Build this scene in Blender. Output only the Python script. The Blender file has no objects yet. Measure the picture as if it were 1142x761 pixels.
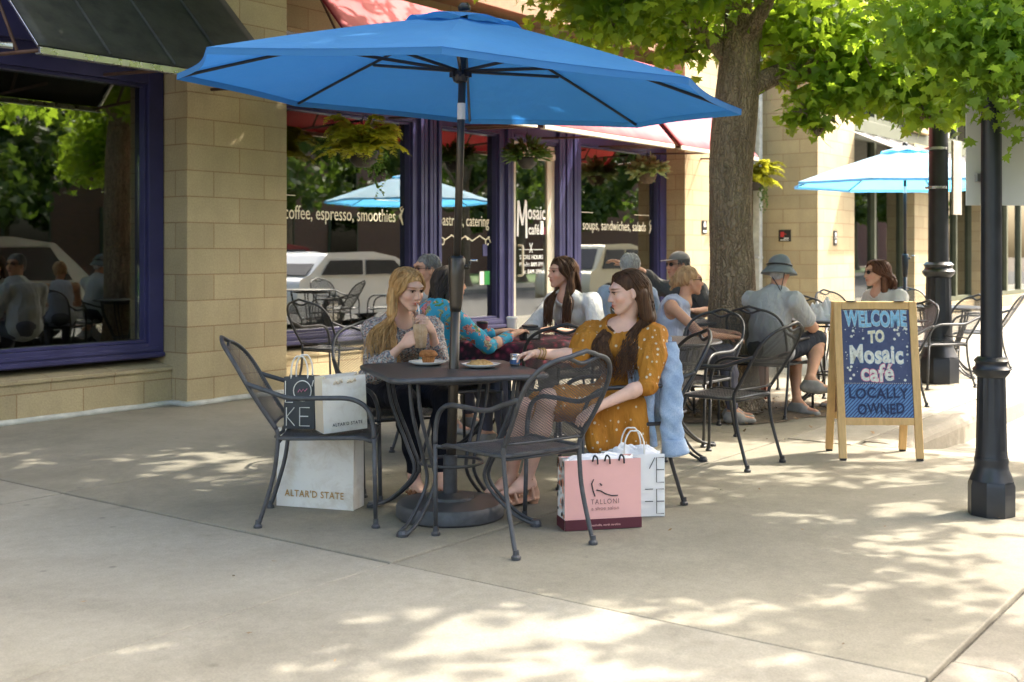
import bpy, bmesh, math, random
import numpy as np
from mathutils import Vector, Matrix, Euler
R = math.radians
PI = math.pi
random.seed(7)
rng = np.random.default_rng(11)
S = bpy.context.scene
C = S.collection

# ------------------------------------------------------------------ camera
F, CX, HY, EYE = 1300.0, 571.0, 282.0, 1.3
cam_d = bpy.data.cameras.new("camera"); cam = bpy.data.objects.new("camera", cam_d); C.objects.link(cam)
cam.location = (0, 0, EYE); cam.rotation_euler = (R(90), 0, 0)
cam_d.sensor_width = 36; cam_d.lens = 36 * F / 1142; cam_d.shift_y = -(380.5 - HY) / 1142
cam_d.clip_start = 0.05; cam_d.clip_end = 900
cam_d.dof.use_dof = True; cam_d.dof.focus_distance = 6.0; cam_d.dof.aperture_fstop = 3.6
S.camera = cam

# ------------------------------------------------------------------ light
SUN_AZ, SUN_EL = R(20), R(48)          # azimuth from +X towards +Y
SUN_STRENGTH, SKY_STRENGTH, EXPOSURE = 2.0, 0.15, 2.58
W = bpy.data.worlds.new("World"); S.world = W; W.use_nodes = True
wn = W.node_tree.nodes; wl = W.node_tree.links
sky = wn.new("ShaderNodeTexSky"); sky.sky_type = 'NISHITA'; sky.sun_disc = False
sky.sun_elevation = SUN_EL; sky.sun_rotation = PI / 2 - SUN_AZ
sky.air_density = 1.0; sky.dust_density = 6.0; sky.ozone_density = 0.0
wn["Background"].inputs[1].default_value = SKY_STRENGTH
wl.new(sky.outputs[0], wn["Background"].inputs[0])
sd = bpy.data.lights.new("sun", 'SUN'); sd.energy = SUN_STRENGTH; sd.angle = R(0.55); sd.color = (1.0, 0.93, 0.80)
sun = bpy.data.objects.new("sun", sd); C.objects.link(sun)
sdir = Vector((math.cos(SUN_EL) * math.cos(SUN_AZ), math.cos(SUN_EL) * math.sin(SUN_AZ), math.sin(SUN_EL)))
sun.rotation_euler = sdir.to_track_quat('Z', 'Y').to_euler(); sun.location = sdir * 60
S.view_settings.view_transform = 'Standard'; S.view_settings.look = 'None'
S.view_settings.gamma = 1; S.view_settings.use_curve_mapping = False
S.view_settings.exposure = EXPOSURE
S.render.engine = 'CYCLES'
S.cycles.max_bounces = 10; S.cycles.diffuse_bounces = 6; S.cycles.transparent_max_bounces = 24; S.cycles.caustics_reflective = False; S.cycles.caustics_refractive = False
S.cycles.use_denoising = True

# ------------------------------------------------------------------ helpers
def tag(o, label=None, cat=None, group=None, kind=None):
    if label: o["label"] = label
    if cat: o["category"] = cat
    if group: o["group"] = group
    if kind: o["kind"] = kind
    return o
def thing(name, label, cat, loc=(0, 0, 0), rz=0.0, group=None):
    o = bpy.data.objects.new(name, None); C.objects.link(o); o.empty_display_size = 0.1
    o.location = loc; o.rotation_euler = (0, 0, rz)
    return tag(o, label, cat, group)
def dup(root, loc=None, rz=None, label=None, group=None, skip=()):
    r = root.copy(); C.objects.link(r)
    if loc is not None: r.location = loc
    if rz is not None: r.rotation_euler = (0, 0, rz)
    if label: r["label"] = label
    if group: r["group"] = group
    for ch in list(root.children):
        if ch.name.split('.')[0] in skip: continue
        c = ch.copy(); C.objects.link(c); c.parent = r
        for g in list(ch.children):
            d = g.copy(); C.objects.link(d); d.parent = c
    return r
def gp(px, py):                      # photograph pixel -> ground point
    Y = EYE * F / (py - HY); return ((px - CX) * Y / F, Y)
def at(px, py, Y):                   # photograph pixel at depth Y -> world point
    return Vector(((px - CX) * Y / F, Y, EYE - (py - HY) * Y / F))
def catmull(pts, n=6, closed=False):
    P = [np.array(p, float) for p in pts]
    if len(P) < 3: return P
    out = []
    N = len(P); rngI = range(N if closed else N - 1)
    for i in rngI:
        if closed: p0, p1, p2, p3 = P[(i - 1) % N], P[i], P[(i + 1) % N], P[(i + 2) % N]
        else:
            p1, p2 = P[i], P[i + 1]
            p0 = P[i - 1] if i > 0 else 2 * p1 - p2
            p3 = P[i + 2] if i + 2 < N else 2 * p2 - p1
        for k in range(n):
            t = k / n
            out.append(0.5 * ((2 * p1) + (-p0 + p2) * t + (2 * p0 - 5 * p1 + 4 * p2 - p3) * t * t + (-p0 + 3 * p1 - 3 * p2 + p3) * t ** 3))
    if not closed: out.append(P[-1])
    return out
class MB:
    """collects shapes, links them as ONE mesh object"""
    def __init__(s): s.v = []; s.f = []; s.m = []; s.n = 0
    def add(s, verts, faces, mi=0):
        s.v.append(np.asarray(verts, float).reshape(-1, 3)); b = s.n
        s.f.extend([tuple(b + i for i in f) for f in faces]); s.m.extend([mi] * len(faces)); s.n += len(s.v[-1])
    def box(s, x0, x1, y0, y1, z0, z1, mi=0, M=None):
        v = np.array([(x0, y0, z0), (x1, y0, z0), (x1, y1, z0), (x0, y1, z0), (x0, y0, z1), (x1, y0, z1), (x1, y1, z1), (x0, y1, z1)], float)
        if M is not None: v = np.array([M @ Vector(p) for p in v])
        s.add(v, [(0, 3, 2, 1), (4, 5, 6, 7), (0, 1, 5, 4), (1, 2, 6, 5), (2, 3, 7, 6), (3, 0, 4, 7)], mi)
    def quad(s, a, b, c, d, mi=0): s.add([a, b, c, d], [(0, 1, 2, 3)], mi)
    def prism(s, poly, z0, z1, mi=0):
        n = len(poly)
        v = [(p[0], p[1], z0) for p in poly] + [(p[0], p[1], z1) for p in poly]
        s.add(v, [tuple(range(n))[::-1], tuple(range(n, 2 * n))] + [(i, (i + 1) % n, n + (i + 1) % n, n + i) for i in range(n)], mi)
    def tube(s, pts, r, sides=8, closed=False, caps=True, mi=0, up=None, flat=1.0):
        P = [np.array(p, float) for p in pts]; n = len(P)
        rr = r if hasattr(r, '__len__') else [r] * n
        T = []
        for i in range(n):
            if closed: t = P[(i + 1) % n] - P[i - 1]
            else: t = P[min(i + 1, n - 1)] - P[max(i - 1, 0)]
            T.append(t / (np.linalg.norm(t) + 1e-12))
        ref = np.array(up if up is not None else ((0, 0, 1) if abs(T[0][2]) < 0.9 else (1, 0, 0)), float)
        N = ref - T[0] * ref.dot(T[0]); N /= np.linalg.norm(N)
        verts = []
        for i in range(n):
            N = N - T[i] * N.dot(T[i]); N /= (np.linalg.norm(N) + 1e-12); B = np.cross(T[i], N)
            for k in range(sides):
                a = 2 * PI * k / sides
                verts.append(P[i] + rr[i] * (math.cos(a) * N * flat + math.sin(a) * B))
        faces = []
        for i in range(n if closed else n - 1):
            j = (i + 1) % n
            for k in range(sides):
                l = (k + 1) % sides
                faces.append((i * sides + k, i * sides + l, j * sides + l, j * sides + k))
        if caps and not closed:
            faces.append(tuple(range(sides))[::-1]); faces.append(tuple((n - 1) * sides + k for k in range(sides)))
        s.add(verts, faces, mi)
    def lathe(s, prof, sides=24, c=(0, 0, 0), mi=0, flute=None):
        v = []; f = []; n = len(prof)
        for (r, z) in prof:
            for k in range(sides):
                a = 2 * PI * k / sides
                q = r
                if flute and flute(r, z) and k % 2: q = r * 0.93
                v.append((c[0] + q * math.cos(a), c[1] + q * math.sin(a), c[2] + z))
        for i in range(n - 1):
            for k in range(sides):
                l = (k + 1) % sides
                f.append((i * sides + k, i * sides + l, (i + 1) * sides + l, (i + 1) * sides + k))
        if prof[0][0] > 1e-5: f.append(tuple(range(sides))[::-1])
        if prof[-1][0] > 1e-5: f.append(tuple((n - 1) * sides + k for k in range(sides)))
        s.add(v, f, mi)
    def grid(s, fn, nu, nv, mi=0):
        v = [fn(i / nu, j / nv) for j in range(nv + 1) for i in range(nu + 1)]
        s.add(v, [(j * (nu + 1) + i, j * (nu + 1) + i + 1, (j + 1) * (nu + 1) + i + 1, (j + 1) * (nu + 1) + i) for j in range(nv) for i in range(nu)], mi)
    def mesh(s, name, mats, smooth=False, uvbox=False):
        me = bpy.data.meshes.new(name)
        V = np.concatenate(s.v) if s.v else np.zeros((0, 3))
        me.from_pydata(V.tolist(), [], s.f)
        for m in (mats if isinstance(mats, (list, tuple)) else [mats]): me.materials.append(m)
        me.polygons.foreach_set("material_index", s.m)
        if smooth: me.polygons.foreach_set("use_smooth", [True] * len(me.polygons))
        if uvbox: uv_box(me)
        me.update(); return me
    def build(s, name, mats, parent=None, smooth=False, uvbox=False, bevel=0, solid=0, loc=None, sharp=None):
        o = bpy.data.objects.new(name, s.mesh(name, mats, smooth, uvbox)); C.objects.link(o)
        if parent: o.parent = parent
        if loc: o.location = loc
        if sharp is not None:
            o.data.polygons.foreach_set("use_smooth", [True] * len(o.data.polygons)); o.data.set_sharp_from_angle(angle=R(sharp))
        if solid:
            m = o.modifiers.new("thickness", 'SOLIDIFY'); m.thickness = solid; m.offset = 0
        if bevel:
            m = o.modifiers.new("bevel", 'BEVEL'); m.width = bevel; m.segments = 2; m.limit_method = 'ANGLE'; m.angle_limit = R(40)
        return o
def uv_box(me):
    uv = me.uv_layers.new(name="UVMap"); vs = me.vertices
    for p in me.polygons:
        n = p.normal; ax, ay, az = abs(n.x), abs(n.y), abs(n.z)
        for li in p.loop_indices:
            co = vs[me.loops[li].vertex_index].co
            if az >= ax and az >= ay: t = (co.x, co.y)
            elif ay >= ax: t = (co.x, co.z)
            else: t = (co.y + 0.13, co.z)
            uv.data[li].uv = t
DG = None
def text_mesh(body, size, mat, parent, M, name="lettering", xs=1.0, offset=0.0, shear=0.0, depth=0.0008, align='LEFT', spacing=1.0):
    cu = bpy.data.curves.new(name, 'FONT'); cu.body = body; cu.size = size; cu.offset = offset; cu.shear = shear
    cu.extrude = depth; cu.align_x = align; cu.space_character = spacing; cu.resolution_u = 3
    t = bpy.data.objects.new(name, cu); C.objects.link(t)
    dg = bpy.context.evaluated_depsgraph_get(); dg.update()
    me = bpy.data.meshes.new_from_object(t.evaluated_get(dg)); me.name = name
    bpy.data.objects.remove(t); bpy.data.curves.remove(cu)
    me.transform(M @ Matrix.Diagonal((xs, 1, 1, 1)))
    me.materials.clear(); me.materials.append(mat)
    o = bpy.data.objects.new(name, me); C.objects.link(o)
    if parent: o.parent = parent
    return o
def join_text(objs, name):            # several lettering meshes of one part -> one mesh
    bm = bmesh.new()
    for o in objs: bm.from_mesh(o.data)
    me = objs[0].data; bm.to_mesh(me); bm.free()
    for o in objs[1:]: bpy.data.objects.remove(o)
    objs[0].name = name; return objs[0]

# ------------------------------------------------------------------ materials
class NT:
    def __init__(s, name):
        s.m = bpy.data.materials.new(name); s.m.use_nodes = True; s.t = s.m.node_tree
        s.t.nodes.clear(); s.out = s.n("ShaderNodeOutputMaterial")
    def n(s, typ, **kw):
        nd = s.t.nodes.new(typ)
        for k, v in kw.items():
            if k in ('inp',):
                for kk, vv in v.items():
                    if isinstance(vv, bpy.types.NodeSocket): s.t.links.new(vv, nd.inputs[kk])
                    else: nd.inputs[kk].default_value = vv
            else: setattr(nd, k, v)
        return nd
    def link(s, a, b): s.t.links.new(a, b)
    def coord(s, which='Object'): return s.n("ShaderNodeTexCoord").outputs[which]
    def noise(s, vec, scale, detail=4, rough=0.55, dist=0.0):
        return s.n("ShaderNodeTexNoise", inp={'Vector': vec, 'Scale': scale, 'Detail': detail, 'Roughness': rough, 'Distortion': dist}).outputs['Fac']
    def ramp(s, fac, stops):
        nd = s.n("ShaderNodeValToRGB", inp={'Fac': fac}); e = nd.color_ramp.elements
        while len(e) < len(stops): e.new(0.5)
        for i, (p, c) in enumerate(stops):
            e[i].position = p; e[i].color = (*c, 1) if len(c) == 3 else c
        return nd.outputs['Color']
    def mix(s, fac, a, b, mode='MIX'):
        nd = s.n("ShaderNodeMix", data_type='RGBA', blend_type=mode)
        for key, v in ((0, fac), (6, a), (7, b)):
            if isinstance(v, bpy.types.NodeSocket): s.t.links.new(v, nd.inputs[key])
            elif key == 0: nd.inputs[0].default_value = v
            else: nd.inputs[key].default_value = (*v, 1) if len(v) == 3 else v
        return nd.outputs[2]
    def math(s, op, a, b=0.0, clamp=False):
        nd = s.n("ShaderNodeMath", operation=op, use_clamp=clamp)
        for i, v in enumerate((a, b)):
            if isinstance(v, bpy.types.NodeSocket): s.t.links.new(v, nd.inputs[i])
            else: nd.inputs[i].default_value = v
        return nd.outputs[0]
    def mapping(s, vec, scale=(1, 1, 1), rot=(0, 0, 0), loc=(0, 0, 0)):
        return s.n("ShaderNodeMapping", inp={'Vector': vec, 'Scale': scale, 'Rotation': rot, 'Location': loc}).outputs[0]
    def bump(s, h, strength=0.3, dist=0.01, normal=None):
        nd = s.n("ShaderNodeBump", inp={'Height': h, 'Strength': strength, 'Distance': dist})
        if normal is not None: s.link(normal, nd.inputs['Normal'])
        return nd.outputs[0]
    def bsdf(s, color, rough=0.6, metal=0.0, normal=None, spec=0.4, **kw):
        nd = s.n("ShaderNodeBsdfPrincipled")
        if isinstance(color, bpy.types.NodeSocket): s.link(color, nd.inputs['Base Color'])
        else: nd.inputs['Base Color'].default_value = (*color, 1)
        if isinstance(rough, bpy.types.NodeSocket): s.link(rough, nd.inputs['Roughness'])
        else: nd.inputs['Roughness'].default_value = rough
        nd.inputs['Metallic'].default_value = metal; nd.inputs['Specular IOR Level'].default_value = spec
        if normal is not None: s.link(normal, nd.inputs['Normal'])
        for k, v in kw.items(): nd.inputs[k].default_value = v
        return nd.outputs[0]
    def done(s, sh): s.link(sh, s.out.inputs[0]); return s.m

def plain(name, col, rough=0.5, var=0.15, scale=8, bump=0.0, bscale=60, metal=0, spec=0.4, coord='Object'):
    t = NT(name); v = t.coord(coord)
    n = t.noise(v, scale, 5)
    c = t.ramp(n, [(0.3, tuple(x * (1 - var) for x in col)), (0.7, tuple(min(1, x * (1 + var)) for x in col))])
    rn = t.math('ADD', t.math('MULTIPLY', n, 0.2), rough - 0.1)
    nm = t.bump(t.noise(v, bscale, 4), bump, 0.004) if bump else None
    return t.done(t.bsdf(c, rn, metal, nm, spec))
def fabric(name, col, var=0.12, weave=900, fold=0.0, rough=0.85, transl=0.0, tcol=None):
    t = NT(name); v = t.coord()
    n = t.noise(v, 9, 4); n2 = t.noise(v, weave * 0.25, 2)
    c = t.ramp(t.math('ADD', t.math('MULTIPLY', n, 0.7), t.math('MULTIPLY', n2, 0.3)), [(0.3, tuple(x * (1 - var) for x in col)), (0.7, tuple(min(1, x * (1 + var)) for x in col))])
    nm = t.bump(n2, 0.25, 0.002)
    if fold: nm = t.bump(t.noise(t.mapping(v, (1, 1, 0.35)), 22, 3, 0.5, 0.6), min(1, fold * 2), 0.03, nm)
    b = t.bsdf(c, rough, 0, nm, 0.2)
    if transl:
        tr = t.n("ShaderNodeBsdfTranslucent", inp={'Color': (*(tcol or col), 1)}).outputs[0]
        b = t.n("ShaderNodeMixShader", inp={0: transl, 1: b, 2: tr}).outputs[0]
    return t.done(b)

M = {}
def block_mat():
    t = NT("tan_block"); uv = t.coord('UV')
    br = t.n("ShaderNodeTexBrick", offset=0.5, inp={'Vector': uv, 'Scale': 1.0, 'Mortar Size': 0.006, 'Mortar Smooth': 0.25, 'Bias': -0.2, 'Brick Width': 0.57, 'Row Height': 0.2225})
    br.inputs['Color1'].default_value = (0.44, 0.365, 0.225, 1); br.inputs['Color2'].default_value = (0.35, 0.29, 0.178, 1); br.inputs['Mortar'].default_value = (0.31, 0.22, 0.125, 1)
    o = t.coord(); n1 = t.noise(o, 2.2, 5); n2 = t.noise(o, 70, 3)
    c = t.mix(0.5, br.outputs['Color'], t.ramp(n1, [(0.3, (0.75, 0.74, 0.72)), (0.7, (1.12, 1.1, 1.05))]), 'MULTIPLY')
    c = t.mix(0.45, c, t.ramp(n2, [(0.35, (0.78, 0.78, 0.78)), (0.65, (1.18, 1.18, 1.18))]), 'MULTIPLY')
    st = t.noise(t.mapping(o, (1.6, 1.6, 0.35)), 2.0, 5, 0.65)                       # weather streaks
    c = t.mix(t.ramp(st, [(0.5, (0, 0, 0)), (0.8, (0.4, 0.4, 0.4))]), c, (0.25, 0.21, 0.14), 'MIX')
    h = t.math('ADD', t.math('MULTIPLY', br.outputs['Fac'], -1.0), t.math('MULTIPLY', n2, 0.35))
    return t.done(t.bsdf(c, 0.88, 0, t.bump(h, 0.55, 0.008), 0.2))
M['block'] = block_mat()
def concrete_mat(name, base, kind=0):
    t = NT(name); o = t.coord()
    n1 = t.noise(o, 0.45, 6, 0.62, 0.4); n2 = t.noise(o, 3.0, 6, 0.65); n3 = t.noise(o, 130, 3); n4 = t.noise(o, 22, 5, 0.6)
    b = base
    c = t.ramp(n1, [(0.30, tuple(x * 0.70 for x in b)), (0.5, b), (0.72, tuple(x * 1.16 for x in b))])
    c = t.mix(0.6, c, t.ramp(n2, [(0.3, (0.82, 0.81, 0.79)), (0.7, (1.12, 1.12, 1.12))]), 'MULTIPLY')
    c = t.mix(0.4, c, t.ramp(n4, [(0.35, (0.86, 0.86, 0.85)), (0.65, (1.1, 1.1, 1.1))]), 'MULTIPLY')
    c = t.mix(0.5, c, t.ramp(n3, [(0.3, (0.72, 0.72, 0.72)), (0.7, (1.2, 1.2, 1.2))]), 'MULTIPLY')
    vo = t.n("ShaderNodeTexVoronoi", feature='F1', inp={'Vector': o, 'Scale': 3.2, 'Randomness': 1.0}).outputs['Distance']   # gum and oil spots
    c = t.mix(t.ramp(vo, [(0.03, (0.5, 0.5, 0.5)), (0.075, (0, 0, 0))]), c, (0.10, 0.095, 0.08))
    sp = t.noise(o, 1.2, 7, 0.75, 1.0)
    c = t.mix(t.ramp(sp, [(0.54, (0, 0, 0)), (0.70, (0.45, 0.45, 0.45))]), c, (0.15, 0.135, 0.105))
    dv = t.mix(.12, o, t.n("ShaderNodeTexNoise", inp={'Vector': o, 'Scale': 3.0, 'Detail': 5.0}).outputs['Color'])
    ce = t.n("ShaderNodeTexVoronoi", feature='DISTANCE_TO_EDGE', inp={'Vector': dv, 'Scale': .55}).outputs['Distance']
    cm = t.math('MULTIPLY', t.ramp(ce, [(.0, (1, 1, 1)), (.0035, (0, 0, 0))]), t.ramp(t.noise(o, .5, 2), [(.66, (0, 0, 0)), (.72, (1, 1, 1))]))
    c = t.mix(cm, c, (.09, .08, .065))
    nm = t.bump(n3, 0.25, 0.003, t.bump(n4, 0.25, 0.006))
    return t.done(t.bsdf(c, 0.86, 0, nm, 0.25))
M['concrete'] = concrete_mat("sidewalk_concrete", (0.278, 0.260, 0.214))
M['dark_concrete'] = concrete_mat("darker_sidewalk_concrete", (0.240, 0.222, 0.176))  # darker, browner tone for part of the slabs
M['kerb'] = concrete_mat("kerb_concrete", (0.235, 0.215, 0.175))
M['joint'] = plain("joint_dirt", (0.055, 0.05, 0.04), 0.95, 0.4, 30, 0.5)
M['asphalt'] = plain("asphalt", (0.055, 0.054, 0.052), 0.9, 0.3, 40, 0.5, 200)
M['soil'] = plain("soil", (0.10, 0.075, 0.05), 0.95, 0.5, 25, 0.8, 60)
M['frame'] = plain("violet_paint", (0.042, 0.041, 0.120), 0.38, 0.14, 5, 0.05, 30)
M['cream'] = plain("cream_paint", (0.62, 0.57, 0.45), 0.45, 0.1, 5)
M['grey_seal'] = plain("grey_sealant", (0.45, 0.46, 0.42), 0.8, 0.2, 10, 0.3)
M['iron'] = plain("wrought_iron", (0.030, 0.031, 0.034), 0.42, 0.25, 30, 0.06, 120, 0.0, 0.5)
M['iron_grey'] = plain("weathered_iron", (0.052, 0.055, 0.062), 0.45, 0.3, 25, 0.08, 120, 0.0, 0.5)
M['rust'] = plain("worn_iron_edge", (0.10, 0.085, 0.06), 0.6, 0.4, 30)
M['lamp'] = plain("lamp_post_paint", (0.016, 0.018, 0.022), 0.36, 0.25, 9, 0.06, 50, 0.0, 0.5)
M['bronze'] = plain("bronze_pole", (0.075, 0.065, 0.055), 0.35, 0.12, 9, 0.0, 50, 0.6, 0.5)
M['chrome'] = plain("satin_aluminium", (0.55, 0.55, 0.56), 0.28, 0.1, 9, 0, 50, 0.9)
M['white_paint'] = plain("white_panel_paint", (0.66, 0.65, 0.60), 0.5, 0.06, 2)
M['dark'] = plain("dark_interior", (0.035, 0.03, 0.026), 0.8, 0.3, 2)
M['wood'] = None
def wood_mat(name, a, b, sc=14):
    t = NT(name); o = t.coord()
    n = t.noise(t.mapping(o, (1, 1, 0.06)), sc, 5, 0.6, 0.8); n2 = t.noise(t.mapping(o, (1, 1, 0.12)), sc * 7, 3)
    c = t.mix(0.35, t.ramp(n, [(0.3, a), (0.7, b)]), t.ramp(n2, [(0.3, (0.75, 0.75, 0.75)), (0.7, (1.15, 1.15, 1.15))]), 'MULTIPLY')
    return t.done(t.bsdf(c, 0.45, 0, t.bump(n2, 0.1, 0.002), 0.4))
M['wood'] = wood_mat("varnished_pine", (0.58, 0.36, 0.14), (0.74, 0.50, 0.23))
M['masonite'] = plain("hardboard", (0.22, 0.13, 0.07), 0.6, 0.15, 12)
def glass_mat(name, refl=0.5, tint=(0.85, 0.9, 0.86)):
    t = NT(name)
    tr = t.n("ShaderNodeBsdfTransparent", inp={'Color': (*tint, 1)}).outputs[0]
    o = t.coord(); nm = t.bump(t.noise(o, 0.8, 2), 0.02, 0.03)
    gl = t.n("ShaderNodeBsdfGlossy", inp={'Color': (0.92, 0.95, 0.93, 1), 'Roughness': 0.01, 'Normal': nm}).outputs[0]
    fr = t.n("ShaderNodeFresnel", inp={'IOR': 1.7}).outputs[0]
    fac = t.math('ADD', t.math('MULTIPLY', fr, 1.1), refl, True)
    return t.done(t.n("ShaderNodeMixShader", inp={0: fac, 1: tr, 2: gl}).outputs[0])
M['glass'] = glass_mat("shop_glass", 0.26)
M['glass_dark'] = glass_mat("tinted_glass", 0.11, (0.45, 0.5, 0.45))
M['letter'] = plain("cream_vinyl", (0.80, 0.74, 0.55), 0.5, 0.03, 5)
M['white_letter'] = plain("white_vinyl", (0.82, 0.81, 0.76), 0.5, 0.03, 5)
M['black_plastic'] = plain("black_plastic", (0.02, 0.02, 0.022), 0.4, 0.2, 10)
M['white_ceramic'] = plain("white_ceramic", (0.75, 0.74, 0.70), 0.2, 0.04, 5)

# facade-local frame: X along the shop front, Y into the building, Z up
FA = R(53.5)
FO = Vector((-2.756, 9.883, 0)); FU = Vector((math.cos(FA), math.sin(FA), 0)); FI = Vector((-FU.y, FU.x, 0))
def fw(X, d, z=0.0): return FO + FU * X + FI * d + Vector((0, 0, z))
# ------------------------------------------------------------------ ground
def lx(px, d):
    k = (px - CX) / F; p = FO + FI * d
    return (k * p.y - p.x) / (FU.x - k * FU.y)
def froot(name, **kw):
    o = bpy.data.objects.new(name, None)
ground = MB(); ground.quad((-150, -150, -0.32), (300, -150, -0.32), (300, 300, -0.32), (-150, 300, -0.32))
tag(ground.build("ground", M['soil']), kind='structure')
def place_local(o):
    o.location = FO; o.rotation_euler = (0, 0, FA); return o
JX, JS = -2.68, 4.08
side = MB()
side.box(-40, JX + JS, -7.0, 0.6, -0.10, -0.022, 1)
side.box(JX + JS, 60, -5.45, 0.6, -0.10, -0.0145, 1)
gap = 0.0065
drng = [0.6, -2.39, -4.78, -7.0]
for i in range(-9, 15):
    x0, x1 = JX + JS * i, JX + JS * (i + 1)
    for j in range(3):
        a, b = drng[j], drng[j + 1]
        if i >= 1 and j == 2: b = -5.25
        dz = 0.002 * math.sin(i * 3.1 + j * 2.3)
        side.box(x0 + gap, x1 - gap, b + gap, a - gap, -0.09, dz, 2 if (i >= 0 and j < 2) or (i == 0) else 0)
place_local(side.build("sidewalk", [M['concrete'], M['joint'], M['dark_concrete']], bevel=0.006, uvbox=False)); tag(bpy.data.objects["sidewalk"], kind='structure')
# kerb along the shop-side walk and along the foreground plaza
kb = MB()
def kerb_run(xs, d_in, d_out, zb, z=0.0, r=.045):
    w = abs(d_in - d_out)
    prof = [(d_in, zb), (d_in, z)]
    for k in range(6):
        a = PI / 2 * k / 5
        prof.append((d_out + r - r * math.sin(a), z - r + r * math.cos(a)))
    prof.append((d_out - 0.03, zb))
    n = len(prof)
    v = []; f = []
    for i, x in enumerate(xs):
        for (d, zz) in prof: v.append((x, d, zz))
    for i in range(len(xs) - 1):
        for k in range(n - 1): f.append((i * n + k, (i + 1) * n + k, (i + 1) * n + k + 1, i * n + k + 1))
    f.append(tuple(range(n))); f.append(tuple((len(xs) - 1) * n + k for k in range(n))[::-1])
    kb.add(v, f)
x = 1.62
while x < 55: kerb_run([x, x + 1.2, x + 2.43], -5.255, -5.50, -0.30, 0.0, .10); x += 2.44
x = -22.0
while x < 0.3: kerb_run([x, x + 1.2, x + 2.43], -7.012, -7.22, -0.3, -0.002 + 0.003 * math.sin(x)); x += 2.44
# rounded nose where the kerb starts
nose = MB(); 
pts = []
for k in range(9):
    a = PI / 2 + PI * k / 8
    pts.append((1.62 + 0.22 * math.cos(a), -5.3775 + 0.1225 * math.sin(a)))
nose.prism([(1.62, -5.255)] + pts[1:-1] + [(1.62, -5.50)], -0.25, -0.002)
o = place_local(kb.build("kerb", M['kerb'], bevel=0.008)); tag(o, kind='structure')
o = place_local(nose.build("kerb_nose", M['kerb'], bevel=0.03)); tag(o, kind='structure')
ap = MB()
xs = [1.405, 1.7, 2.1, 2.6, 3.2, 60]; zs = [-0.003, -0.03, -0.10, -0.16, -0.19, -0.19]
ap.grid(lambda u, v: (xs[int(round(u * 5))], -5.2 - 1.85 * v, zs[int(round(u * 5))] - 0.01 * v), 5, 1)
o = place_local(ap.build("apron", M['concrete'], solid=0)); tag(o, kind='structure')
st = MB(); st.box(-60, 90, -17.0, -7.02, -0.3, -0.16)
o = place_local(st.build("street", M['asphalt'])); tag(o, kind='structure')
ow = MB(); ow.box(-60, 90, -21.0, -17.01, -0.3, -0.02)
o = place_local(ow.build("opposite_sidewalk", M['concrete'])); tag(o, kind='structure')
M['lawn'] = plain("lawn", (0.06, 0.12, 0.025), 0.9, 0.4, 6, 0.6, 80)
la = MB(); la.box(-60, 90, -60, -21.02, -0.3, -0.01)
o = place_local(la.build("lawn", M['lawn'])); tag(o, kind='structure')
# planting soil round the street tree, with fallen litter
TREE = Vector((1.83, 9.66, 0))
so = MB(); pl = []
for k in range(40):
    a = 2 * PI * k / 40; r = 0.82 + 0.10 * math.sin(3 * a + 1) + 0.07 * random.uniform(-1, 1)
    pl.append((r * 1.12 * math.cos(a), r * 0.95 * math.sin(a)))
so.add([(0, 0, 0.03)] + [(p[0] * .6, p[1] * .6, 0.024) for p in pl] + [(p[0], p[1], 0.005) for p in pl],
       [(0, 1 + k, 1 + (k + 1) % 40) for k in range(40)] + [(1 + k, 41 + k, 41 + (k + 1) % 40, 1 + (k + 1) % 40) for k in range(40)])
o = so.build("tree_bed_soil", M['soil'], loc=(TREE.x, TREE.y, 0)); tag(o, kind='structure')
M['litter'] = plain("dry_leaf_litter", (0.20, 0.135, 0.07), 0.9, 0.5, 12)
li = MB()
for k in range(420):
    a = random.uniform(0, 2 * PI); r = abs(random.gauss(0.45, 0.4))
    x, y = TREE.x + r * math.cos(a) * 1.2, TREE.y + r * math.sin(a)
    s = random.uniform(0.012, 0.032); e = Euler((random.uniform(-.5, .5), random.uniform(-.5, .5), random.uniform(0, 6.28))).to_matrix()
    z = 0.012 + max(0, 0.03 * (1 - r)) + random.uniform(0, .012)
    q = [e @ Vector((px * s, py * s, 0)) + Vector((x, y, z)) for px, py in ((-1, -.35), (0, -.6), (1, 0), (0, .6))]
    li.add(q, [(0, 1, 2, 3)])
for k in range(45):                                     # stray bits over the pavement
    x, y = random.uniform(-3, 3.4), random.uniform(3.6, 8.6)
    s = random.uniform(0.006, 0.015); e = Euler((random.uniform(-.4, .4), random.uniform(-.4, .4), random.uniform(0, 6.28))).to_matrix()
    li.add([e @ Vector((px * s, py * s, 0)) + Vector((x, y, 0.011)) for px, py in ((-1, -.3), (0, -.5), (1, 0), (0, .5))], [(0, 1, 2, 3)])
tag(li.build("litter", M['litter']), "dry leaf litter scattered over the pavement and tree bed", "litter", kind='stuff')

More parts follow.
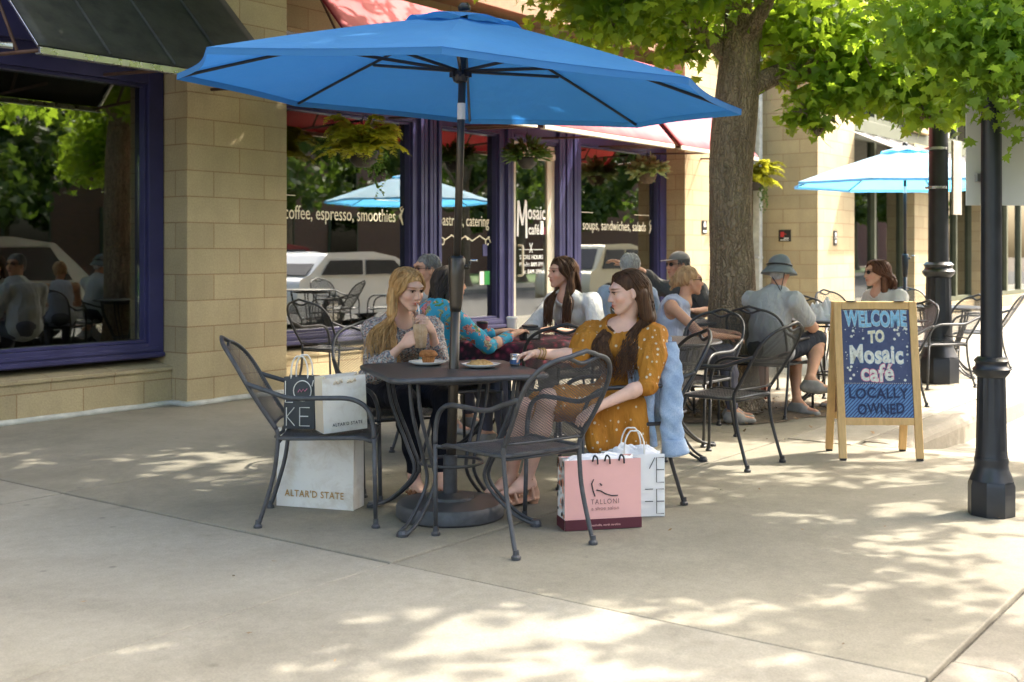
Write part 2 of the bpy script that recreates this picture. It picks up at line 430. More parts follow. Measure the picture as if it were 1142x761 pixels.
# ------------------------------------------------------------------ café building
cafe = thing("cafe_building", "tan block cafe building with violet framed shop windows and glazed door", "building", FO, FA)
def wall(x0, x1, y0, y1, z0, z1, name="wall", mat='block'):
    b = MB(); b.box(x0, x1, y0, y1, z0, z1); return b.build(name, M[mat], cafe, uvbox=True, bevel=0.006)
wall(0, 1.13, 0, 0.62, -0.05, 5.2, "pier")
wall(8.88, 11.52, 0, 0.62, -0.05, 5.2, "pier")
wall(-9, 11.52, 0.63, 0.95, 2.9, 8.0, "upper_wall")
wall(1.135, 8.875, 0.24, 0.62, 4.2, 4.38, "beam", 'masonite')
wall(-9, 11.52, 0.05, 0.62, 5.21, 8.0, "upper_wall")
wall(-9, -5.2, 0, 0.62, -0.05, 5.2, "pier")
for (x0, x1) in ((-5.195, -0.005), (1.135, 5.0), (6.05, 8.875)):
    b = MB(); b.box(x0, x1, 0.2, 0.6, -0.05, 0.295)
    b.add([(x0, 0.185, 0.297), (x1, 0.185, 0.297), (x1, 0.6, 0.297), (x0, 0.6, 0.297), (x0, 0.185, 0.32), (x1, 0.185, 0.32), (x1, 0.6, 0.395), (x0, 0.6, 0.395)],
          [(0, 3, 2, 1), (4, 5, 6, 7), (0, 1, 5, 4), (1, 2, 6, 5), (2, 3, 7, 6), (3, 0, 4, 7)])
    b.build("low_wall", M['block'], cafe, uvbox=True)
# sealant bead along the foot of the wall
se = MB()
def bead(pts):
    pp = []
    for i in range(len(pts) - 1):
        a, c = Vector(pts[i]), Vector(pts[i + 1]); n = max(2, int((c - a).length / 0.12))
        for k in range(n): pp.append(a.lerp(c, k / n) + Vector((0, random.uniform(-.006, .006), random.uniform(-.004, .004))))
    pp.append(Vector(pts[-1])); se.tube(pp, 0.028, 6)
bead([(-5.2, 0.185, 0.012), (-0.012, 0.185, 0.012), (-0.012, -0.012, 0.012), (1.142, -0.012, 0.012), (1.142, 0.185, 0.012), (5.0, 0.185, 0.012)])
se.build("sealant", M['grey_seal'], cafe, smooth=True)
# window frames: stepped bars
def bars(b, x0, x1, z0, z1, w, y0, y1, bot=None):
    bw = bot or w
    b.box(x0, x0 + w, y0, y1, z0, z1); b.box(x1 - w, x1, y0, y1, z0, z1)
    b.box(x0 + w, x1 - w, y0 + .0015, y1, z0, z0 + bw); b.box(x0 + w, x1 - w, y0 + .0015, y1, z1 - w, z1)
def window(x0, x1, z0, z1, gx0, gx1, gz0, gz1, glass='glass'):
    b = MB()
    b.box(x0, gx0 - .03, .30, .50, z0, z1); b.box(gx1 + .03, x1, .30, .50, z0, z1)
    b.box(gx0 - .03, gx1 + .03, .302, .50, z0, gz0 - .03); b.box(gx0 - .03, gx1 + .03, .302, .50, gz1 + .03, z1)
    # proud outer moulding and inset stop
    for t in (0.0, 0.05):
        b.box(x0 + .004 + t, x1 - .004 - t, .275 + t * .35, .2985, z0 + .012 + t, z0 + .045 + t)
    b.box(gx0 - .028, gx0 - .002, .33, .49, gz0 - .028, gz1 + .028); b.box(gx1 + .002, gx1 + .028, .33, .49, gz0 - .028, gz1 + .028)
    b.box(gx0 - .002, gx1 + .002, .332, .49, gz0 - .028, gz0 - .002); b.box(gx0 - .002, gx1 + .002, .332, .49, gz1 + .002, gz1 + .028)
    w = b.build("window", M['frame'], cafe, bevel=0.004)
    g = MB(); g.box(gx0 - .001, gx1 + .001, .395, .405, gz0 - .001, gz1 + .001)
    g.build("pane", M[glass], w)
    return w
w0 = window(-5.19, -0.012, .40, 2.94, -5.0, -0.19, .56, 2.71, 'glass_dark')
w1 = window(1.138, 3.31, .40, 2.94, 1.27, 3.20, .55, 2.69)
w2 = window(3.69, 4.90, .40, 2.94, 3.74, 4.76, .55, 2.69)
w3 = window(6.52, 8.872, .40, 2.94, 6.60, 8.66, .55, 2.71)
def fluted(x0, x1, name="fluted_post"):
    b = MB(); b.box(x0 + .001, x1 - .001, .29, .56, -0.02, 2.94)
    n = max(2, int((x1 - x0) / 0.075)); s = (x1 - x0) / n
    for i in range(n):
        b.box(x0 + s * i + .012, x0 + s * (i + 1) - .012, .262 if i % 2 == 0 else .275, .289, -0.02, 2.938)
    return b.build(name, M['frame'], cafe, bevel=0.005)
fluted(3.311, 3.689); fluted(4.901, 5.06); fluted(6.0, 6.519)
b = MB(); b.box(1.137, 8.873, .23, .56, 2.942, 3.3); b.box(1.137, 8.873, .21, .2285, 2.96, 3.02); b.box(5.061, 5.999, .30, .5, 2.66, 2.94); b.box(5.061, 5.999, .27, .299, 2.70, 2.74)
b.box(-5.19, -0.012, .25, .56, 2.942, 3.4)
b.build("lintel", M['frame'], cafe, bevel=0.004)
# door
d = MB()
d.box(5.065, 5.16, .33, .38, 0.02, 2.65); d.box(5.83, 5.995, .33, .38, 0.02, 2.65)
d.box(5.16, 5.83, .332, .378, 2.46, 2.65); d.box(5.16, 5.83, .332, .378, 0.02, 0.33)
d.box(5.86, 5.93, .27, .329, 2.47, 2.55)
door = d.build("door", M['cream'], cafe, bevel=0.005)
g = MB(); g.box(5.161, 5.829, .35, .36, .331, 2.459); g.build("pane", M['glass'], door)
h = MB(); h.tube(catmull([(5.2, .325, 1.02), (5.2, .26, 1.03), (5.2, .255, 1.1), (5.2, .255, 1.3), (5.2, .26, 1.38), (5.2, .325, 1.39)], 4), .014, 8)
h.build("handle", M['cream'], door, smooth=True)
# interior
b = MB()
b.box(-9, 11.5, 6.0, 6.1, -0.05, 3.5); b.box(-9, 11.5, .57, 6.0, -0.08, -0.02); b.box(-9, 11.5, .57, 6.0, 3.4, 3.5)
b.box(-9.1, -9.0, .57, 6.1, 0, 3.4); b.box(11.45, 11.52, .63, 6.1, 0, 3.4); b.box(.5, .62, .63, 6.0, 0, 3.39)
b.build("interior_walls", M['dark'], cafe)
b = MB(); b.box(1.2, 2.7, 1.0, 1.5, 0, 0.98); b.box(1.15, 2.75, .95, 1.55, .981, 1.02)
for k in range(7): b.box(1.3 + .2 * k, 1.42 + .2 * k, 1.1, 1.3, 1.021, 1.06 + .05 * (k % 3))
b.box(3.0, 6, 3.0, 3.6, 0, 1.05)
b.build("counter", M['masonite'], cafe)
b = MB()
for (x, y) in ((1.5, 1.2), (1.72, 1.25), (2.2, 1.2)):
    for k in range(3): b.lathe([(.036, 0), (.045, .12)], 12, (x, y, 1.07 + .05 * k))
b.lathe([(.09, 0), (.09, .3), (.06, .32)], 16, (1.95, 1.35, 1.02)); b.box(1.5, 1.8, .75, .9, .62, .8); b.box(2.0, 2.3, .75, .9, .62, .74)
b.build("counter_ware", M['white_ceramic'], cafe)
b = MB()
for z in (.6, .82): b.box(1.2, 3.0, .62, .95, z - .02, z)
b.build("display_shelf", M['black_plastic'], cafe)
t = NT("bulb_glow"); M['bulb'] = t.done(t.n("ShaderNodeEmission", inp={'Color': (1, .72, .38, 1), 'Strength': 9.0}).outputs[0])
bl = []
for (x, y, z) in ((1.62, 1.6, 2.32), (4.5, 1.6, 2.35), (7.6, 2.2, 2.3), (8.25, 2.6, 1.95)):
    p = fw(x, y, z); t_ = thing("pendant_lamp", "warm glowing bulb hanging inside the cafe behind the window glass", "lamp", p, 0, "pendant bulbs inside the cafe")
    b = MB(); b.lathe([(.001, -.05), (.03, -.035), (.04, 0), (.03, .03), (.014, .05)], 12); b.build("bulb", M['bulb'], t_, smooth=True)
    b = MB(); b.tube([(0, 0, .05), (0, 0, 3.4 - z)], .006, 5); b.lathe([(.02, .045), (.02, .09)], 10); b.build("cord", M['black_plastic'], t_)
# window lettering
def local_text(body, X, z, size, parent, mat='letter', xs=1.0, offset=0.0, shear=0.0, y=.391, name="lettering", align='LEFT', spacing=1.0):
    Mx = Matrix.Translation((X, y, z)) @ Matrix.Rotation(PI / 2, 4, 'X')
    return text_mesh(body, size, M[mat], parent, Mx, name, xs, offset, shear, 0.0006, align, spacing)
def fit_text(body, x0, x1, z, size, parent, **kw):
    o = local_text(body, x0, z, size, parent, **kw)
    xs = [v.co.x for v in o.data.vertices]; a, b_ = min(xs), max(xs); s = (x1 - x0) / (b_ - a)
    for v in o.data.vertices: v.co.x = x0 + (v.co.x - a) * s
    return o
def serifs(o): return o
def ribbon(b, P, w):                    # a flat stroke in the plane of the glass
    P = [np.array(p, float) for p in P]; n = len(P); V = []
    for i in range(n):
        t_ = P[min(i + 1, n - 1)] - P[max(i - 1, 0)]; q = np.array((-t_[2], 0, t_[0])); q = q / (np.linalg.norm(q) + 1e-9) * w
        V += [P[i] + q, P[i] - q]
    b.add(V, [(2 * i, 2 * i + 1, 2 * i + 3, 2 * i + 2) for i in range(n - 1)])
def swash(b, x0, x1, z, y=.39, r=.006, flip=1):
    w = x1 - x0
    pts = [(x0 + w * (0.5 - 0.5 * math.cos(PI * k / 40)) + .02 * math.sin(k * .9), y, z + flip * .035 * math.sin(k * 2 * PI / 14) * (0.4 + 0.6 * math.sin(PI * k / 40))) for k in range(41)]
    ribbon(b, pts, r)
fit_text("coffee, espresso, smoothies", 1.455, 3.05, 1.63, .195, w1)
b = MB()
for (xa, xb, za) in ((1.45, 1.6, 1.86), (2.75, 3.1, 1.86)): ribbon(b, [(xa, .39, za), (xb, .39, za)], .004)
for s in (0, 1):
    ribbon(b, [(3.12, .39, 1.68), (3.15, .39, 1.72 + .03 * s), (3.12, .39, 1.78), (3.16, .39, 1.80)], .007)
    ribbon(b, [(3.17, .39, 1.60), (3.14 - .03 * s, .39, 1.70), (3.18, .39, 1.78)], .006)
b.build("ornament", M['letter'], w1, solid=.001)
fit_text("pastries, catering", 3.78, 4.70, 1.61, .19, w2)
b = MB(); swash(b, 3.80, 4.30, 1.47); swash(b, 4.16, 4.70, 1.47, flip=-1)
for s in (-1, 1):
    c0 = 4.25 + s * .42
    ribbon(b, [(c0 + .06 * s * math.cos(a) * (1 - a / 9), .39, 1.42 + .06 * math.sin(a) * (1 - a / 9)) for a in [k * .4 for k in range(16)]], .006)
b.build("ornament", M['letter'], w2, solid=.001)
fit_text("soups, sandwiches, salads", 6.75, 8.42, 1.61, .19, w3)
b = MB()
for (xa, xb, za) in ((6.62, 7.0, 1.84), (8.1, 8.5, 1.84)): ribbon(b, [(xa, .39, za), (xb, .39, za)], .004)
for x in (6.65, 8.52):
    for s in (0, 1): ribbon(b, [(x, .39, 1.58), (x + .05, .39, 1.65 + .05 * s), (x, .39, 1.72), (x + .04, .39, 1.77)], .006)
b.build("ornament", M['letter'], w3, solid=.001)
# door lettering
b = MB(); y = .345
ribbon(b, [(5.215, y, 1.50), (5.23, y, 1.94)], .019); ribbon(b, [(5.23, y - .001, 1.93), (5.315, y - .001, 1.64)], .019); ribbon(b, [(5.315, y - .002, 1.64), (5.385, y - .002, 1.95)], .017); ribbon(b, [(5.385, y - .003, 1.94), (5.40, y - .003, 1.48)], .021)
b.build("lettering", M['white_letter'], door)
fit_text("osaic", 5.43, 5.81, 1.72, .25, door, mat='white_letter', y=.346, offset=.004)
fit_text("café", 5.445, 5.68, 1.53, .18, door, mat='white_letter', y=.346, offset=.003)
b = MB(); b.box(5.70, 5.765, .344, .348, 1.53, 1.70); b.build("sticker", M['white_letter'], door)
M['maroon'] = plain("maroon_print", (0.16, 0.02, 0.04), 0.6, 0.1, 5)
b = MB(); b.box(5.768, 5.81, .344, .348, 1.53, 1.62); b.build("sticker", M['maroon'], door)
b = MB(); b.box(5.25, 5.75, .344, .348, 1.335, 1.342)
ribbon(b, [(5.47, y, 1.30), (5.53, y, 1.42)], .006); ribbon(b, [(5.53, y, 1.30), (5.47, y, 1.42)], .006)
b.build("ornament", M['white_letter'], door)
for i, s in enumerate(("STORE HOURS", "Mon-Fri: 8AM-3PM", "Sat: 8AM-3PM")):
    fit_text(s, 5.26 + .04 * (i == 2), 5.76 - .04 * (i == 2), 1.22 - .09 * i, .075, door, mat='white_letter', y=.346)
M['green'] = plain("green_print", (0.03, 0.28, 0.06), 0.6, 0.1, 5)
b = MB(); b.box(4.52, 4.60, .388, .392, .92, 1.08); b.build("sticker", M['white_letter'], w2)
b = MB(); b.box(4.61, 4.71, .388, .392, .92, 1.08); b.build("sticker", M['green'], w2)
b = MB(); b.box(4.58, 4.66, .388, .392, 1.26, 1.40); b.build("sticker", M['frame'], w2)

# black metal awning and red fabric awnings
M['black_tin'] = plain("weathered_black_metal", (0.018, 0.020, 0.015), 0.6, 0.5, 6, 0.3, 25)
def tin():
    t = NT("weathered_black_metal"); o = t.coord()
    n = t.noise(t.mapping(o, (1, 1, 1)), 5, 7, 0.7); n2 = t.noise(o, 40, 4, 0.7)
    c = t.ramp(n, [(0.35, (0.010, 0.012, 0.009)), (0.6, (0.028, 0.031, 0.022))])
    c = t.mix(t.ramp(n2, [(0.66, (0, 0, 0)), (0.78, (0.5, 0.5, 0.5))]), c, (0.12, 0.115, 0.085))
    return t.done(t.bsdf(c, 0.62, 0.2, t.bump(n2, 0.2, 0.004), 0.4))
M['black_tin'] = tin()
def red_fabric():
    t = NT("faded_red_canvas"); o = t.coord()
    n = t.noise(t.mapping(o, (2.2, .5, .5)), 1.5, 5, 0.6); n2 = t.noise(o, 300, 2)
    c = t.ramp(n, [(0.3, (0.60, 0.13, 0.16)), (0.7, (0.72, 0.24, 0.25))])
    nm = t.bump(n2, 0.2, 0.002)
    a = t.bsdf(c, 0.8, 0, nm, 0.3)
    tr = t.n("ShaderNodeBsdfTranslucent", inp={'Color': (0.5, 0.06, 0.07, 1)}).outputs[0]
    return t.done(t.n("ShaderNodeMixShader", inp={0: 0.34, 1: a, 2: tr}).outputs[0])
M['red'] = red_fabric()
M['dark_red'] = plain("dark_red_trim", (0.20, 0.012, 0.03), 0.7, 0.2, 8)
M['brown'] = plain("brown_steel", (0.11, 0.06, 0.045), 0.6, 0.3, 8)
def awning(x0, x1, y_top, z_top, mat, trim, name, label, group, seams, y_lo=-.9, z_lo=2.69, frame='cream'):
    w = x1 - x0; p = fw(x0, 0, 0)
    r = thing(name, label, "awning", p, FA, group)
    s = (z_top - z_lo) / (y_top - y_lo)
    sag = (lambda u, v: 0) if seams else (lambda u, v: -.012 * math.sin(PI * v) * (0.6 + .4 * math.sin(8 * u)))
    b = MB(); b.grid(lambda u, v: (u * w, y_lo + (y_top - y_lo) * v, z_lo + (z_top - z_lo) * v + sag(u, v)), 24, 8)
    b.build("sheet", M[mat], r, solid=.012, smooth=True)
    if seams:
        b = MB()
        for k in range(1, 4):
            xx = w * k / 4
            b.tube([(xx, y_lo, z_lo + .012), (xx, y_top, z_top + .012)], .011, 4)
        b.build("seam", M[mat], r)
    b = MB(); b.box(0, w, y_lo - .012, y_lo + .012, z_lo - .055, z_lo - .008); b.box(0, w, y_lo + .0125, y_lo + .05, z_lo - .055, z_lo - .045)
    b.build("front_bar", M[frame], r, bevel=.003)
    for xx in (.0, w):
        q = .015 if xx == 0 else -.015
        b = MB(); b.tube([(xx + q, y_lo + .02, z_lo + .0), (xx + q, y_top, z_top - .03)], .018, 5); b.build("edge_trim", M[trim], r)
    b = MB()
    for xx in (.05, w / 2, w - .05):
        b.tube([(xx, y_lo + .03, z_lo - .02), (xx, .2 if y_top > .1 else -.01, z_lo + .02)], .014, 6)
        b.tube([(xx, y_lo + .35, z_lo), (xx, y_top - .05, z_top - .12)], .012, 6)
    b.build("arm", M['brown'], r, smooth=True)
    return r
a1 = awning(-1.91, .30, -.012, 3.59, 'black_tin', 'chrome', "metal_awning", "black weathered metal awning over the large left window", None, True, frame='chrome')
a0 = awning(-5.2, -2.95, -.012, 3.59, 'dark_red', 'chrome', "metal_awning", "dark red awning with a grey bent end bracket at the left edge", None, True, frame='chrome')
b = MB(); b.tube([(3.10, -.9, 2.66), (3.02, -.86, 2.66), (2.85, -.74, 2.86), (2.68, -.72, 2.88), (2.26, -.70, 2.80)], .022, 6); b.build("bracket", M['chrome'], a0)
redg = "red canvas awnings over the cafe front"
for (xa, xb, lab) in ((1.62, 3.86, "red canvas awning above the coffee window, behind the large blue umbrella"),
                      (4.0, 6.90, "faded red canvas awning above the cafe door and hanging plant"),
                      (7.08, 9.42, "sun bleached red canvas awning above the soups window, beside the tree trunk")):
    awning(xa, xb, .225, 3.98, 'red', 'dark_red', "canvas_awning", lab, redg, False, frame='cream')

# ------------------------------------------------------------------ neighbouring building
M['green_frame'] = plain("olive_green_frame", (0.085, 0.095, 0.06), 0.5, 0.15, 6)
nb = thing("neighbour_building", "tan block building with a projecting tower and green framed glazing beyond the tree", "building", FO, FA)
def nwall(x0, x1, y0, y1, z0, z1, name="wall", mat='block'):
    b = MB(); b.box(x0, x1, y0, y1, z0, z1); return b.build(name, M[mat], nb, uvbox=True, bevel=.008)
D = -1.0
XA, XB = lx(912, D), lx(953, D)
nwall(XA, XB, D, 1.4, -.05, 8.0, "tower")
P2a, P2b, P3a, P3b = lx(1020, D), lx(1041, D), lx(1094, D), lx(1117, D)
nwall(P2a, P2b, D, 1.0, -.05, 3.4, "pier"); nwall(P3a, P3b, D, 1.0, -.05, 3.4, "pier"); nwall(P3b + 5.5, P3b + 7, D, 1.0, -.05, 8, "pier")
nwall(XB + .005, P3b + 5.49, D + .12, 1.0, 3.41, 3.64, "beam", 'green_frame'); nwall(XB + .005, P3b + 5.49, D + .3, 1.0, 5.4, 8.0, "upper_wall")
nwall(P2a, P2b, D + .02, 1.0, 3.645, 5.395, "pier"); nwall(P3a, P3b, D + .02, 1.0, 3.645, 5.395, "pier")
nwall(XB + .005, P3b + 5.49, D + .12, .9, -.05, .25, "low_wall")
for (xa, xb) in ((XB + .006, P2a - .006), (P2b + .006, P3a - .006), (P3b + .006, P3b + 5.48)):
    for (za, zb) in ((.26, 3.4), (3.65, 5.39)):
        b = MB(); n = max(2, int(round((xb - xa) / 1.3))); s = (xb - xa) / n
        for k in range(n + 1):
            xx = xa + s * k; b.box(max(xa, xx - .05), min(xb, xx + .05), D + .2, D + .35, za, zb)
        b.box(xa, xb, D + .202, D + .348, za, za + .1); b.box(xa, xb, D + .202, D + .348, zb - .1, zb)
        w = b.build("window", M['green_frame'], nb)
        g = MB(); g.box(xa + .002, xb - .002, D + .27, D + .28, za + .002, zb - .002); g.build("pane", M['glass_dark'], w)
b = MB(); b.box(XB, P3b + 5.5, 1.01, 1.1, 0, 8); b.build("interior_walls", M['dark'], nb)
M['tin_grey'] = plain("grey_metal_sheet", (0.26, 0.255, 0.24), 0.5, 0.2, 5)
r = thing("metal_awning", "grey sloped metal awning on the neighbouring building above the far umbrella", "awning", FO, FA)
b = MB(); xa, xb = XB + .02, P3a + .4
b.grid(lambda u, v: (xa + (xb - xa) * u, D - .8 + .9 * v, 2.98 + .40 * v), 16, 2); b.build("sheet", M['tin_grey'], r, solid=.015)
b = MB(); b.box(xa, xb, D - .82, D - .79, 2.91, 2.965); b.build("front_bar", M['tin_grey'], r)
b = MB()
for k in range(1, 12):
    xx = xa + (xb - xa) * k / 12; b.tube([(xx, D - .8, 2.995), (xx, D + .09, 3.395)], .014, 4)
b.build("seam", M['tin_grey'], r)
# downspout and little wall signs
b = MB(); b.box(11.14, 11.26, -.14, -.02, -.02, 5.2)
for z in (1.2, 2.6, 4.0): b.box(11.10, 11.30, -.135, -.002, z, z + .04)
o = b.build("downspout", M['grey_seal'], None, bevel=.01); o.location = FO; o.rotation_euler = (0, 0, FA)
tag(o, "pale grey square downspout on the wall behind the tree trunk", "downspout")
M['sign_black'] = plain("sign_black", (0.015, 0.014, 0.014), 0.4, 0.1, 5)
M['sign_red'] = plain("sign_red", (0.45, 0.03, 0.03), 0.5, 0.05, 5)
def plate(name, label, Xc, yc, zc, w, h, face, marks):
    r = thing(name, label, "sign", fw(Xc, yc, zc), FA + (0 if face == 'n' else -PI / 2))
    b = MB(); b.box(-w / 2, w / 2, -.012, -.002, -h / 2, h / 2); b.build("plate", M['sign_black'], r, bevel=.003)
    for (mat, shapes) in marks.items():
        b = MB()
        for s in shapes:
            if len(s) == 4: b.box(s[0], s[1], -.016, -.013, s[2], s[3])
            else: b.lathe([(s[2], 0), (s[2], .003)], 12); 
        b.build("symbol", M[mat], r)
    return r
yret = -.45
plate("wall_sign", "small square black sign with red symbol on the tower side wall", XA - .003, yret, 1.3 + 19 * 18.8 / 1300, .21, .19, 'u',
      {'sign_red': [(-.07, -.01, -.02, .06), (-.03, .03, .02, .03)], 'white_letter': [(-.01, .07, -.05, -.035), (-.07, .07, -.075, -.065)]})
plate("wall_sign", "narrow black two panel sign on the sunlit tower front", (lx(931, D)), D - .003, 1.3 + 17 * 18.3 / 1300, .14, .24, 'n',
      {'white_letter': [(-.03, .03, .04, .09), (-.02, .02, .015, .03), (-.03, .03, -.08, -.03), (-.06, .06, -.004, .004)]})
plate("wall_sign", "small dark restroom style plate on the sunlit pier left of the trunk", lx(785, 0), -.003, 1.3 + 29 * 17.3 / 1300, .15, .20, 'n',
      {'white_letter': [(-.03, .03, .0, .06), (-.012, .012, .065, .085), (-.05, .05, -.08, -.05)]})
# ------------------------------------------------------------------ wrought iron chairs
def lattice(b, inside, surf, x0, x1, y0, y1, a, h, r, seg=10):
    """two families of diagonal wires clipped to an outline and laid on a surface"""
    for sgn in (1, -1):
        c = -2.0
        lo = min(x0 / a - y1 / h, x0 / a + y0 / h) - 1; hi = max(x1 / a - y0 / h, x1 / a + y1 / h) + 1
        k = math.floor(lo)
        while k <= hi:
            # x/a + sgn*y/h = k
            pts = []; runs = []
            N = seg * 6
            for i in range(N + 1):
                y = y0 + (y1 - y0) * i / N; x = a * (k - sgn * y / h)
                if x0 <= x <= x1 and inside(x, y): pts.append((x, y))
                else:
                    if len(pts) > 1: runs.append(pts)
                    pts = []
            if len(pts) > 1: runs.append(pts)
            for q in runs:
                q = q[::6] + ([q[-1]] if (len(q) - 1) % 6 else [])
                if len(q) < 2: continue
                V = []; Fc = []
                for i, (x, y) in enumerate(q):
                    p = Vector(surf(x, y)); nx = (Vector(surf(x + .002, y)) - p).normalized(); ny = (Vector(surf(x, y + .002)) - p).normalized()
                    n = nx.cross(ny).normalized(); d = (nx * a * -sgn + ny * h).normalized(); s = n.cross(d) * r
                    V += [p + s + n * .0006, p - s + n * .0006, p - s - n * .0006, p + s - n * .0006]
                    if i:
                        o = 4 * (i - 1)
                        for m in range(4): Fc.append((o + m, o + (m + 1) % 4, o + 4 + (m + 1) % 4, o + 4 + m))
                b.add(V, Fc)
            k += 1
def back_surf(x, t):                      # t = height along the back, 0..0.44
    s = t / 0.44
    y = -.225 - .235 * s - .03 * math.sin(PI * s) * 0.4
    z = .465 + .40 * s
    curve = .05 * (1 - (x / .24) ** 2)
    return (x, y - curve * (0.4 + .6 * s), z)
def back_half(t):                         # half width of the back outline at t
    if t < .22: return .215 + .02 * t / .22
    q = (t - .22) / .222
    return .235 * (max(0, 1 - q ** 2.6)) ** .55
def outline_pts():
    L = []
    for k in range(15):
        t = .22 * k / 14; L.append((-back_half(t), t))
    for k in range(1, 28):
        a = PI * k / 28; ca = -math.cos(a); sa = math.sin(a)
        x = .235 * (abs(ca) ** .75) * (1 if ca > 0 else -1); t = .22 + .222 * sa ** .7
        L.append((x, t))
    for k in range(14, -1, -1):
        t = .22 * k / 14; L.append((back_half(t), t))
    return L
def make_chair(name, label, mat, group, dip=True, cell=(.0195, .0110), wire=.00095):
    root = thing(name, label, "chair", (0, 0, 0), 0, group)
    # back frame: a loop; its top has a bowed second bar that leaves a hand hole
    b = MB()
    ol = outline_pts()
    def top_bow(x, t):
        if dip and abs(x) < .085 and t > .3: t += .022 * (math.cos(x / .085 * PI) * .5 + .5)
        return (x, t)
    b.tube([back_surf(*top_bow(x, t)) for x, t in ol], .0105, 8)
    b.tube([back_surf(x, .012) for x in np.linspace(-.212, .212, 12)], .007, 6)
    if dip: b.tube([back_surf(x, .435 - .03 * (math.cos(x / .1 * PI) * .5 + .5)) for x in np.linspace(-.1, .1, 13)], .009, 6)
    b.build("back_frame", mat, root, smooth=True)
    b = MB()
    def inside(x, t):
        if t < .012 or abs(x) > back_half(t): return False
        if dip and abs(x) < .1 and t > .435 - .03 * (math.cos(x / .1 * PI) * .5 + .5): return False
        return True
    lattice(b, inside, back_surf, -.24, .24, 0, .442, cell[0], cell[1], wire)
    b.build("backrest", mat, root)
    # seat: lattice pan with a rolled rim
    def sw(y): return .215 + .03 * (y + .22) / .44
    def seat_surf(x, y): return (x, y, .425 - .018 * (1 - (x / .25) ** 2) * (1 - (y / .24) ** 2) - (.02 * max(0, (y - .15) / .07) ** 2))
    b = MB()
    lattice(b, lambda x, y: abs(x) < sw(y), seat_surf, -.25, .25, -.215, .215, cell[0], cell[1], wire * 1.9)
    rim = [(-sw(-.22), -.22), (-sw(0), 0), (-sw(.18), .18), (-sw(.2) + .03, .222), (0, .228), (sw(.2) - .03, .222), (sw(.18), .18), (sw(0), 0), (sw(-.22), -.22), (0, -.225)]
    b.tube([seat_surf(x, y) for x, y in catmull(rim, 4, True) for x, y in [(x, y)]] if False else [seat_surf(p[0], p[1]) for p in catmull([(a, c, 0) for a, c in rim], 4, True)], .0095, 6, closed=True)
    b.build("seat", mat, root, smooth=False)
    for s in (-1, 1):
        # arm: leaves the back, dips, rolls over into the front leg
        b = MB()
        bp = back_surf(s * .236, .24)
        arm = [bp, (s * .25, -.27, .652), (s * .262, -.16, .618), (s * .268, 0.0, .617), (s * .268, .12, .612), (s * .268, .195, .572), (s * .267, .225, .50), (s * .266, .232, .425)]
        b.tube(catmull(arm, 5), .0115, 8); b.build("armrest", mat, root, smooth=True)
        b = MB(); b.tube([(s * .266, .232, .426), (s * .262, .236, .2), (s * .258, .24, .01)], .0105, 8)
        b.tube([(s * .266, .230, .41), (s * .236, .205, .412)], .008, 6)
        lg = b.build("leg", mat, root, smooth=True)
        b = MB(); b.lathe([(.012, .045), (.014, .02), (.021, .012), (.021, 0)], 10, (s * .258, .24, 0)); b.build("foot_glide", mat, lg)
        b = MB(); b.tube(catmull([back_surf(s * .215, .0), (s * .213, -.222, .42), (s * .21, -.24, .26), (s * .213, -.285, .1), (s * .216, -.315, .01)], 4), .0105, 8)
        lg = b.build("leg", mat, root, smooth=True)
        b = MB(); b.lathe([(.012, .04), (.014, .02), (.021, .012), (.021, 0)], 10, (s * .216, -.315, 0)); b.build("foot_glide", mat, lg)
    b = MB(); b.tube([(-.262, .236, .405), (.262, .236, .405)], .007, 6); b.tube([(-.213, -.215, .405), (.213, -.215, .405)], .007, 6)
    b.build("stretcher", mat, root, smooth=True)
    return root
CH = "wrought iron chairs outside the cafe"
def head(h): return R(h) - PI / 2          # heading angle from +X -> rotation of a thing that faces +Y
chair_near = make_chair("patio_chair", "empty grey mesh chair nearest the camera, seen from behind", M['iron_grey'], CH)
chair_near.location = (.0, 5.32, 0); chair_near.rotation_euler = (0, 0, head(127))
black0 = make_chair("patio_chair", "black mesh chair under the blonde woman with the iced coffee", M['iron'], CH)
def chair(x, y, h, label, src=None): return dup(src or black0, (x, y, 0), head(h), label)
ch_left = chair(-.90, 5.74, 4, "grey mesh chair in profile holding shopping bags on its seat", chair_near)
black0.location = (-.66, 6.52, 0); black0.rotation_euler = (0, 0, head(-64))
chair(.54, 6.17, 190, "black mesh chair with a denim jacket over its back", None)
chair(.27, 7.25, 95, "empty black mesh chair between the mustard dress and the dark red tablecloth")
chair(1.30, 7.28, 139, "empty black mesh chair angled toward the small side table, left of the sandwich board")
chair(1.22, 8.12, 232, "empty black mesh chair facing the camera at the foot of the tree trunk")
chair(-1.62, 10.75, 60, "empty black chair against the coffee window, behind the blonde woman")
chair(-.40, 7.55, 30, "black chair under the woman in turquoise florals")
chair(.42, 8.48, 205, "black chair under the woman in the white blouse")
chair(1.27, 8.98, 12, "black chair under the woman with a blonde bun")
chair(2.10, 9.42, 58, "black chair under the man in the grey bucket hat")
chair(3.12, 9.9, 200, "black chair under the woman with curly brown hair")
chair(2.62, 10.7, 250, "empty black chair behind the far table, left of the sandwich board top")
g1 = chair(4.10, 11.35, 195, "pale sunlit chair in profile in front of the far lamp post", chair_near)
g2 = chair(5.15, 12.9, 150, "weathered empty chair right of the far lamp post, farthest from the camera", chair_near)
chair(4.75, 13.6, 270, "dark chair back showing behind the far lamp post base")
chair(3.75, 12.6, 300, "black chair at the far umbrella table, left of the lamp post")

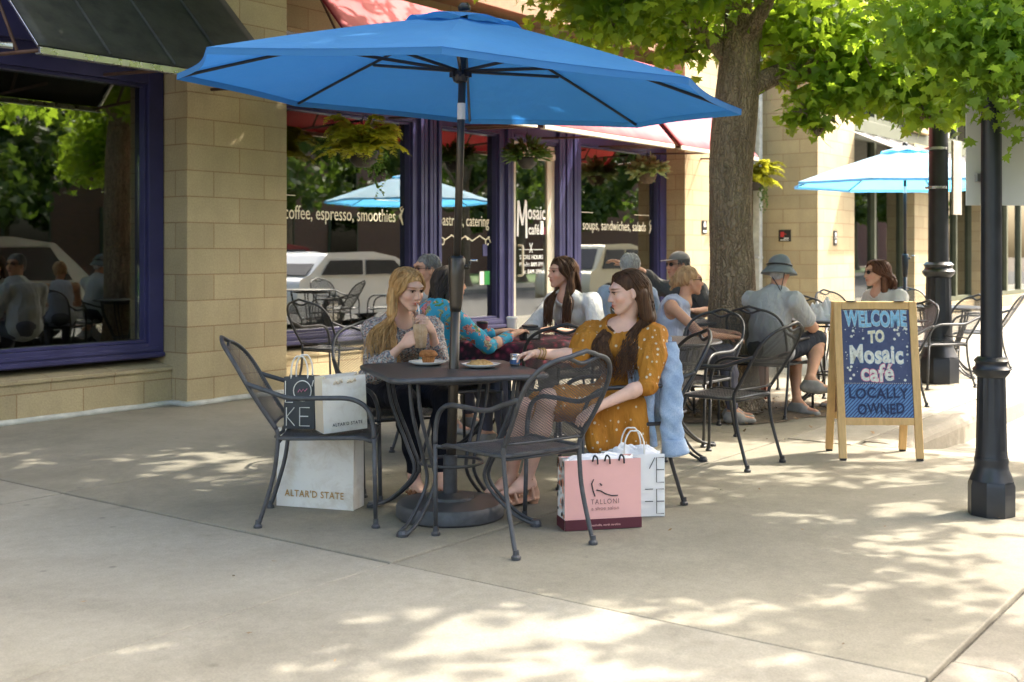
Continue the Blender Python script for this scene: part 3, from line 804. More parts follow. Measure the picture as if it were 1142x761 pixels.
# ------------------------------------------------------------------ tables
def legset(root, mat, rad=.30, n=4, ang0=45, z=.70, spread=.36):
    for k in range(n):
        a = R(ang0 + 360 * k / n); b = MB()
        for off in (-.022, .022):
            px, py = -math.sin(a) * off, math.cos(a) * off
            prof = [(rad, z), (rad - .03, z - .16), (rad - .12, z - .36), (rad - .16, z - .50), (rad - .02, z - .64), (spread, .012)]
            b.tube(catmull([(r * math.cos(a) + px, r * math.sin(a) + py, zz) for r, zz in prof], 5), .0095, 6)
        lg = b.build("leg", mat, root, smooth=True)
        b = MB(); b.lathe([(.02, .03), (.028, .015), (.028, 0)], 10, (spread * math.cos(a), spread * math.sin(a), 0)); b.build("foot_glide", mat, lg)
    b = MB(); b.tube([(.155 * math.cos(2 * PI * k / 24), .155 * math.sin(2 * PI * k / 24), .27) for k in range(24)], .008, 6, closed=True)
    b.build("ring_brace", mat, root, smooth=True); b = MB(); b.tube([(.27 * math.cos(2 * PI * k / 24), .27 * math.sin(2 * PI * k / 24), .685) for k in range(24)], .008, 6, closed=True)
    b.build("ring_brace", mat, root, smooth=True)
def square_top(hw, r=.07):
    L = []
    for (cx, cy, a0) in ((1, 1, 0), (-1, 1, 90), (-1, -1, 180), (1, -1, 270)):
        for k in range(6):
            a = R(a0 + 18 * k); L.append((cx * (hw - r) + r * math.cos(a), cy * (hw - r) + r * math.sin(a)))
    return L
def mesh_top_mat():
    t = NT("perforated_table_top"); o = t.coord()
    ch = t.n("ShaderNodeTexChecker", inp={'Vector': t.mapping(o, (1, 1, 0.001), (0, 0, R(45))), 'Scale': 150.0}).outputs['Fac']
    c = t.mix(ch, (0.018, 0.019, 0.021), (0.05, 0.052, 0.056))
    return t.done(t.bsdf(c, 0.45, 0, t.bump(ch, 0.4, 0.002), 0.5))
M['mesh_top'] = mesh_top_mat()
tab = thing("patio_table", "square black metal table under the large blue umbrella", "table", (-.30, 5.745, 0), R(19))
b = MB(); b.prism(square_top(.375), .712, .728); b.build("tabletop", M['mesh_top'], tab)
b = MB(); b.tube([(x, y, .716) for x, y in square_top(.378)], .014, 8, closed=True); b.build("rim", M['iron_grey'], tab, smooth=True)
legset(tab, M['iron_grey'], .36, 4, 45, .70, .46)
tab2 = thing("patio_table", "small grey topped table between two empty chairs left of the trunk", "table", (.98, 7.62, 0), R(10))
b = MB(); b.lathe([(0.001, .712), (.38, .712), (.39, .72), (.385, .731), (0.001, .731)], 40); b.build("tabletop", M['mesh_top'], tab2, sharp=40)
legset(tab2, M['iron'], .30, 4, 20, .70, .42)
t3 = thing("patio_table", "round table under a dark red cloth where the woman in white sits", "table", (-.02, 8.0, 0), 0)
b = MB(); b.lathe([(0.001, .69), (.46, .69), (.46, .71), (0.001, .71)], 32); b.build("tabletop", M['iron'], t3)
legset(t3, M['iron'], .36, 4, 30, .68, .44)
def cloth_mat():
    t = NT("dark_red_floral_cloth"); o = t.coord()
    v = t.n("ShaderNodeTexVoronoi", feature='F1', inp={'Vector': o, 'Scale': 22.0}).outputs['Distance']
    c = t.ramp(v, [(0.15, (0.30, 0.03, 0.06)), (0.35, (0.10, 0.012, 0.03)), (0.6, (0.03, 0.008, 0.015))])
    return t.done(t.bsdf(c, 0.85))
M['redcloth'] = cloth_mat()
b = MB()
def clothf(u, v):
    a = 2 * PI * u; 
    if v < .55: r = .47 * v / .55; z = .716
    else:
        q = (v - .55) / .45; r = .475 + .035 * q * (1 + .6 * math.sin(9 * a)); z = .716 - .17 * q
    return (r * math.cos(a), r * math.sin(a), z)
b.grid(clothf, 72, 14); o = b.build("tablecloth", M['redcloth'], None, smooth=True, solid=.003, loc=(-.02, 8.0, 0)); tag(o, "dark red patterned cloth draped over the round table", "tablecloth")
def far_table(x, y, label, r=.40):
    q = dup(tab2, (x, y, 0), 0, label); return q
far_table(2.72, 9.95, "round table between the hatted man and the curly haired woman")
far_table(1.35, 9.75, "small table in front of the man in the grey cap")
far_table(4.6, 12.4, "round table under the far pale blue umbrella")

# ------------------------------------------------------------------ umbrellas
def canvas(name, base, tr, k):
    t = NT(name); o = t.coord()
    n = t.noise(o, 1.4, 4); w = t.n("ShaderNodeTexWave", wave_type='BANDS', inp={'Vector': o, 'Scale': 90.0, 'Distortion': 0.0}).outputs['Fac']
    c = t.ramp(n, [(0.3, tuple(x * .9 for x in base)), (0.7, tuple(min(1, x * 1.1) for x in base))])
    nm = t.bump(w, 0.08, 0.001, t.bump(t.noise(t.mapping(o, (1, 1, 1)), 4, 4), 0.5, 0.04))
    a = t.bsdf(c, 0.75, 0, nm, 0.3)
    b_ = t.n("ShaderNodeBsdfTranslucent", inp={'Color': (*tr, 1)}).outputs[0]
    return t.done(t.n("ShaderNodeMixShader", inp={0: k, 1: a, 2: b_}).outputs[0])
M['blue'] = canvas("blue_canvas", (0.07, 0.26, 0.58), (0.04, 0.22, 0.60), 0.45)
M['sunlit_blue'] = canvas("sunlit_blue_canvas", (0.42, 0.62, 0.80), (0.10, 0.50, 0.86), 0.5)  # blue canvas again, with strong sunlight put into its paler colour
def umbrella(name, label, loc, mat, polemat, rad, z_hub, z_rim, hub_off, tilt, base=True, rot0=0.0, crank_z=1.2):
    r = thing(name, label, "umbrella", loc)
    hx, hy = hub_off
    T = Matrix.Translation((hx, hy, z_hub)) @ Euler(tilt).to_matrix().to_4x4()
    dz = z_rim - z_hub
    def cano(a, q):                          # q 0 hub .. 1 rim
        k = (a - rot0) / (PI / 4); f = k - math.floor(k); f = f - .5
        rr = rad * math.cos(PI / 8) / math.cos(f * PI / 4)
        sag = -.06 * math.cos(f * PI) * q * (1 - q)
        z = dz * (q ** 1.12) + sag * (1 if q < .97 else 1.0)
        inset = 1 - .03 * math.cos(f * PI) * (q ** 4)
        return T @ Vector((rr * q * inset * math.cos(a), rr * q * inset * math.sin(a), z))
    b = MB(); NA = 96
    b.grid(lambda u, v: cano(2 * PI * u, .12 + .88 * v), NA, 14)
    can = b.build("canopy", M[mat], r, smooth=False)
    can.data.polygons.foreach_set("use_smooth", [True] * len(can.data.polygons)); can.data.set_sharp_from_angle(angle=R(9))
    b = MB()
    def hem(u, v):
        p = cano(2 * PI * u, .985 + .015 * v); return p - Vector((0, 0, .004 + .03 * (1 if v > .5 else 0) * 0))
    b.grid(lambda u, v: T @ (T.inverted() @ cano(2 * PI * u, .998) + Vector((0, 0, -.03 * v))), NA, 1)
    b.build("hem", M[mat], can)
    # vent cap with scalloped gaps
    b = MB()
    def vent(u, v):
        a = 2 * PI * u; k = (a - rot0) / (PI / 4); f = (k - math.floor(k)) - .5
        q = .012 + .20 * v; p = T.inverted() @ cano(a, q)
        return T @ (p + Vector((0, 0, .022 + .035 * v * max(0, math.cos(f * PI)) - .010 * v)))
    b.grid(vent, NA, 5); b.build("vent", M[mat], can, smooth=True)
    b = MB(); top = T @ Vector((0, 0, .03)); b.lathe([(.03, 0), (.032, .02), (.02, .035), (0.001, .038)], 14, top); b.build("finial", M['black_plastic'], r, smooth=True)
    # ribs and struts
    run = T @ Vector((0, 0, -.27))
    for k in range(8):
        a = rot0 + PI / 4 * k
        L = [cano(a + 1e-4, q) - Vector((0, 0, .018)) for q in (.03, .2, .4, .6, .8, .985)]
        b = MB(); b.tube(L, .0085, 6); rb = b.build("rib", M['black_plastic'], r, smooth=True)
        mid = cano(a + 1e-4, .5) - Vector((0, 0, .03))
        b = MB(); st_ = run + (mid - run).normalized() * .03; b.tube([st_, mid], .0085, 6); b.build("strut", M['black_plastic'], rb)
    # pole
    lo = Vector((0, 0, .1)); up = T @ Vector((0, 0, .02)); cz = crank_z
    mid = lo.lerp(up, (cz - .1) / (up.z - .1))
    b = MB(); b.tube([lo, mid], .0245, 14); b.build("lower_pole", M[polemat], r, smooth=True)
    b = MB(); b.tube([mid, up], .019, 14); b.build("upper_pole", M[polemat], r, smooth=True)
    b = MB()
    d = (up - lo).normalized()
    b.tube([mid - d * .19, mid - d * .16, mid - d * .02, mid + d * .07, mid + d * .085], [.026, .031, .04, .042, .03], 14)
    b.tube([mid + Vector((.035, 0, .03)), mid + Vector((.06, 0, .03))], .012, 8)
    cr = b.build("crank_housing", M['bronze'] if polemat == 'bronze' else M['black_plastic'], r, smooth=True)
    b = MB(); b.tube([mid + Vector((.06, 0, .03)), mid + Vector((.068, -.01, .06)), mid + Vector((.075, -.05, .062)), mid + Vector((.105, -.05, .062))], .007, 8); b.build("crank_handle", M['chrome'], cr, smooth=True)
    b = MB(); b.lathe([(.02, -.06), (.036, -.05), (.042, -.02), (.036, .0), (.02, .01)], 14, run); 
    for k in range(8):
        a = rot0 + PI / 4 * k; b.box(-.01, .01, -.006, .006, -.02, .004, M=Matrix.Translation(run + Vector((.045 * math.cos(a), .045 * math.sin(a), -.01))) @ Matrix.Rotation(a, 4, 'Z'))
    b.build("runner", M['black_plastic'], r)
    b = MB(); q = mid.lerp(up, .62); b.lathe([(.0205, -.04), (.0205, .04)], 14, q); b.build("care_label", M['white_ceramic'], r)
    if base:
        b = MB(); b.lathe([(.0, .0), (.255, 0), (.268, .012), (.268, .055), (.255, .075), (.18, .085), (.12, .092), (.115, .105), (.05, .115), (.035, .12), (.035, .30), (.028, .305)], 44, (0, 0, 0)); b.build("base", M['iron_grey'] if polemat == 'bronze' else M['iron'], r, sharp=35)
    return r
umbrella("patio_umbrella", "large blue patio umbrella tilted over the front table", (-.305, 5.75, .0), 'blue', 'bronze', 1.40, 2.465, 2.095, (.068, .0), (R(1.0), R(3.6), 0), True)
umbrella("patio_umbrella", "sunlit pale blue umbrella beside the lamp post in the distance", (4.72, 14.0, 0), 'sunlit_blue', 'black_plastic', 1.38, 2.56, 2.12, (.0, 0), (0, R(.6), 0), True, R(12))

# ------------------------------------------------------------------ lamp posts
def lamp_post(label, loc, base_r, pole_r, fat):
    r = thing("lamp_post", label, "lamp post", loc, R(12))
    b = MB(); k = base_r
    b.lathe([(k, 0), (k, .16 * fat), (k * .93, .185 * fat)], 8); b.lathe([(k * .93, .185 * fat), (k * .74, .245 * fat), (k * .70, .27 * fat), (k * .73, .29 * fat), (k * .70, .31 * fat)], 24)
    bs = b.build("base", M['lamp'], r, sharp=30)
    b = MB(); b.lathe([(k * .685, .311 * fat), (k * .66, .35 * fat), (k * .60, .74 * fat)], 32, flute=lambda q, z: z > .32 * fat)
    b.lathe([(k * .60, .741 * fat), (k * .76, .765 * fat), (k * .80, .785 * fat), (k * .68, .80 * fat), (k * .66, .815 * fat), (k * .74, .83 * fat), (k * .6, .85 * fat)], 28)
    b.build("fluted_collar", M['lamp'], r, sharp=50)
    b = MB(); b.lathe([(pole_r, .85 * fat), (pole_r * .82, 4.6)], 32, flute=lambda q, z: True); b.build("pole", M['lamp'], r, sharp=60)
    b = MB(); b.lathe([(pole_r * .82, 4.6), (.12, 4.65), (.1, 4.7), (.17, 4.8), (.2, 5.1), (.12, 5.3), (.02, 5.42)], 20); b.build("lantern", M['white_ceramic'], r, smooth=True)
    return r
lp1 = lamp_post("black fluted lamp post nearest the camera at the right edge", (2.385, 5.80, 0), .112, .052, .92)
lp2 = lamp_post("black lamp post in the distance beside the pale blue umbrella", (4.28, 11.7, 0), .20, .10, 1.42)
# blank backs of street signs
r = thing("street_sign", "large blank white sign panel seen from behind at the right lamp post", "sign", (2.46, 5.93, 0), R(3))
b = MB(); b.box(-.155, .42, -.004, .004, 1.54, 2.25); b.build("panel", M['white_paint'], r, bevel=.002)
b = MB(); b.box(-.11, -.03, -.035, -.0045, 1.66, 1.70); b.box(-.11, -.03, -.035, -.0045, 2.05, 2.09); b.build("clamp", M['chrome'], r)
M['tan_sign'] = plain("sign_back", (0.33, 0.29, 0.25), 0.5, 0.15, 5)
r = thing("street_sign", "small brown sign seen edge-on strapped to the far lamp post", "sign", (4.44, 11.68, 0), R(50))
b = MB(); b.box(-.08, .16, -.012, .012, 1.68, 2.42); b.build("panel", M['tan_sign'], r, bevel=.004)
for z in (1.95, 2.34): b = MB(); b.lathe([(.106, -.012), (.106, .012)], 24, (-.15, .14, z)); b.build("strap", M['chrome'], r)

# ------------------------------------------------------------------ sandwich board
sb = thing("sandwich_board", "pine A-frame chalkboard reading WELCOME TO MOSAIC CAFE on the pavement", "sign", (2.315, 7.45, 0), R(-2))
HT, HW, LEAN = 1.0, .262, .165
def lean(s): return Matrix.Rotation(s, 4, 'X')
th = math.atan2(LEAN, HT)
Fm = Matrix.Translation((0, -LEAN, 0)) @ Matrix.Rotation(-th, 4, 'X')
Bm = Matrix.Translation((0, LEAN + .04, 0)) @ Matrix.Rotation(th, 4, 'X')
def aframe(Mx, nm):
    b = MB()
    b.box(-HW, -HW + .048, -.012, .012, 0.012, HT, M=Mx); b.box(HW - .048, HW, -.012, .012, 0.012, HT, M=Mx)
    b.box(-HW + .0485, HW - .0485, -.011, .011, HT - .05, HT - .0005, M=Mx); b.box(-HW + .0485, HW - .0485, -.011, .011, .22, .265, M=Mx)
    return b.build(nm, M['wood'], sb, bevel=.004)
aframe(Fm, "front_frame"); aframe(Bm, "rear_frame")
b = MB(); b.box(-HW + .0485, HW - .0485, -.004, .004, .266, HT - .051, M=Bm); b.build("rear_panel", M['masonite'], sb)
b = MB()
for Mx in (Fm, Bm):
    for s in (-1, 1): b.box(s * (HW - .024) - .02, s * (HW - .024) + .02, -.01, .01, 0, .0118, M=Mx)
b.build("foot_pad", M['black_plastic'], sb)
b = MB()
for s in (-1, 1): b.box(s * .15 - .03, s * .15 + .03, -.03, .035, HT * math.cos(th) + .001, HT * math.cos(th) + .006)
b.build("hinge", M['bronze'], sb)
def chalk_mat():
    t = NT("chalkboard"); o = t.coord(); n = t.noise(o, 5, 6, 0.7, 1.2); n2 = t.noise(o, 60, 3)
    c = t.ramp(t.math('ADD', t.math('MULTIPLY', n, .8), t.math('MULTIPLY', n2, .2)), [(0.3, (0.045, 0.058, 0.14)), (0.7, (0.095, 0.12, 0.23))])
    return t.done(t.bsdf(c, 0.8))
M['chalkboard'] = chalk_mat()
def hatch_mat():
    t = NT("blue_chalk_hatching"); o = t.coord()
    w = t.n("ShaderNodeTexWave", wave_type='BANDS', bands_direction='DIAGONAL', inp={'Vector': t.mapping(o, (1, .1, -1)), 'Scale': 28.0, 'Distortion': 1.2, 'Detail Scale': 2.0}).outputs['Fac']
    c = t.ramp(w, [(0.3, (0.05, 0.085, 0.22)), (0.6, (0.13, 0.27, 0.52))])
    return t.done(t.bsdf(c, 0.85))
M['hatch'] = hatch_mat()
b = MB(); b.box(-HW + .0485, HW - .0485, -.004, .004, .266, HT - .051, M=Fm)
board = b.build("chalkboard_panel", M['chalkboard'], sb)
def chalk(name, col): 
    t = NT(name); n = t.noise(t.coord(), 55, 4, .7); c = t.ramp(n, [(0.3, tuple(x * .62 for x in col)), (0.62, col)]); return t.done(t.bsdf(c, .9))
M['ch_white'] = chalk("white_chalk", (0.80, 0.82, 0.76)); M['ch_blue'] = chalk("light_blue_chalk", (0.30, 0.60, 0.85)); M['ch_pink'] = chalk("pink_chalk", (0.78, 0.28, 0.40)); M['ch_dark'] = chalk("dark_chalk", (0.035, 0.05, 0.12)); M['ch_cream'] = chalk("cream_chalk", (0.82, 0.80, 0.62)); M['ch_shadow'] = chalk('grey_blue_chalk', (0.075, 0.15, 0.32)); M['ch_mid'] = chalk("mid_blue_chalk", (0.14, 0.32, 0.62))
FX = Matrix.Rotation(PI / 2, 4, 'X')
def btext(body, x0, x1, z, h, mat, lift, offset=.0, name="lettering", spacing=1.05):
    o = text_mesh(body, h, M[mat], None, Matrix.Identity(4), name, 1, offset, 0, .0002, 'LEFT', spacing)
    xs = [v.co.x for v in o.data.vertices]; a, c = min(xs), max(xs); s = (x1 - x0) / (c - a)
    rn = random.Random(len(body) + int(z * 100))
    for v in o.data.vertices:
        xx = x0 + (v.co.x - a) * s
        v.co = Fm @ Vector((xx, -.0045 - lift - v.co.z, z + v.co.y + .004 * math.sin(xx * 40 + z * 9)))
    o.parent = board; return o
def outlined(body, x0, x1, z, h, mfill, mline, off, eo=.0045, lift=0.0):
    btext(body, x0 - eo, x1 + eo, z, h, mline, .0003 + lift, off + eo); btext(body, x0, x1, z, h, mfill, .0012 + lift, off)
b = MB(); b.box(-HW + .05, HW - .05, -.0052, -.0045, .268, .475, M=Fm); b.build("hatched_field", M['hatch'], board)
outlined("WELCOME", -.195, .195, .845, .135, 'ch_blue', 'ch_white', .0055, .0022)
outlined("TO", -.052, .052, .742, .10, 'ch_cream', 'ch_mid', .0055, .0022)
outlined("Mosaic", -.17, .165, .612, .155, 'ch_white', 'ch_mid', .006, .0025)
outlined("café", -.105, .10, .497, .15, 'ch_white', 'ch_pink', .0035, .0042)
outlined("LOCALLY", -.185, .185, .388, .092, 'ch_dark', 'ch_shadow', .0012, .004, .0016)
outlined("OWNED", -.135, .155, .290, .092, 'ch_dark', 'ch_shadow', .0012, .004, .0016)
b = MB(); rn = random.Random(5)
for k in range(170):
    x, z = rn.uniform(-.2, .2), rn.uniform(.49, .84)
    if any(abs(x) < w_ and z0 - .012 < z < z1 + .012 for w_, z0, z1 in ((.07, .735, .83), (.185, .60, .73), (.125, .485, .60))): continue
    q = rn.choice([.002, .003, .004, .0075, .009])
    L = [(x + q * math.cos(a), z + q * math.sin(a)) for a in [2 * PI * i / 8 for i in range(8)]]
    b.add([Fm @ Vector((p[0], -.0049, p[1])) for p in L], [tuple(range(8))])
for k in range(34):
    for z in (.481, .942):
        x = -.2 + .4 * k / 33; q = .002
        b.add([Fm @ Vector((x + q * i, -.0056, z + q * j)) for i, j in ((-1, -1), (1, -1), (1, 1), (-1, 1))], [(0, 1, 2, 3)])
b.build("chalk_dots", M['ch_white'], board)

# ------------------------------------------------------------------ shopping bags
def paper(name, col, marble=None, rough=.75):
    t = NT(name); o = t.coord(); n = t.noise(o, 6, 5, .6, .6); n2 = t.noise(o, 120, 2)
    c = t.ramp(n, [(.3, tuple(x * .93 for x in col)), (.7, col)])
    if marble: c = t.mix(t.ramp(t.noise(o, 7.5, 7, .72, .5), [(.46, (0, 0, 0)), (.72, (.75, .75, .75))]), c, marble)
    return t.done(t.bsdf(c, rough, 0, t.bump(t.noise(o, 4, 3), .25, .01), .35))
M['marble_bag'] = paper("white_mottled_paper", (.78, .76, .71), (.52, .45, .36)); M['charcoal_bag'] = paper("charcoal_paper", (.075, .08, .085)); M['pink_bag'] = paper("pink_paper", (.80, .44, .40)); M['white_bag'] = paper("white_paper", (.80, .80, .79)); M['kraft_side'] = paper("cream_paper", (.70, .60, .46))
M['gold'] = plain("gold_print", (0.42, 0.25, 0.08), .5, .1, 30); M['tissue'] = paper("tissue_paper", (.78, .78, .80), None, .9); M['burgundy'] = plain("burgundy_print", (.09, .02, .03), .6, .1, 8); M['rope'] = plain("cord", (.75, .74, .70), .7, .1, 30); M['ink'] = plain("black_ink", (.03, .03, .035), .6, .1, 10)
def bag(name, label, loc, rz, w, h, d, mat, side=None, flare=.0, tilt=0.0):
    r = thing(name, label, "shopping bag", loc, rz)
    b = MB(); t_ = .0015
    def P(x, y, z): 
        q = z / h; return (x, y * (1 - .10 * q), z)
    hw, hd = w / 2, d / 2
    # front, back
    nx, nz = 8, 8
    for s in (-1, 1):
        b.grid(lambda u, v: P(-hw + w * u, s * (hd + .006 * math.sin(PI * u) * math.sin(PI * v)), h * v), nx, nz)
    b.quad(P(-hw, -hd, 0), P(hw, -hd, 0), P(hw, hd, 0), P(-hw, hd, 0))
    b.build("body", M[mat], r, solid=.002)
    for s in (-1, 1):                                   # gussets fold inward
        b = MB(); b.grid(lambda u, v: P(s * (hw - .035 * (1 - abs(2 * u - 1)) * (v ** 1.5) - .0012), -hd + d * u, h * v), 6, 8)
        b.build("gusset", M[side or mat], r, solid=.002)
    return r
def bag_text(r, body, x0, x1, z, size, mat, d, offset=0.0, name="lettering", spacing=1.0, h=1.0):
    o = text_mesh(body, size, M[mat], r, Matrix.Identity(4), name, 1, offset, 0, .0002, 'LEFT', spacing)
    xs = [v.co.x for v in o.data.vertices]; a, c = min(xs), max(xs); s = (x1 - x0) / (c - a)
    for v in o.data.vertices:
        zz = z + v.co.y; v.co = Vector((x0 + (v.co.x - a) * s, -(d / 2 * (1 - .1 * zz / h)) - .0085 - v.co.z, zz))
    return o
def handles(r, w, h, d, mat, sp=.16, up=.11, rad=.004, ys=(-1, 1), drop=0.0, lean=0.0):
    for s in ys:
        b = MB(); y = s * d / 2 * .86
        b.tube(catmull([(-sp / 2, y, h - .03), (-sp / 2 + .003, y + lean * .2, h + up * .5 - drop), (-sp / 4, y + lean * .8, h + up * .95 - drop), (0, y + lean, h + up - drop), (sp / 4, y + lean * .8, h + up * .95 - drop), (sp / 2 - .003, y + lean * .2, h + up * .5 - drop), (sp / 2, y, h - .03)], 5), rad, 6)
        b.build("handle", M[mat], r, smooth=True)
def strokes(r, lines, d, h, mat, rad, name="lettering", lift=.009):
    b = MB()
    for L in lines: b.tube([(x, -(d / 2 * (1 - .1 * z / h)) - lift, z) for x, z in L], rad, 4, flat=1)
    return b.build(name, M[mat], r)
# under the left chair
rz = R(-17)
g1_ = bag("shopping_bag", "big mottled white ALTAR'D STATE bag on the pavement under the left chair", (-.985, 5.99, .001), rz, .43, .40, .13, 'marble_bag', 'marble_bag')
bag_text(g1_, "ALTAR'D STATE", -.165, .165, .055, .048, 'gold', .13, .0006, spacing=1.15, h=.40)
# on its seat
g2_ = bag("shopping_bag", "charcoal paper bag with thin white lettering on the left chair", (-1.045, 5.80, .432), R(-6), .155, .255, .10, 'charcoal_bag', 'charcoal_bag')
strokes(g2_, [[(-.068, .235), (-.068, .13), (-.03, .13)], [(.0 + .045 * math.cos(a) + .018, .187 + .05 * math.sin(a)) for a in [k * PI / 10 for k in range(21)]],
              [(-.062, .105), (-.062, .015)], [(-.022, .105), (-.06, .06), (-.02, .015)], [(.055, .105), (.005, .105), (.005, .015), (.055, .015)], [(.005, .062), (.048, .062)],
              [(.066, .21), (.074, .24)]], .10, .255, 'white_letter', .0026)
strokes(g2_, [[(-.005, .18), (.005, .195), (.012, .182), (.022, .196), (.03, .185), (.042, .198)]], .10, .255, 'ch_pink', .0022)
handles(g2_, .155, .255, .10, 'rope', .085, .10, .004)
g3_ = bag("shopping_bag", "small mottled white ALTAR'D STATE bag leaning on the left chair seat", (-.835, 5.71, .437), R(30), .225, .265, .11, 'marble_bag', 'kraft_side')
bag_text(g3_, "ALTAR'D STATE", -.07, .085, .03, .022, 'ink', .11, .0002, spacing=1.15, h=.265)
b = MB(); 
for x in (-.035, .035):
    b.tube(catmull([(x - .02, -.055, .235), (x - .01, -.062, .25), (x, -.06, .238), (x + .015, -.064, .255), (x + .022, -.06, .24)], 4), .005, 5)
b.build("ribbon", M['kraft_side'], g3_, smooth=True); g3_.rotation_euler = (R(3), R(-3), R(30))
# pink shoe bag and white bag on the right
pk = bag("shopping_bag", "pink TALLONI shoe salon bag with dotted side on the pavement", (.415, 5.55, .001), R(13), .375, .325, .13, 'pink_bag', 'white_bag')
b = MB(); b.box(-.188, .188, -.0745, -.0665, .0, .048); b.box(-.1915, -.1890, -.064, .064, .0, .048); b.build("base_band", M['burgundy'], pk)
bag_text(pk, "TALLONI", -.062, .075, .118, .034, 'ink', .13, -.0006, spacing=1.25, h=.325)
bag_text(pk, "a shoe salon", -.06, .075, .09, .024, 'burgundy', .13, -.0004, h=.325)
bag_text(pk, "nashville, north carolina", -.06, .08, .017, .014, 'pink_bag', .142, 0, h=.325)
strokes(pk, [[(-.048, .235), (-.058, .215), (-.052, .185), (-.042, .155)], [(-.035, .185), (-.015, .18), (.01, .165), (.04, .155), (.07, .155)], [(-.018, .215), (-.008, .205)]], .13, .325, 'ink', .0028, "emblem")
b = MB(); rn = random.Random(3); b2 = MB()
for k in range(44):
    y, z = rn.uniform(-.056, .056), rn.uniform(.06, .315); q = rn.choice([.006, .009, .012]); tgt = b if k % 2 else b2
    tgt.add([(-.1905, y + q * math.cos(a), z + 1.25 * q * math.sin(a)) for a in [2 * PI * i / 10 for i in range(10)]], [tuple(range(10))])
b.build("dots", M['ink'], pk); M['peach'] = plain("peach_print", (.80, .36, .22), .6, .05, 8); b2.build("dots", M['peach'], pk)
b = MB()
for x in (-.04, .02, .09):
    b.tube(catmull([(x - .012, -.063, .318), (x - .006, -.07, .345), (x + .008, -.072, .335), (x + .012, -.069, .305)], 4), .0045, 6)
b.build("handle", M['ink'], pk, smooth=True)
def tissue_mesh(seed, w, d, h):
    rn = np.random.default_rng(seed); ph = rn.uniform(0, 6, 8)
    def f(u, v):
        x = (u - .5) * w; y = (v - .5) * d
        e = (1 - (2 * u - 1) ** 4) * (1 - (2 * v - 1) ** 4)
        z = h * e * (.45 + .35 * math.sin(9 * u + ph[0]) * math.sin(7 * v + ph[1]) + .3 * abs(math.sin(17 * u + 5 * v + ph[2])) + .2 * abs(math.sin(13 * v - 9 * u + ph[3])))
        return (x + .01 * math.sin(11 * v + ph[4]), y + .01 * math.sin(13 * u + ph[5]), z)
    b = MB(); b.grid(f, 28, 14); return b
o = tissue_mesh(2, .33, .10, .026).build("tissue_paper", M['tissue'], pk, loc=(.0, .01, .315))
wb = bag("shopping_bag", "white bag with thin black outline lettering behind the pink bag", (.60, 5.80, .001), R(4), .30, .305, .12, 'white_bag')
strokes(wb, [[(.10, .29), (.072, .235)], [(.145, .29), (.108, .29), (.108, .168), (.145, .168)], [(.108, .23), (.145, .23)], [(.145, .135), (.108, .135), (.108, .015), (.145, .015)], [(.108, .075), (.145, .075)], [(.05, .135), (.09, .135)], [(.05, .075), (.09, .075)]], .12, .305, 'ink', .002)
handles(wb, .30, .305, .12, 'rope', .10, .115, .004)
o = tissue_mesh(5, .27, .09, .05).build("tissue_paper", M['tissue'], wb, loc=(0, 0, .295))

# ------------------------------------------------------------------ food on the table
def plate_at(x, y, label):
    r = thing("plate", label, "plate", (x, y, .7295))
    b = MB(); b.lathe([(.0, .004), (.05, .004), (.062, .008), (.095, .02), (.098, .019), (.065, .003), (.05, .0), (0, 0)], 36); b.build("dish", M['white_ceramic'], r, smooth=True); return r
pl1 = plate_at(-.43, 5.93, "white plate holding the muffin, left of the umbrella pole")
pl2 = plate_at(-.155, 5.80, "white plate holding the flat pastry, right of the umbrella pole")
def crumb(name, a, b_, s): 
    t = NT(name); o = t.coord(); n = t.noise(o, s, 6, .7); c = t.ramp(n, [(.3, a), (.68, b_)]); return t.done(t.bsdf(c, .8, 0, t.bump(t.noise(o, s * 2, 5), .8, .006), .3))
M['muffin'] = crumb("muffin_crumb", (.20, .07, .02), (.45, .20, .07), 60); M['pastry'] = crumb("pastry_crumb", (.42, .20, .05), (.72, .47, .20), 70)
r = thing("muffin", "brown muffin on the left plate", "food", (-.425, 5.925, .736))
b = MB(); sides = 40; prof = [(.0, 0), (.026, 0), (.034, .036)]
v = []; f = []
for (q, z) in prof[1:]:
    for k in range(sides): v.append((q * (1 + .05 * (k % 2)) * math.cos(2 * PI * k / sides), q * (1 + .05 * (k % 2)) * math.sin(2 * PI * k / sides), z))
f = [(k, (k + 1) % sides, sides + (k + 1) % sides, sides + k) for k in range(sides)] + [tuple(range(sides))[::-1]]
b.add(v, f); b.build("base", M['muffin'], r)
b = MB(); rn = random.Random(2)
b.lathe([(.034, .035), (.046, .042), (.046, .052), (.036, .064), (.018, .069), (.001, .07)], 22)
b.v[-1] = np.array([(x * (1 + rn.uniform(-.07, .07)), y * (1 + rn.uniform(-.07, .07)), z + rn.uniform(-.003, .003)) for x, y, z in b.v[-1]])
b.build("crown", M['muffin'], r, smooth=True)
r = thing("pastry", "flat golden pastry on the right plate", "food", (-.16, 5.80, .7365))
b = MB()
b.grid(lambda u, v: ((.002 + .07 * v) * math.cos(2 * PI * u), (.002 + .05 * v) * math.sin(2 * PI * u), .026 * (1 - v ** 3) + .004 * math.sin(30 * u * v) + .004 * math.sin(19 * v + 21 * u * 2 * PI)), 40, 8)
o = b.build("crust", M['pastry'], r, smooth=True)
r = thing("condiment_jar", "small glass jar with blue label by the reaching hand", "jar", (.015, 5.90, .73))
b = MB(); b.lathe([(.024, 0), (.025, .01), (.025, .035), (.022, .045), (.024, .05), (.024, .058), (.001, .058)], 20); b.build("glass_body", M['chrome'], r, smooth=True)
M['label_blue'] = plain("blue_label", (.05, .10, .22), .5, .1, 8)
b = MB(); b.lathe([(.0256, .008), (.0256, .03)], 20); b.build("paper_label", M['label_blue'], r)
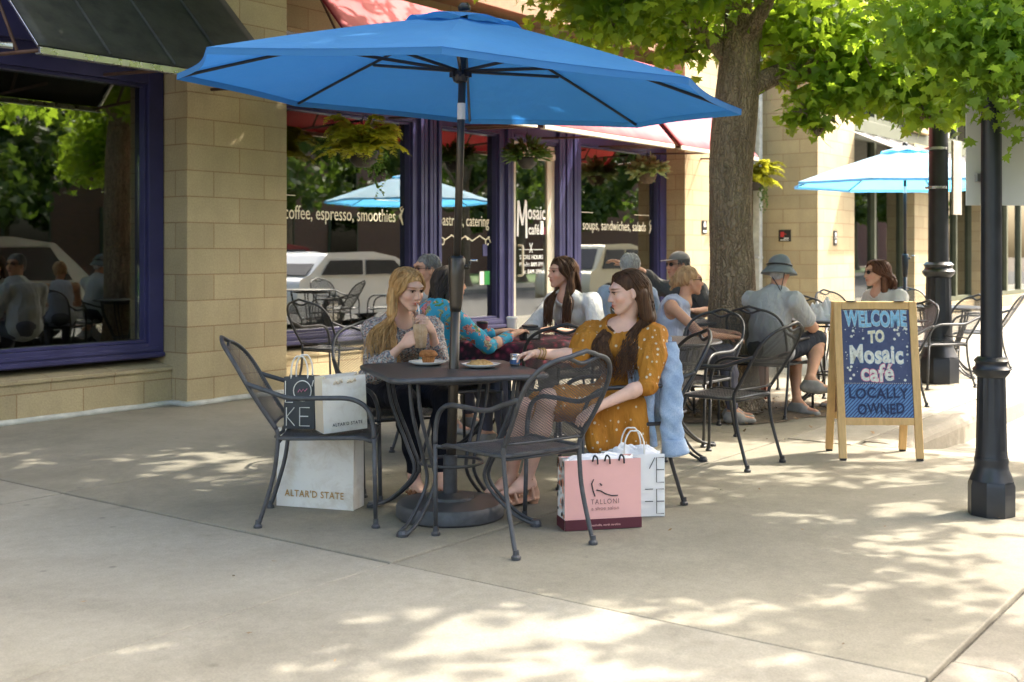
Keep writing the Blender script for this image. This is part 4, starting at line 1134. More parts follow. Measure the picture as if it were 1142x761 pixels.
# things on the tables behind
def napkin_box(x, y, z, label, s=1.0):
    r = thing("napkin_dispenser", label, "dispenser", (x, y, z), R(20))
    b = MB(); b.box(-.06 * s, .06 * s, -.05 * s, .05 * s, 0, .085 * s); b.box(-.045 * s, .045 * s, -.051 * s, .051 * s, .0855 * s, .10 * s); b.build("case", M['iron'], r, bevel=.008)
    b = MB(); b.box(-.04 * s, .04 * s, -.053 * s, -.0505 * s, .015, .065 * s); b.build("window", M['chrome'], r)
    return r
napkin_box(.12, 7.80, .717, "black napkin dispenser on the dark red tablecloth")
def cup(x, y, z, label, h=.13, mat='white_ceramic'):
    r = thing("paper_cup", label, "cup", (x, y, z)); b = MB(); b.lathe([(.028, 0), (.038, h), (.0, h)], 18); b.build("cup_wall", M[mat], r, sharp=40)
    b = MB(); b.lathe([(.040, h - .004), (.041, h + .004), (.036, h + .012), (0.001, h + .012)], 18); b.build("lid", M['black_plastic'] if mat != 'white_ceramic' else M['white_ceramic'], r, sharp=40)
cup(.0, 8.05, .717, "white paper cup beside the napkin dispenser on the red cloth")
cup(-.20, 7.85, .717, "dark paper cup by the turquoise sleeve on the red cloth", .11, 'burgundy')
r = thing("napkin_bundle", "white napkins piled on the table between the hatted man and the curly haired woman", "napkins", (2.62, 9.85, .732))
tissue_mesh(9, .26, .2, .16).build("paper", M['tissue'], r); b = MB(); b.box(-.12, .12, -.09, .09, 0, .05); b.build("stack", M['white_bag'], r, bevel=.01)
napkin_box(2.86, 9.78, .732, "dark napkin dispenser on the table by the curly haired woman", 1.15)

# slatted rust coloured bin by the trunk
r = thing("litter_bin", "rust coloured slatted bin between the trunk and the hatted man", "bin", (2.02, 10.15, 0), R(20))
M['rust_wood'] = wood_mat("rust_stained_wood", (.16, .05, .03), (.26, .09, .055))
b = MB()
for k in range(14):
    a = 2 * PI * k / 14; b.box(-.032, .032, -.011, .011, .04, .74, M=Matrix.Translation((.2 * math.cos(a), .2 * math.sin(a), 0)) @ Matrix.Rotation(a + PI / 2, 4, 'Z'))
b.build("slats", M['rust_wood'], r)
b = MB()
for z in (.08, .40, .70): b.tube([(.185 * math.cos(2 * PI * k / 24), .185 * math.sin(2 * PI * k / 24), z) for k in range(24)], .01, 6, closed=True)
b.lathe([(.17, .02), (.17, .72), (.165, .72), (.165, .03), (.001, .03)], 24); b.build("liner", M['iron'], r)
# ------------------------------------------------------------------ people: smooth volumes, one continuous body each
def unit(v): v = np.asarray(v, float); return v / (np.linalg.norm(v) + 1e-12)
class Vol:
    def __init__(s): s.ops = []
    def cone(s, a, b, r1, r2=None, k=.02, flat=None, ff=1.0, sub=False):
        s.ops.append(('c', np.array(a, float), np.array(b, float), r1, r1 if r2 is None else r2, k, None if flat is None else unit(flat), ff, sub)); return s
    def ell(s, c, r, Rm=None, k=.02, sub=False):
        s.ops.append(('e', np.array(c, float), np.array(r, float), np.eye(3) if Rm is None else np.array(Rm, float), k, sub)); return s
    def chain(s, pts, rad, k=.012, **kw):
        for i in range(len(pts) - 1): s.cone(pts[i], pts[i + 1], rad[i], rad[i + 1], k, **kw)
        return s
    def mesh(s, h, disp=None, clip=None, smooth=1):
        lo, hi = np.full(3, 1e9), np.full(3, -1e9)
        for o in s.ops:
            if o[-1]: continue
            if o[0] == 'c':
                r = max(o[3], o[4]) * max(1, o[7]) + .02; lo = np.minimum(lo, np.minimum(o[1], o[2]) - r); hi = np.maximum(hi, np.maximum(o[1], o[2]) + r)
            else:
                r = o[2].max() + .02; lo = np.minimum(lo, o[1] - r); hi = np.maximum(hi, o[1] + r)
        n = np.ceil((hi - lo) / h).astype(int) + 1
        X = [lo[i] + h * np.arange(n[i]) for i in range(3)]
        Fd = np.full(n, .08, np.float32)
        for o in s.ops:
            k = o[5] if o[0] == 'c' else o[4]
            pad = k + .03
            if o[0] == 'c':
                r = max(o[3], o[4]) * max(1, o[7]) + pad; l, u = np.minimum(o[1], o[2]) - r, np.maximum(o[1], o[2]) + r
            else: r = o[2].max() + pad; l, u = o[1] - r, o[1] + r
            i0 = np.clip(np.floor((l - lo) / h).astype(int), 0, n); i1 = np.clip(np.ceil((u - lo) / h).astype(int) + 1, 0, n)
            if (i1 <= i0).any(): continue
            sl = tuple(slice(i0[q], i1[q]) for q in range(3))
            P = np.stack(np.meshgrid(*[X[q][sl[q]] for q in range(3)], indexing='ij'), -1)
            if o[0] == 'c':
                a, b = o[1], o[2]; ba = b - a; L2 = max(ba.dot(ba), 1e-9); pa = P - a
                t = np.clip(pa @ ba / L2, 0, 1); q = pa - t[..., None] * ba
                if o[6] is not None:
                    c = q @ o[6]; q = q + (c * (1 / o[7] - 1))[..., None] * o[6]
                d = np.linalg.norm(q, axis=-1) - (o[3] + (o[4] - o[3]) * t)
                if o[6] is not None: d = d * min(1, o[7]) if o[7] < 1 else d
            else:
                q = (P - o[1]) @ o[3]; k0 = np.linalg.norm(q / o[2], axis=-1); k1 = np.linalg.norm(q / (o[2] ** 2), axis=-1)
                d = np.where(k1 > 1e-6, k0 * (k0 - 1) / np.maximum(k1, 1e-6), -o[2].min())
            A = Fd[sl]
            if o[-1]:
                hh = np.maximum(k - np.abs(A + d), 0) / k; Fd[sl] = np.maximum(A, -d) + hh * hh * k * .25
            else:
                hh = np.maximum(k - np.abs(A - d), 0) / k; Fd[sl] = np.minimum(A, d) - hh * hh * k * .25
        if disp or clip:
            G = np.meshgrid(*X, indexing='ij', sparse=True)
            if disp: Fd = Fd + disp(*G).astype(np.float32)
            if clip: Fd = np.maximum(Fd, clip(*G).astype(np.float32))
        return nets(Fd, lo, h, smooth)
def nets(Fd, lo, h, smooth=1):
    Fd[0], Fd[-1], Fd[:, 0], Fd[:, -1], Fd[:, :, 0], Fd[:, :, -1] = (.05,) * 6
    ins = Fd < 0
    c = np.zeros(tuple(np.array(ins.shape) - 1), np.uint8)
    offs = [(i, j, k) for i in (0, 1) for j in (0, 1) for k in (0, 1)]
    nx, ny, nz = c.shape
    for (i, j, k) in offs: c += ins[i:nx + i, j:ny + j, k:nz + k]
    act = (c > 0) & (c < 8); I = np.argwhere(act)
    idx = np.full(c.shape, -1, np.int64); idx[act] = np.arange(len(I))
    val = {o: Fd[I[:, 0] + o[0], I[:, 1] + o[1], I[:, 2] + o[2]] for o in offs}
    pos = np.zeros((len(I), 3)); cnt = np.zeros(len(I))
    for a in offs:
        for ax in range(3):
            if a[ax] == 0:
                b = list(a); b[ax] = 1; b = tuple(b); va, vb = val[a], val[b]; m = (va < 0) != (vb < 0)
                t = np.where(m, va / np.where(va - vb == 0, 1, va - vb), 0)
                p = np.array(a, float)[None] + np.zeros((len(I), 3)); p[:, ax] += t
                pos[m] += p[m]; cnt[m] += 1
    V = (I + pos / np.maximum(cnt, 1)[:, None]) * h + lo
    Q = []
    for ax in range(3):
        o = [q for q in range(3) if q != ax]
        A = ins[tuple(slice(0, -1) if q == ax else slice(1, -1) for q in range(3))]; B = ins[tuple(slice(1, None) if q == ax else slice(1, -1) for q in range(3))]
        for sgn in (0, 1):
            E = np.argwhere((A & ~B) if sgn == 0 else (~A & B))
            if not len(E): continue
            E = E.copy(); E[:, o[0]] += 1; E[:, o[1]] += 1
            def cell(d0, d1):
                q = E.copy(); q[:, o[0]] += d0; q[:, o[1]] += d1; return idx[q[:, 0], q[:, 1], q[:, 2]]
            quad = np.stack([cell(-1, -1), cell(0, -1), cell(0, 0), cell(-1, 0)], 1)
            if (sgn == 1) != (ax == 1): quad = quad[:, ::-1]
            Q.append(quad)
    Q = np.concatenate(Q)
    for _ in range(smooth):
        acc = np.zeros_like(V); ct = np.zeros(len(V))
        for a, b in ((0, 1), (1, 2), (2, 3), (3, 0)):
            np.add.at(acc, Q[:, a], V[Q[:, b]]); np.add.at(ct, Q[:, a], 1); np.add.at(acc, Q[:, b], V[Q[:, a]]); np.add.at(ct, Q[:, b], 1)
        V = V * .5 + .5 * acc / np.maximum(ct, 1)[:, None]
    return V, Q
def vol_obj(name, VQ, mat, parent, origin, colors=None):
    V, Q = VQ
    me = bpy.data.meshes.new(name); me.vertices.add(len(V)); me.vertices.foreach_set("co", (V - np.array(origin)).astype(np.float32).ravel())
    me.loops.add(Q.size); me.polygons.add(len(Q)); me.polygons.foreach_set("loop_start", np.arange(0, Q.size, 4)); me.loops.foreach_set("vertex_index", Q.ravel().astype(np.int32))
    me.polygons.foreach_set("use_smooth", np.ones(len(Q), bool)); me.materials.append(mat); me.update(calc_edges=True); me.validate()
    if colors is not None:
        at_ = me.color_attributes.new("tint", 'FLOAT_COLOR', 'POINT'); at_.data.foreach_set("color", np.concatenate([colors, np.ones((len(V), 1))], 1).astype(np.float32).ravel())
    o = bpy.data.objects.new(name, me); C.objects.link(o); o.parent = parent; return o
def wob(a, f, seed=0, st=(1, 1, 1)):
    r = np.random.default_rng(seed); D = r.normal(size=(5, 3)); D = D / np.linalg.norm(D, axis=1)[:, None] * f * r.uniform(.6, 1.5, (5, 1)) * np.array(st); ph = r.uniform(0, 6, 5)
    def fn(x, y, z):
        s = 0
        for d, p in zip(D, ph): s = s + np.sin(x * d[0] + y * d[1] + z * d[2] + p + .8 * np.sin(x * d[1] * .7 - z * d[0] * .6 + p))
        return a * s / 2.2
    return fn
def ridge(a, f, seed=0, st=(1, 1, 1)):
    w1, w2 = wob(1.0, f, seed, st), wob(1.0, f * 2.1, seed + 7, st)
    return lambda x, y, z: a * (np.abs(w1(x, y, z)) ** .7 - .55) + a * .4 * (np.abs(w2(x, y, z)) ** .7 - .5)
def skin_mat(name, col):
    t = NT(name); o = t.coord(); a = t.n("ShaderNodeVertexColor", layer_name="tint").outputs[0]
    n = t.noise(o, 30, 5, .6); c = t.mix(1.0, a, t.ramp(n, [(.3, tuple(x * .93 for x in col)), (.7, tuple(min(1, x * 1.05) for x in col))]), 'MULTIPLY')
    return t.done(t.bsdf(c, .58, 0, t.bump(t.noise(o, 260, 3), .12, .002), .2, **{'Subsurface Weight': .12, 'Subsurface Radius': (.012, .005, .003), 'Subsurface Scale': .6}))
M['skin_fair'] = skin_mat("fair_skin", (.74, .47, .36)); M['skin_warm'] = skin_mat("warm_skin", (.64, .37, .26)); M['skin_tan'] = skin_mat("tanned_skin", (.54, .30, .20))
M['eye'] = plain("eye_white", (.62, .60, .56), .2, .03, 5); M['iris'] = plain("dark_iris", (.03, .022, .016), .2, .1, 5)
def hair_mat(name, a, b):
    t = NT(name); o = t.coord(); g = t.n("ShaderNodeTexNoise", inp={'Vector': t.mapping(o, (1, 1, .12)), 'Scale': 70.0, 'Detail': 4.0}).outputs['Fac']; g2 = t.noise(o, 7, 3)
    c = t.ramp(t.math('ADD', t.math('MULTIPLY', g, .6), t.math('MULTIPLY', g2, .4)), [(.32, a), (.66, b)])
    return t.done(t.bsdf(c, .5, 0, t.bump(g, .9, .008), .2))
M['h_blonde'] = hair_mat("golden_blonde_hair", (.21, .10, .032), (.68, .43, .19)); M['h_dark'] = hair_mat("dark_brown_hair", (.020, .010, .006), (.125, .062, .030)); M['h_brown'] = hair_mat("curly_brown_hair", (.055, .022, .012), (.17, .075, .04)); M['h_grey'] = hair_mat("grey_hair", (.28, .27, .26), (.55, .54, .52)); M['h_black'] = hair_mat("near_black_hair", (.015, .012, .010), (.06, .048, .04)); M['h_salt'] = hair_mat("salt_and_pepper_hair", (.09, .085, .08), (.30, .29, .28)); M['h_bun'] = hair_mat("ash_blonde_hair", (.22, .12, .06), (.50, .32, .17))

def frame_of(yaw, pitch=0.0, roll=0.0):
    """columns: right, forward, up of a head that looks along yaw (deg from +X)"""
    f = np.array((math.cos(R(yaw)), math.sin(R(yaw)), 0)); r = np.array((f[1], -f[0], 0)); u = np.array((0, 0, 1.0))
    f2 = f * math.cos(R(pitch)) + u * math.sin(R(pitch)); u2 = np.cross(r, f2)
    r3 = r * math.cos(R(roll)) + u2 * math.sin(R(roll)); u3 = np.cross(r3, f2)
    return np.stack([r3, f2, u3], 1)
def add_head(v, c, Rm, s=1.0, male=False):
    T = lambda x, y, z: np.array(c) + Rm @ (np.array((x, y, z)) * s)
    E = lambda p, r, k=.015, sub=False: v.ell(T(*p), np.array(r) * s, Rm, k, sub)
    E((0, -.015, .022), (.072, .094, .086), .02); E((0, .030, -.028), (.058, .060, .074), .03); E((0, .048, -.060), (.038, .042, .046), .02)
    v.cone(T(-.047, .012, -.052), T(-.015, .066, -.097), .014 * s, .013 * s, .014); v.cone(T(.047, .012, -.052), T(.015, .066, -.097), .014 * s, .013 * s, .014)
    E((0, .072, -.098), (.019, .016, .015), .016)
    E((-.037, .062, -.028), (.022, .02, .02), .02); E((.037, .062, -.028), (.022, .02, .02), .02)          # cheekbones
    E((0, .078, .030), (.045, .018, .012), .02)                                                             # brow ridge
    for q in (-1, 1): E((q * .031, .098, .006), (.017, .014, .010), .012, True)                            # sockets
    for q in (-1, 1): E((q * .031, .0755, .005), (.0135, .0135, .011), .004)                                # lids
    v.cone(T(0, .087, .012), T(0, .108, -.030), .0075 * s, .0105 * s, .012); E((-.010, .098, -.034), (.008, .009, .007), .008); E((.010, .098, -.034), (.008, .009, .007), .008)
    E((0, .090, -.057), (.021, .011, .0055), .007); E((0, .088, -.067), (.018, .011, .0060), .007); E((0, .103, -.0615), (.017, .008, .0012), .003, True)
    for q in (-1, 1):
        Re = Rm @ np.array(Euler((0, 0, q * -.35)).to_matrix()); v.ell(T(q * .074, -.008, -.008), np.array((.007, .018, .030)) * s, Re, .008); v.ell(T(q * .072, -.002, -.032), np.array((.006, .009, .010)) * s, Re, .008)
    return T
def face_tint(V, c, Rm, s, brow=(.25, .16, .12), lip=(.85, .52, .50), beard=None):
    L = (V - np.array(c)) @ Rm / s; x, y, z = L.T; col = np.ones((len(V), 3))
    def blob(mask, tint):
        m = np.clip(mask, 0, 1)[:, None]; col[:] = col * (1 - m) + col * np.array(tint) * m
    fr = y > .04
    g = lambda cx, cz, rx, rz: np.exp(-(((np.abs(x) - cx) / rx) ** 2 + ((z - cz) / rz) ** 2))
    blob(fr * g(.045, -.035, .02, .018) * .5, (1.08, .72, .68))
    blob(fr * g(0, -.062, .019, .0095) * 1.3, lip); blob(fr * g(0, -.0615, .018, .0028) * 1.2, (.45, .25, .24))
    blob(fr * np.clip(1.6 - ((np.abs(x) - .033) / .019) ** 2 - ((z - .0265 + .12 * (np.abs(x) - .03) ** 2 * 40) / .0042) ** 2, 0, 1) * .75, brow)
    blob(fr * g(.031, .010, .017, .0042) * 1.2, (.16, .11, .09)); blob(fr * g(.031, .0015, .014, .0032) * .5, (.45, .33, .28))
    blob(fr * (g(.010, -.040, .005, .003)) * .8, (.45, .3, .27)); blob(fr * g(.031, .006, .02, .014) * .25, (.8, .68, .66))
    if beard: blob(((z < -.035) & (y > -.0) & (z > -.125)) * .5, beard)
    return col
def add_hand(v, wrist, d, pn, thumb, curl=(.35, .5, .45), spread=.012, s=1.0, r=.0082):
    """d: along the hand, pn: palm normal (fingers curl towards it), thumb: side the thumb leaves from"""
    d, pn = unit(d), unit(pn); pn = unit(pn - d * pn.dot(d)); sd = np.cross(d, pn); sd = sd * (1 if sd.dot(np.array(thumb)) > 0 else -1)
    w = np.array(wrist)
    v.cone(w, w + d * .03 * s, .021 * s, .026 * s, .015, flat=pn, ff=.72)
    Rm = np.stack([sd, d, pn], 1); v.ell(w + d * .052 * s, np.array((.040, .046, .0155)) * s, Rm, .014)
    L = (.066, .076, .071, .056)
    for i in range(4):
        o = (.0285 - .019 * i) * s; base = w + d * (.084 - .004 * abs(i - 1.3)) * s + sd * o; pts = [w + d * .05 * s + sd * o * .8, base]; a = 0; fd = unit(d + sd * (1.5 - i) * spread * 6)
        for kk, q in enumerate((.46, .31, .25)):
            a += curl[kk] * (1 + .12 * i); dd = fd * math.cos(a) + pn * math.sin(a); pts.append(pts[-1] + dd * L[i] * q * s)
        v.chain(pts, [r * 1.15 * s, r * 1.08 * s, r * s, r * .92 * s, r * .8 * s], .006)
    b = w + d * .022 * s + sd * .022 * s
    p1 = b + (d * .6 + sd * .65 + pn * .35) * .036 * s; p2 = p1 + unit(d * .9 + sd * .18 + pn * .45) * .030 * s; p3 = p2 + unit(d * .9 - sd * .12 + pn * .5) * .022 * s
    v.chain([b, p1, p2, p3], [.0135 * s, .0115 * s, .0095 * s, .008 * s], .009)
def seated(x, y, h, s=1.0, lean=.03, zs=.0, knee=(.0, .0), sh=.175):
    f = np.array((math.cos(R(h)), math.sin(R(h)), 0)); r = np.array((f[1], -f[0], 0)); o = np.array((x, y, 0))
    P = lambda a, b, z: o + r * a + f * b + np.array((0, 0, z))
    J = dict(P=P, f=f, r=r, s=s, pelvis=P(0, -.09, .535 + zs), waist=P(0, -.10 + lean * .3, .68 + zs), chest=P(0, -.10 + lean * .8, .83 + zs), neck=P(0, -.105 + lean * 1.1, .965 + zs), head=P(0, -.07 + lean * 1.4, 1.115 + zs))
    for q, n in ((-1, 'L'), (1, 'R')):
        J['sh' + n] = P(q * sh, -.10 + lean, .915 + zs); J['hip' + n] = P(q * .09, -.08, .515 + zs)
        J['kn' + n] = P(q * .105, .33, .535 + zs * .5); J['an' + n] = P(q * .10, .36, .10); J['el' + n] = P(q * .24, .02, .68 + zs); J['wr' + n] = P(q * .17, .25, .70 + zs)
    return J
def torso(v, J, g=0.0, male=False, z_lo=None, k=.035):
    r, f = J['r'], J['f']; s = J['s'] * (1.1 if male else 1.0); up = unit(J['neck'] - J['pelvis']); fw_ = unit(np.cross(up, r)); Rm = np.stack([r, fw_, up], 1)
    v.ell(J['pelvis'], np.array((.165, .125, .12)) * s + g, Rm, k); v.ell(J['waist'], np.array((.122 if not male else .15, .095 if not male else .125, .12)) * s + g, Rm, k + .01)
    v.ell(J['chest'], np.array((.142, .105, .15)) * s + g, Rm, k)
    v.cone(J['shL'] * .94 + J['chest'] * .06, J['shR'] * .94 + J['chest'] * .06, .056 * s + g, None, k + .01)
    v.ell(J['neck'] - up * .03, np.array((.10, .07, .06)) * s + g, Rm, k)
    if not male:
        for q in (-1, 1): v.ell(J['chest'] + r * q * .062 + fw_ * .078 + up * .005, np.array((.055, .05, .056)) * s + g, Rm, k)
def arm(v, a, e, w, s=1.0, g=0.0, k=.02, up_only=False, r=(.045, .036, .034, .023)):
    m = a * .6 + e * .4
    v.cone(a, e, r[0] * s + g, r[1] * s + g, k)
    if not up_only: q = e * .7 + w * .3; v.cone(e, q, r[1] * s + g, r[2] * 1.1 * s + g, k); v.cone(q, w, r[2] * 1.1 * s + g, r[3] * s + g, k)
def leg(v, h, kn, an, s=1.0, g=0.0, k=.025, lo=True):
    v.cone(h, kn, .082 * s + g, .055 * s + g, k)
    if lo: c = kn * .65 + an * .35; v.cone(kn, c, .052 * s + g, .053 * s + g, k); v.cone(c, an, .053 * s + g, .033 * s + g, k)
def foot(v, an, d, s=1.0, g=0.0, pitch=0.0, k=.015, drop=.075):
    d = unit(d); u = np.array((0, 0, 1.0)); heel = an - u * (drop - .03) * s - d * .03 * s; toe = an - u * (drop - .016 + pitch) * s + d * .15 * s
    v.cone(an, heel, .034 * s + g, .030 * s + g, k); v.cone(an, (heel + toe) / 2 + u * .012, .033 * s + g, .030 * s + g, k); v.cone(heel, (heel + toe) / 2, .028 * s + g, .033 * s + g, k); v.cone((heel + toe) / 2, toe, .034 * s + g, .022 * s + g, k, flat=(0, 0, 1), ff=.7)
    return heel, toe
def person(label, origin):
    return thing("person", label, "person", origin)
def eyes(root, T, s, origin, look=(0, 1, 0)):
    for q in (-1, 1):
        b = MB(); c = T(q * .031, .0795, .005); b.lathe([(.0001, -.0095), (.006, -.008), (.0098, 0), (.006, .008), (.0001, .0095)], 12, c - np.array(origin))
        e = b.build("eye", M['iris'], root, smooth=True)
    for q in (-1, 1):
        b = MB(); b.tube([T(q * xx, yy, zz) - np.array(origin) for xx, yy, zz in ((.015, .0895, .0075), (.022, .0935, .0125), (.031, .0945, .0138), (.040, .0905, .0115), (.047, .0845, .0075))], .0021, 5); b.build("eyelash", M['iris'], root)
def strands(name, mat, root, origin, curves, rad=.0042, sides=4, jitter=.004, seed=1, taper=True):
    b = MB(); rn = np.random.default_rng(seed)
    for c in curves:
        P = catmull(c, 4); n = len(P); q = rn.uniform(.7, 1.25)
        b.tube([p - np.array(origin) for p in P], [rad * q * (1 if not taper else (.75 + .25 * math.sin(PI * min(1, (i / (n - 1)) * 1.6))) * (1 - .75 * max(0, (i / (n - 1) - .7) / .3))) for i in range(n)], sides, caps=False)
    return b.build(name, mat, root, smooth=True)
def scalp(T, az, pol, lift=.006):
    """point on the skull: az from forward (deg, + to the right), pol from the crown (deg)"""
    a, p = R(az), R(pol); x, y, z = math.sin(p) * math.sin(a), math.sin(p) * math.cos(a), math.cos(p)
    return T((.076 + lift) * x, -.013 + (.096 + lift) * y, .022 + (.088 + lift) * z)
def long_hair(T, falls, n=260, part=0.012, seed=3, hairline=52, wave=.006, front_drop=.0):
    """strands leave the parting, follow the skull to the ear and then run through the fall points for their side"""
    rn = np.random.default_rng(seed); out = []
    for i in range(n):
        side = -1 if rn.random() < .5 else 1
        az = rn.uniform(hairline, 180) * side
        y0 = rn.uniform(-.075, .060) if abs(az) > 120 else rn.uniform(-.03, .068)
        top = T(part + side * .004, y0, .022 + .094 * math.sqrt(max(.05, 1 - ((y0 + .013) / .104) ** 2)))
        lift = rn.uniform(.004, .016)
        pts = [top, scalp(T, az * (.55 if abs(az) < 100 else .8), 42, lift), scalp(T, az * .9, 72, lift), scalp(T, az, 98, lift + .002)]
        f = falls(az, rn)
        ph = rn.uniform(0, 6)
        for j, p in enumerate(f): pts.append(np.array(p) + wave * np.array((math.sin(j * 1.3 + ph), math.cos(j * 1.7 + ph), 0)))
        out.append(pts)
    return out

# floral, speckled and dotted cloths
def speckle():
    t = NT("grey_speckled_blouse"); o = t.coord()
    v = t.n("ShaderNodeTexVoronoi", feature='F1', inp={'Vector': o, 'Scale': 125.0}); n = t.noise(o, 14, 4, .6)
    c = t.ramp(t.n("ShaderNodeSeparateColor", inp={0: v.outputs['Color']}).outputs[0], [(.0, (.06, .065, .08)), (.34, (.20, .21, .225)), (.5, (.50, .46, .40)), (.68, (.40, .20, .15)), (.8, (.22, .25, .29)), (1.0, (.56, .55, .52))])
    e = t.n("ShaderNodeValToRGB", inp={'Fac': t.n("ShaderNodeSeparateColor", inp={0: v.outputs['Color']}).outputs[0]}); t.t.nodes.remove(e)
    return t.done(t.bsdf(t.mix(.4, c, t.ramp(n, [(.3, (.7, .72, .76)), (.7, (1.05, 1.02, .98))]), 'MULTIPLY'), .8, 0, t.bump(t.noise(t.mapping(o, (1, 1, .3)), 30, 4, .6, .8), .35, .012), .25))
M['speckle'] = speckle()
def floral():
    t = NT("turquoise_floral"); o = t.coord(); d = t.mix(.12, o, t.n("ShaderNodeTexNoise", inp={'Vector': o, 'Scale': 30.0}).outputs['Color'])
    v = t.n("ShaderNodeTexVoronoi", feature='F1', inp={'Vector': d, 'Scale': 16.0}); v2 = t.n("ShaderNodeTexVoronoi", feature='DISTANCE_TO_EDGE', inp={'Vector': d, 'Scale': 30.0}).outputs['Distance']
    id_ = t.n("ShaderNodeSeparateColor", inp={0: v.outputs['Color']}).outputs[1]
    fl = t.ramp(id_, [(0, (.45, .05, .04)), (.35, (.60, .28, .10)), (.55, (.65, .20, .25)), (.75, (.10, .24, .05)), (1, (.62, .50, .30))])
    petal = t.mix(t.ramp(v2, [(.02, (1, 1, 1)), (.06, (0, 0, 0))]), fl, (.05, .02, .03))
    c = t.mix(t.ramp(v.outputs['Distance'], [(.42, (1, 1, 1)), (.47, (0, 0, 0))]), (.035, .30, .46), petal)
    return t.done(t.bsdf(c, .75, 0, t.bump(t.noise(t.mapping(o, (1, 1, .4)), 24, 4), .3, .012), .25))
M['floral'] = floral()
def dotted():
    t = NT("mustard_dotted_cloth"); o = t.coord()
    v = t.n("ShaderNodeTexVoronoi", feature='F1', inp={'Vector': o, 'Scale': 30.0, 'Randomness': .7}).outputs['Distance']; n = t.noise(o, 7, 4)
    base = t.ramp(n, [(.3, (.42, .165, .020)), (.7, (.54, .235, .032))])
    c = t.mix(t.ramp(v, [(.20, (1, 1, 1)), (.24, (0, 0, 0))]), base, (.72, .62, .44))
    a = t.bsdf(c, .75, 0, t.bump(t.noise(t.mapping(o, (1.2, 1.2, .22)), 26, 4, .6, .7), .8, .022), .25)
    tr = t.n("ShaderNodeBsdfTranslucent", inp={'Color': (.45, .18, .02, 1)}).outputs[0]
    return t.done(t.n("ShaderNodeMixShader", inp={0: .12, 1: a, 2: tr}).outputs[0])
M['mustard'] = dotted()
M['jeans'] = fabric("navy_jeans", (.010, .012, .020), .25, 900, .3); M['white_cloth'] = fabric("white_cotton", (.70, .69, .66), .05, 900, .3, .85, .15, (.7, .68, .62)); M['grey_shirt'] = fabric("pale_grey_shirt", (.42, .43, .44), .08, 900, .4); M['sky_shirt'] = fabric("light_blue_shirt", (.34, .42, .55), .08, 900, .4); M['charcoal_shirt'] = fabric("charcoal_shirt", (.09, .092, .09), .15, 900, .4); M['tank'] = fabric("pale_blue_tank", (.46, .50, .62), .06, 900, .3); M['shorts'] = fabric("dark_grey_shorts", (.045, .05, .062), .15, 900, .4); M['hat'] = fabric("grey_blue_hat_cloth", (.19, .215, .225), .12, 700); M['cap'] = fabric("grey_cap_cloth", (.26, .25, .24), .1, 700); M['leather'] = plain("tan_leather", (.30, .13, .055), .5, .2, 20); M['nude'] = plain("nude_leather", (.55, .32, .21), .4, .1, 20); M['sole'] = plain("gum_sole", (.34, .26, .16), .8, .2, 20, .5, 90); M['shoe'] = plain("canvas_shoe", (.30, .29, .27), .8, .2, 20); M['grey_trousers'] = fabric("slate_trousers", (.10, .10, .13), .12, 900, .3)
def glasses(root, T, origin, mat='black_plastic', lens=True):
    b = MB(); o = np.array(origin)
    for q in (-1, 1):
        L = [T(q * .031 + .021 * math.cos(a), .098 - .012 * abs(q * .031 + .021 * math.cos(a)) / .05, .006 + .015 * math.sin(a)) - o for a in [2 * PI * k / 14 for k in range(14)]]
        b.tube(L, .0022, 5, closed=True)
        if lens: b.add(L, [tuple(range(14))])
        b.tube([T(q * .052, .086, .010) - o, T(q * .074, .04, .010) - o, T(q * .079, -.012, .004) - o], .0024, 5)
    b.tube([T(-.010, .100, .012) - o, T(.010, .100, .012) - o], .0024, 5)
    return b.build("glasses", M[mat], root)
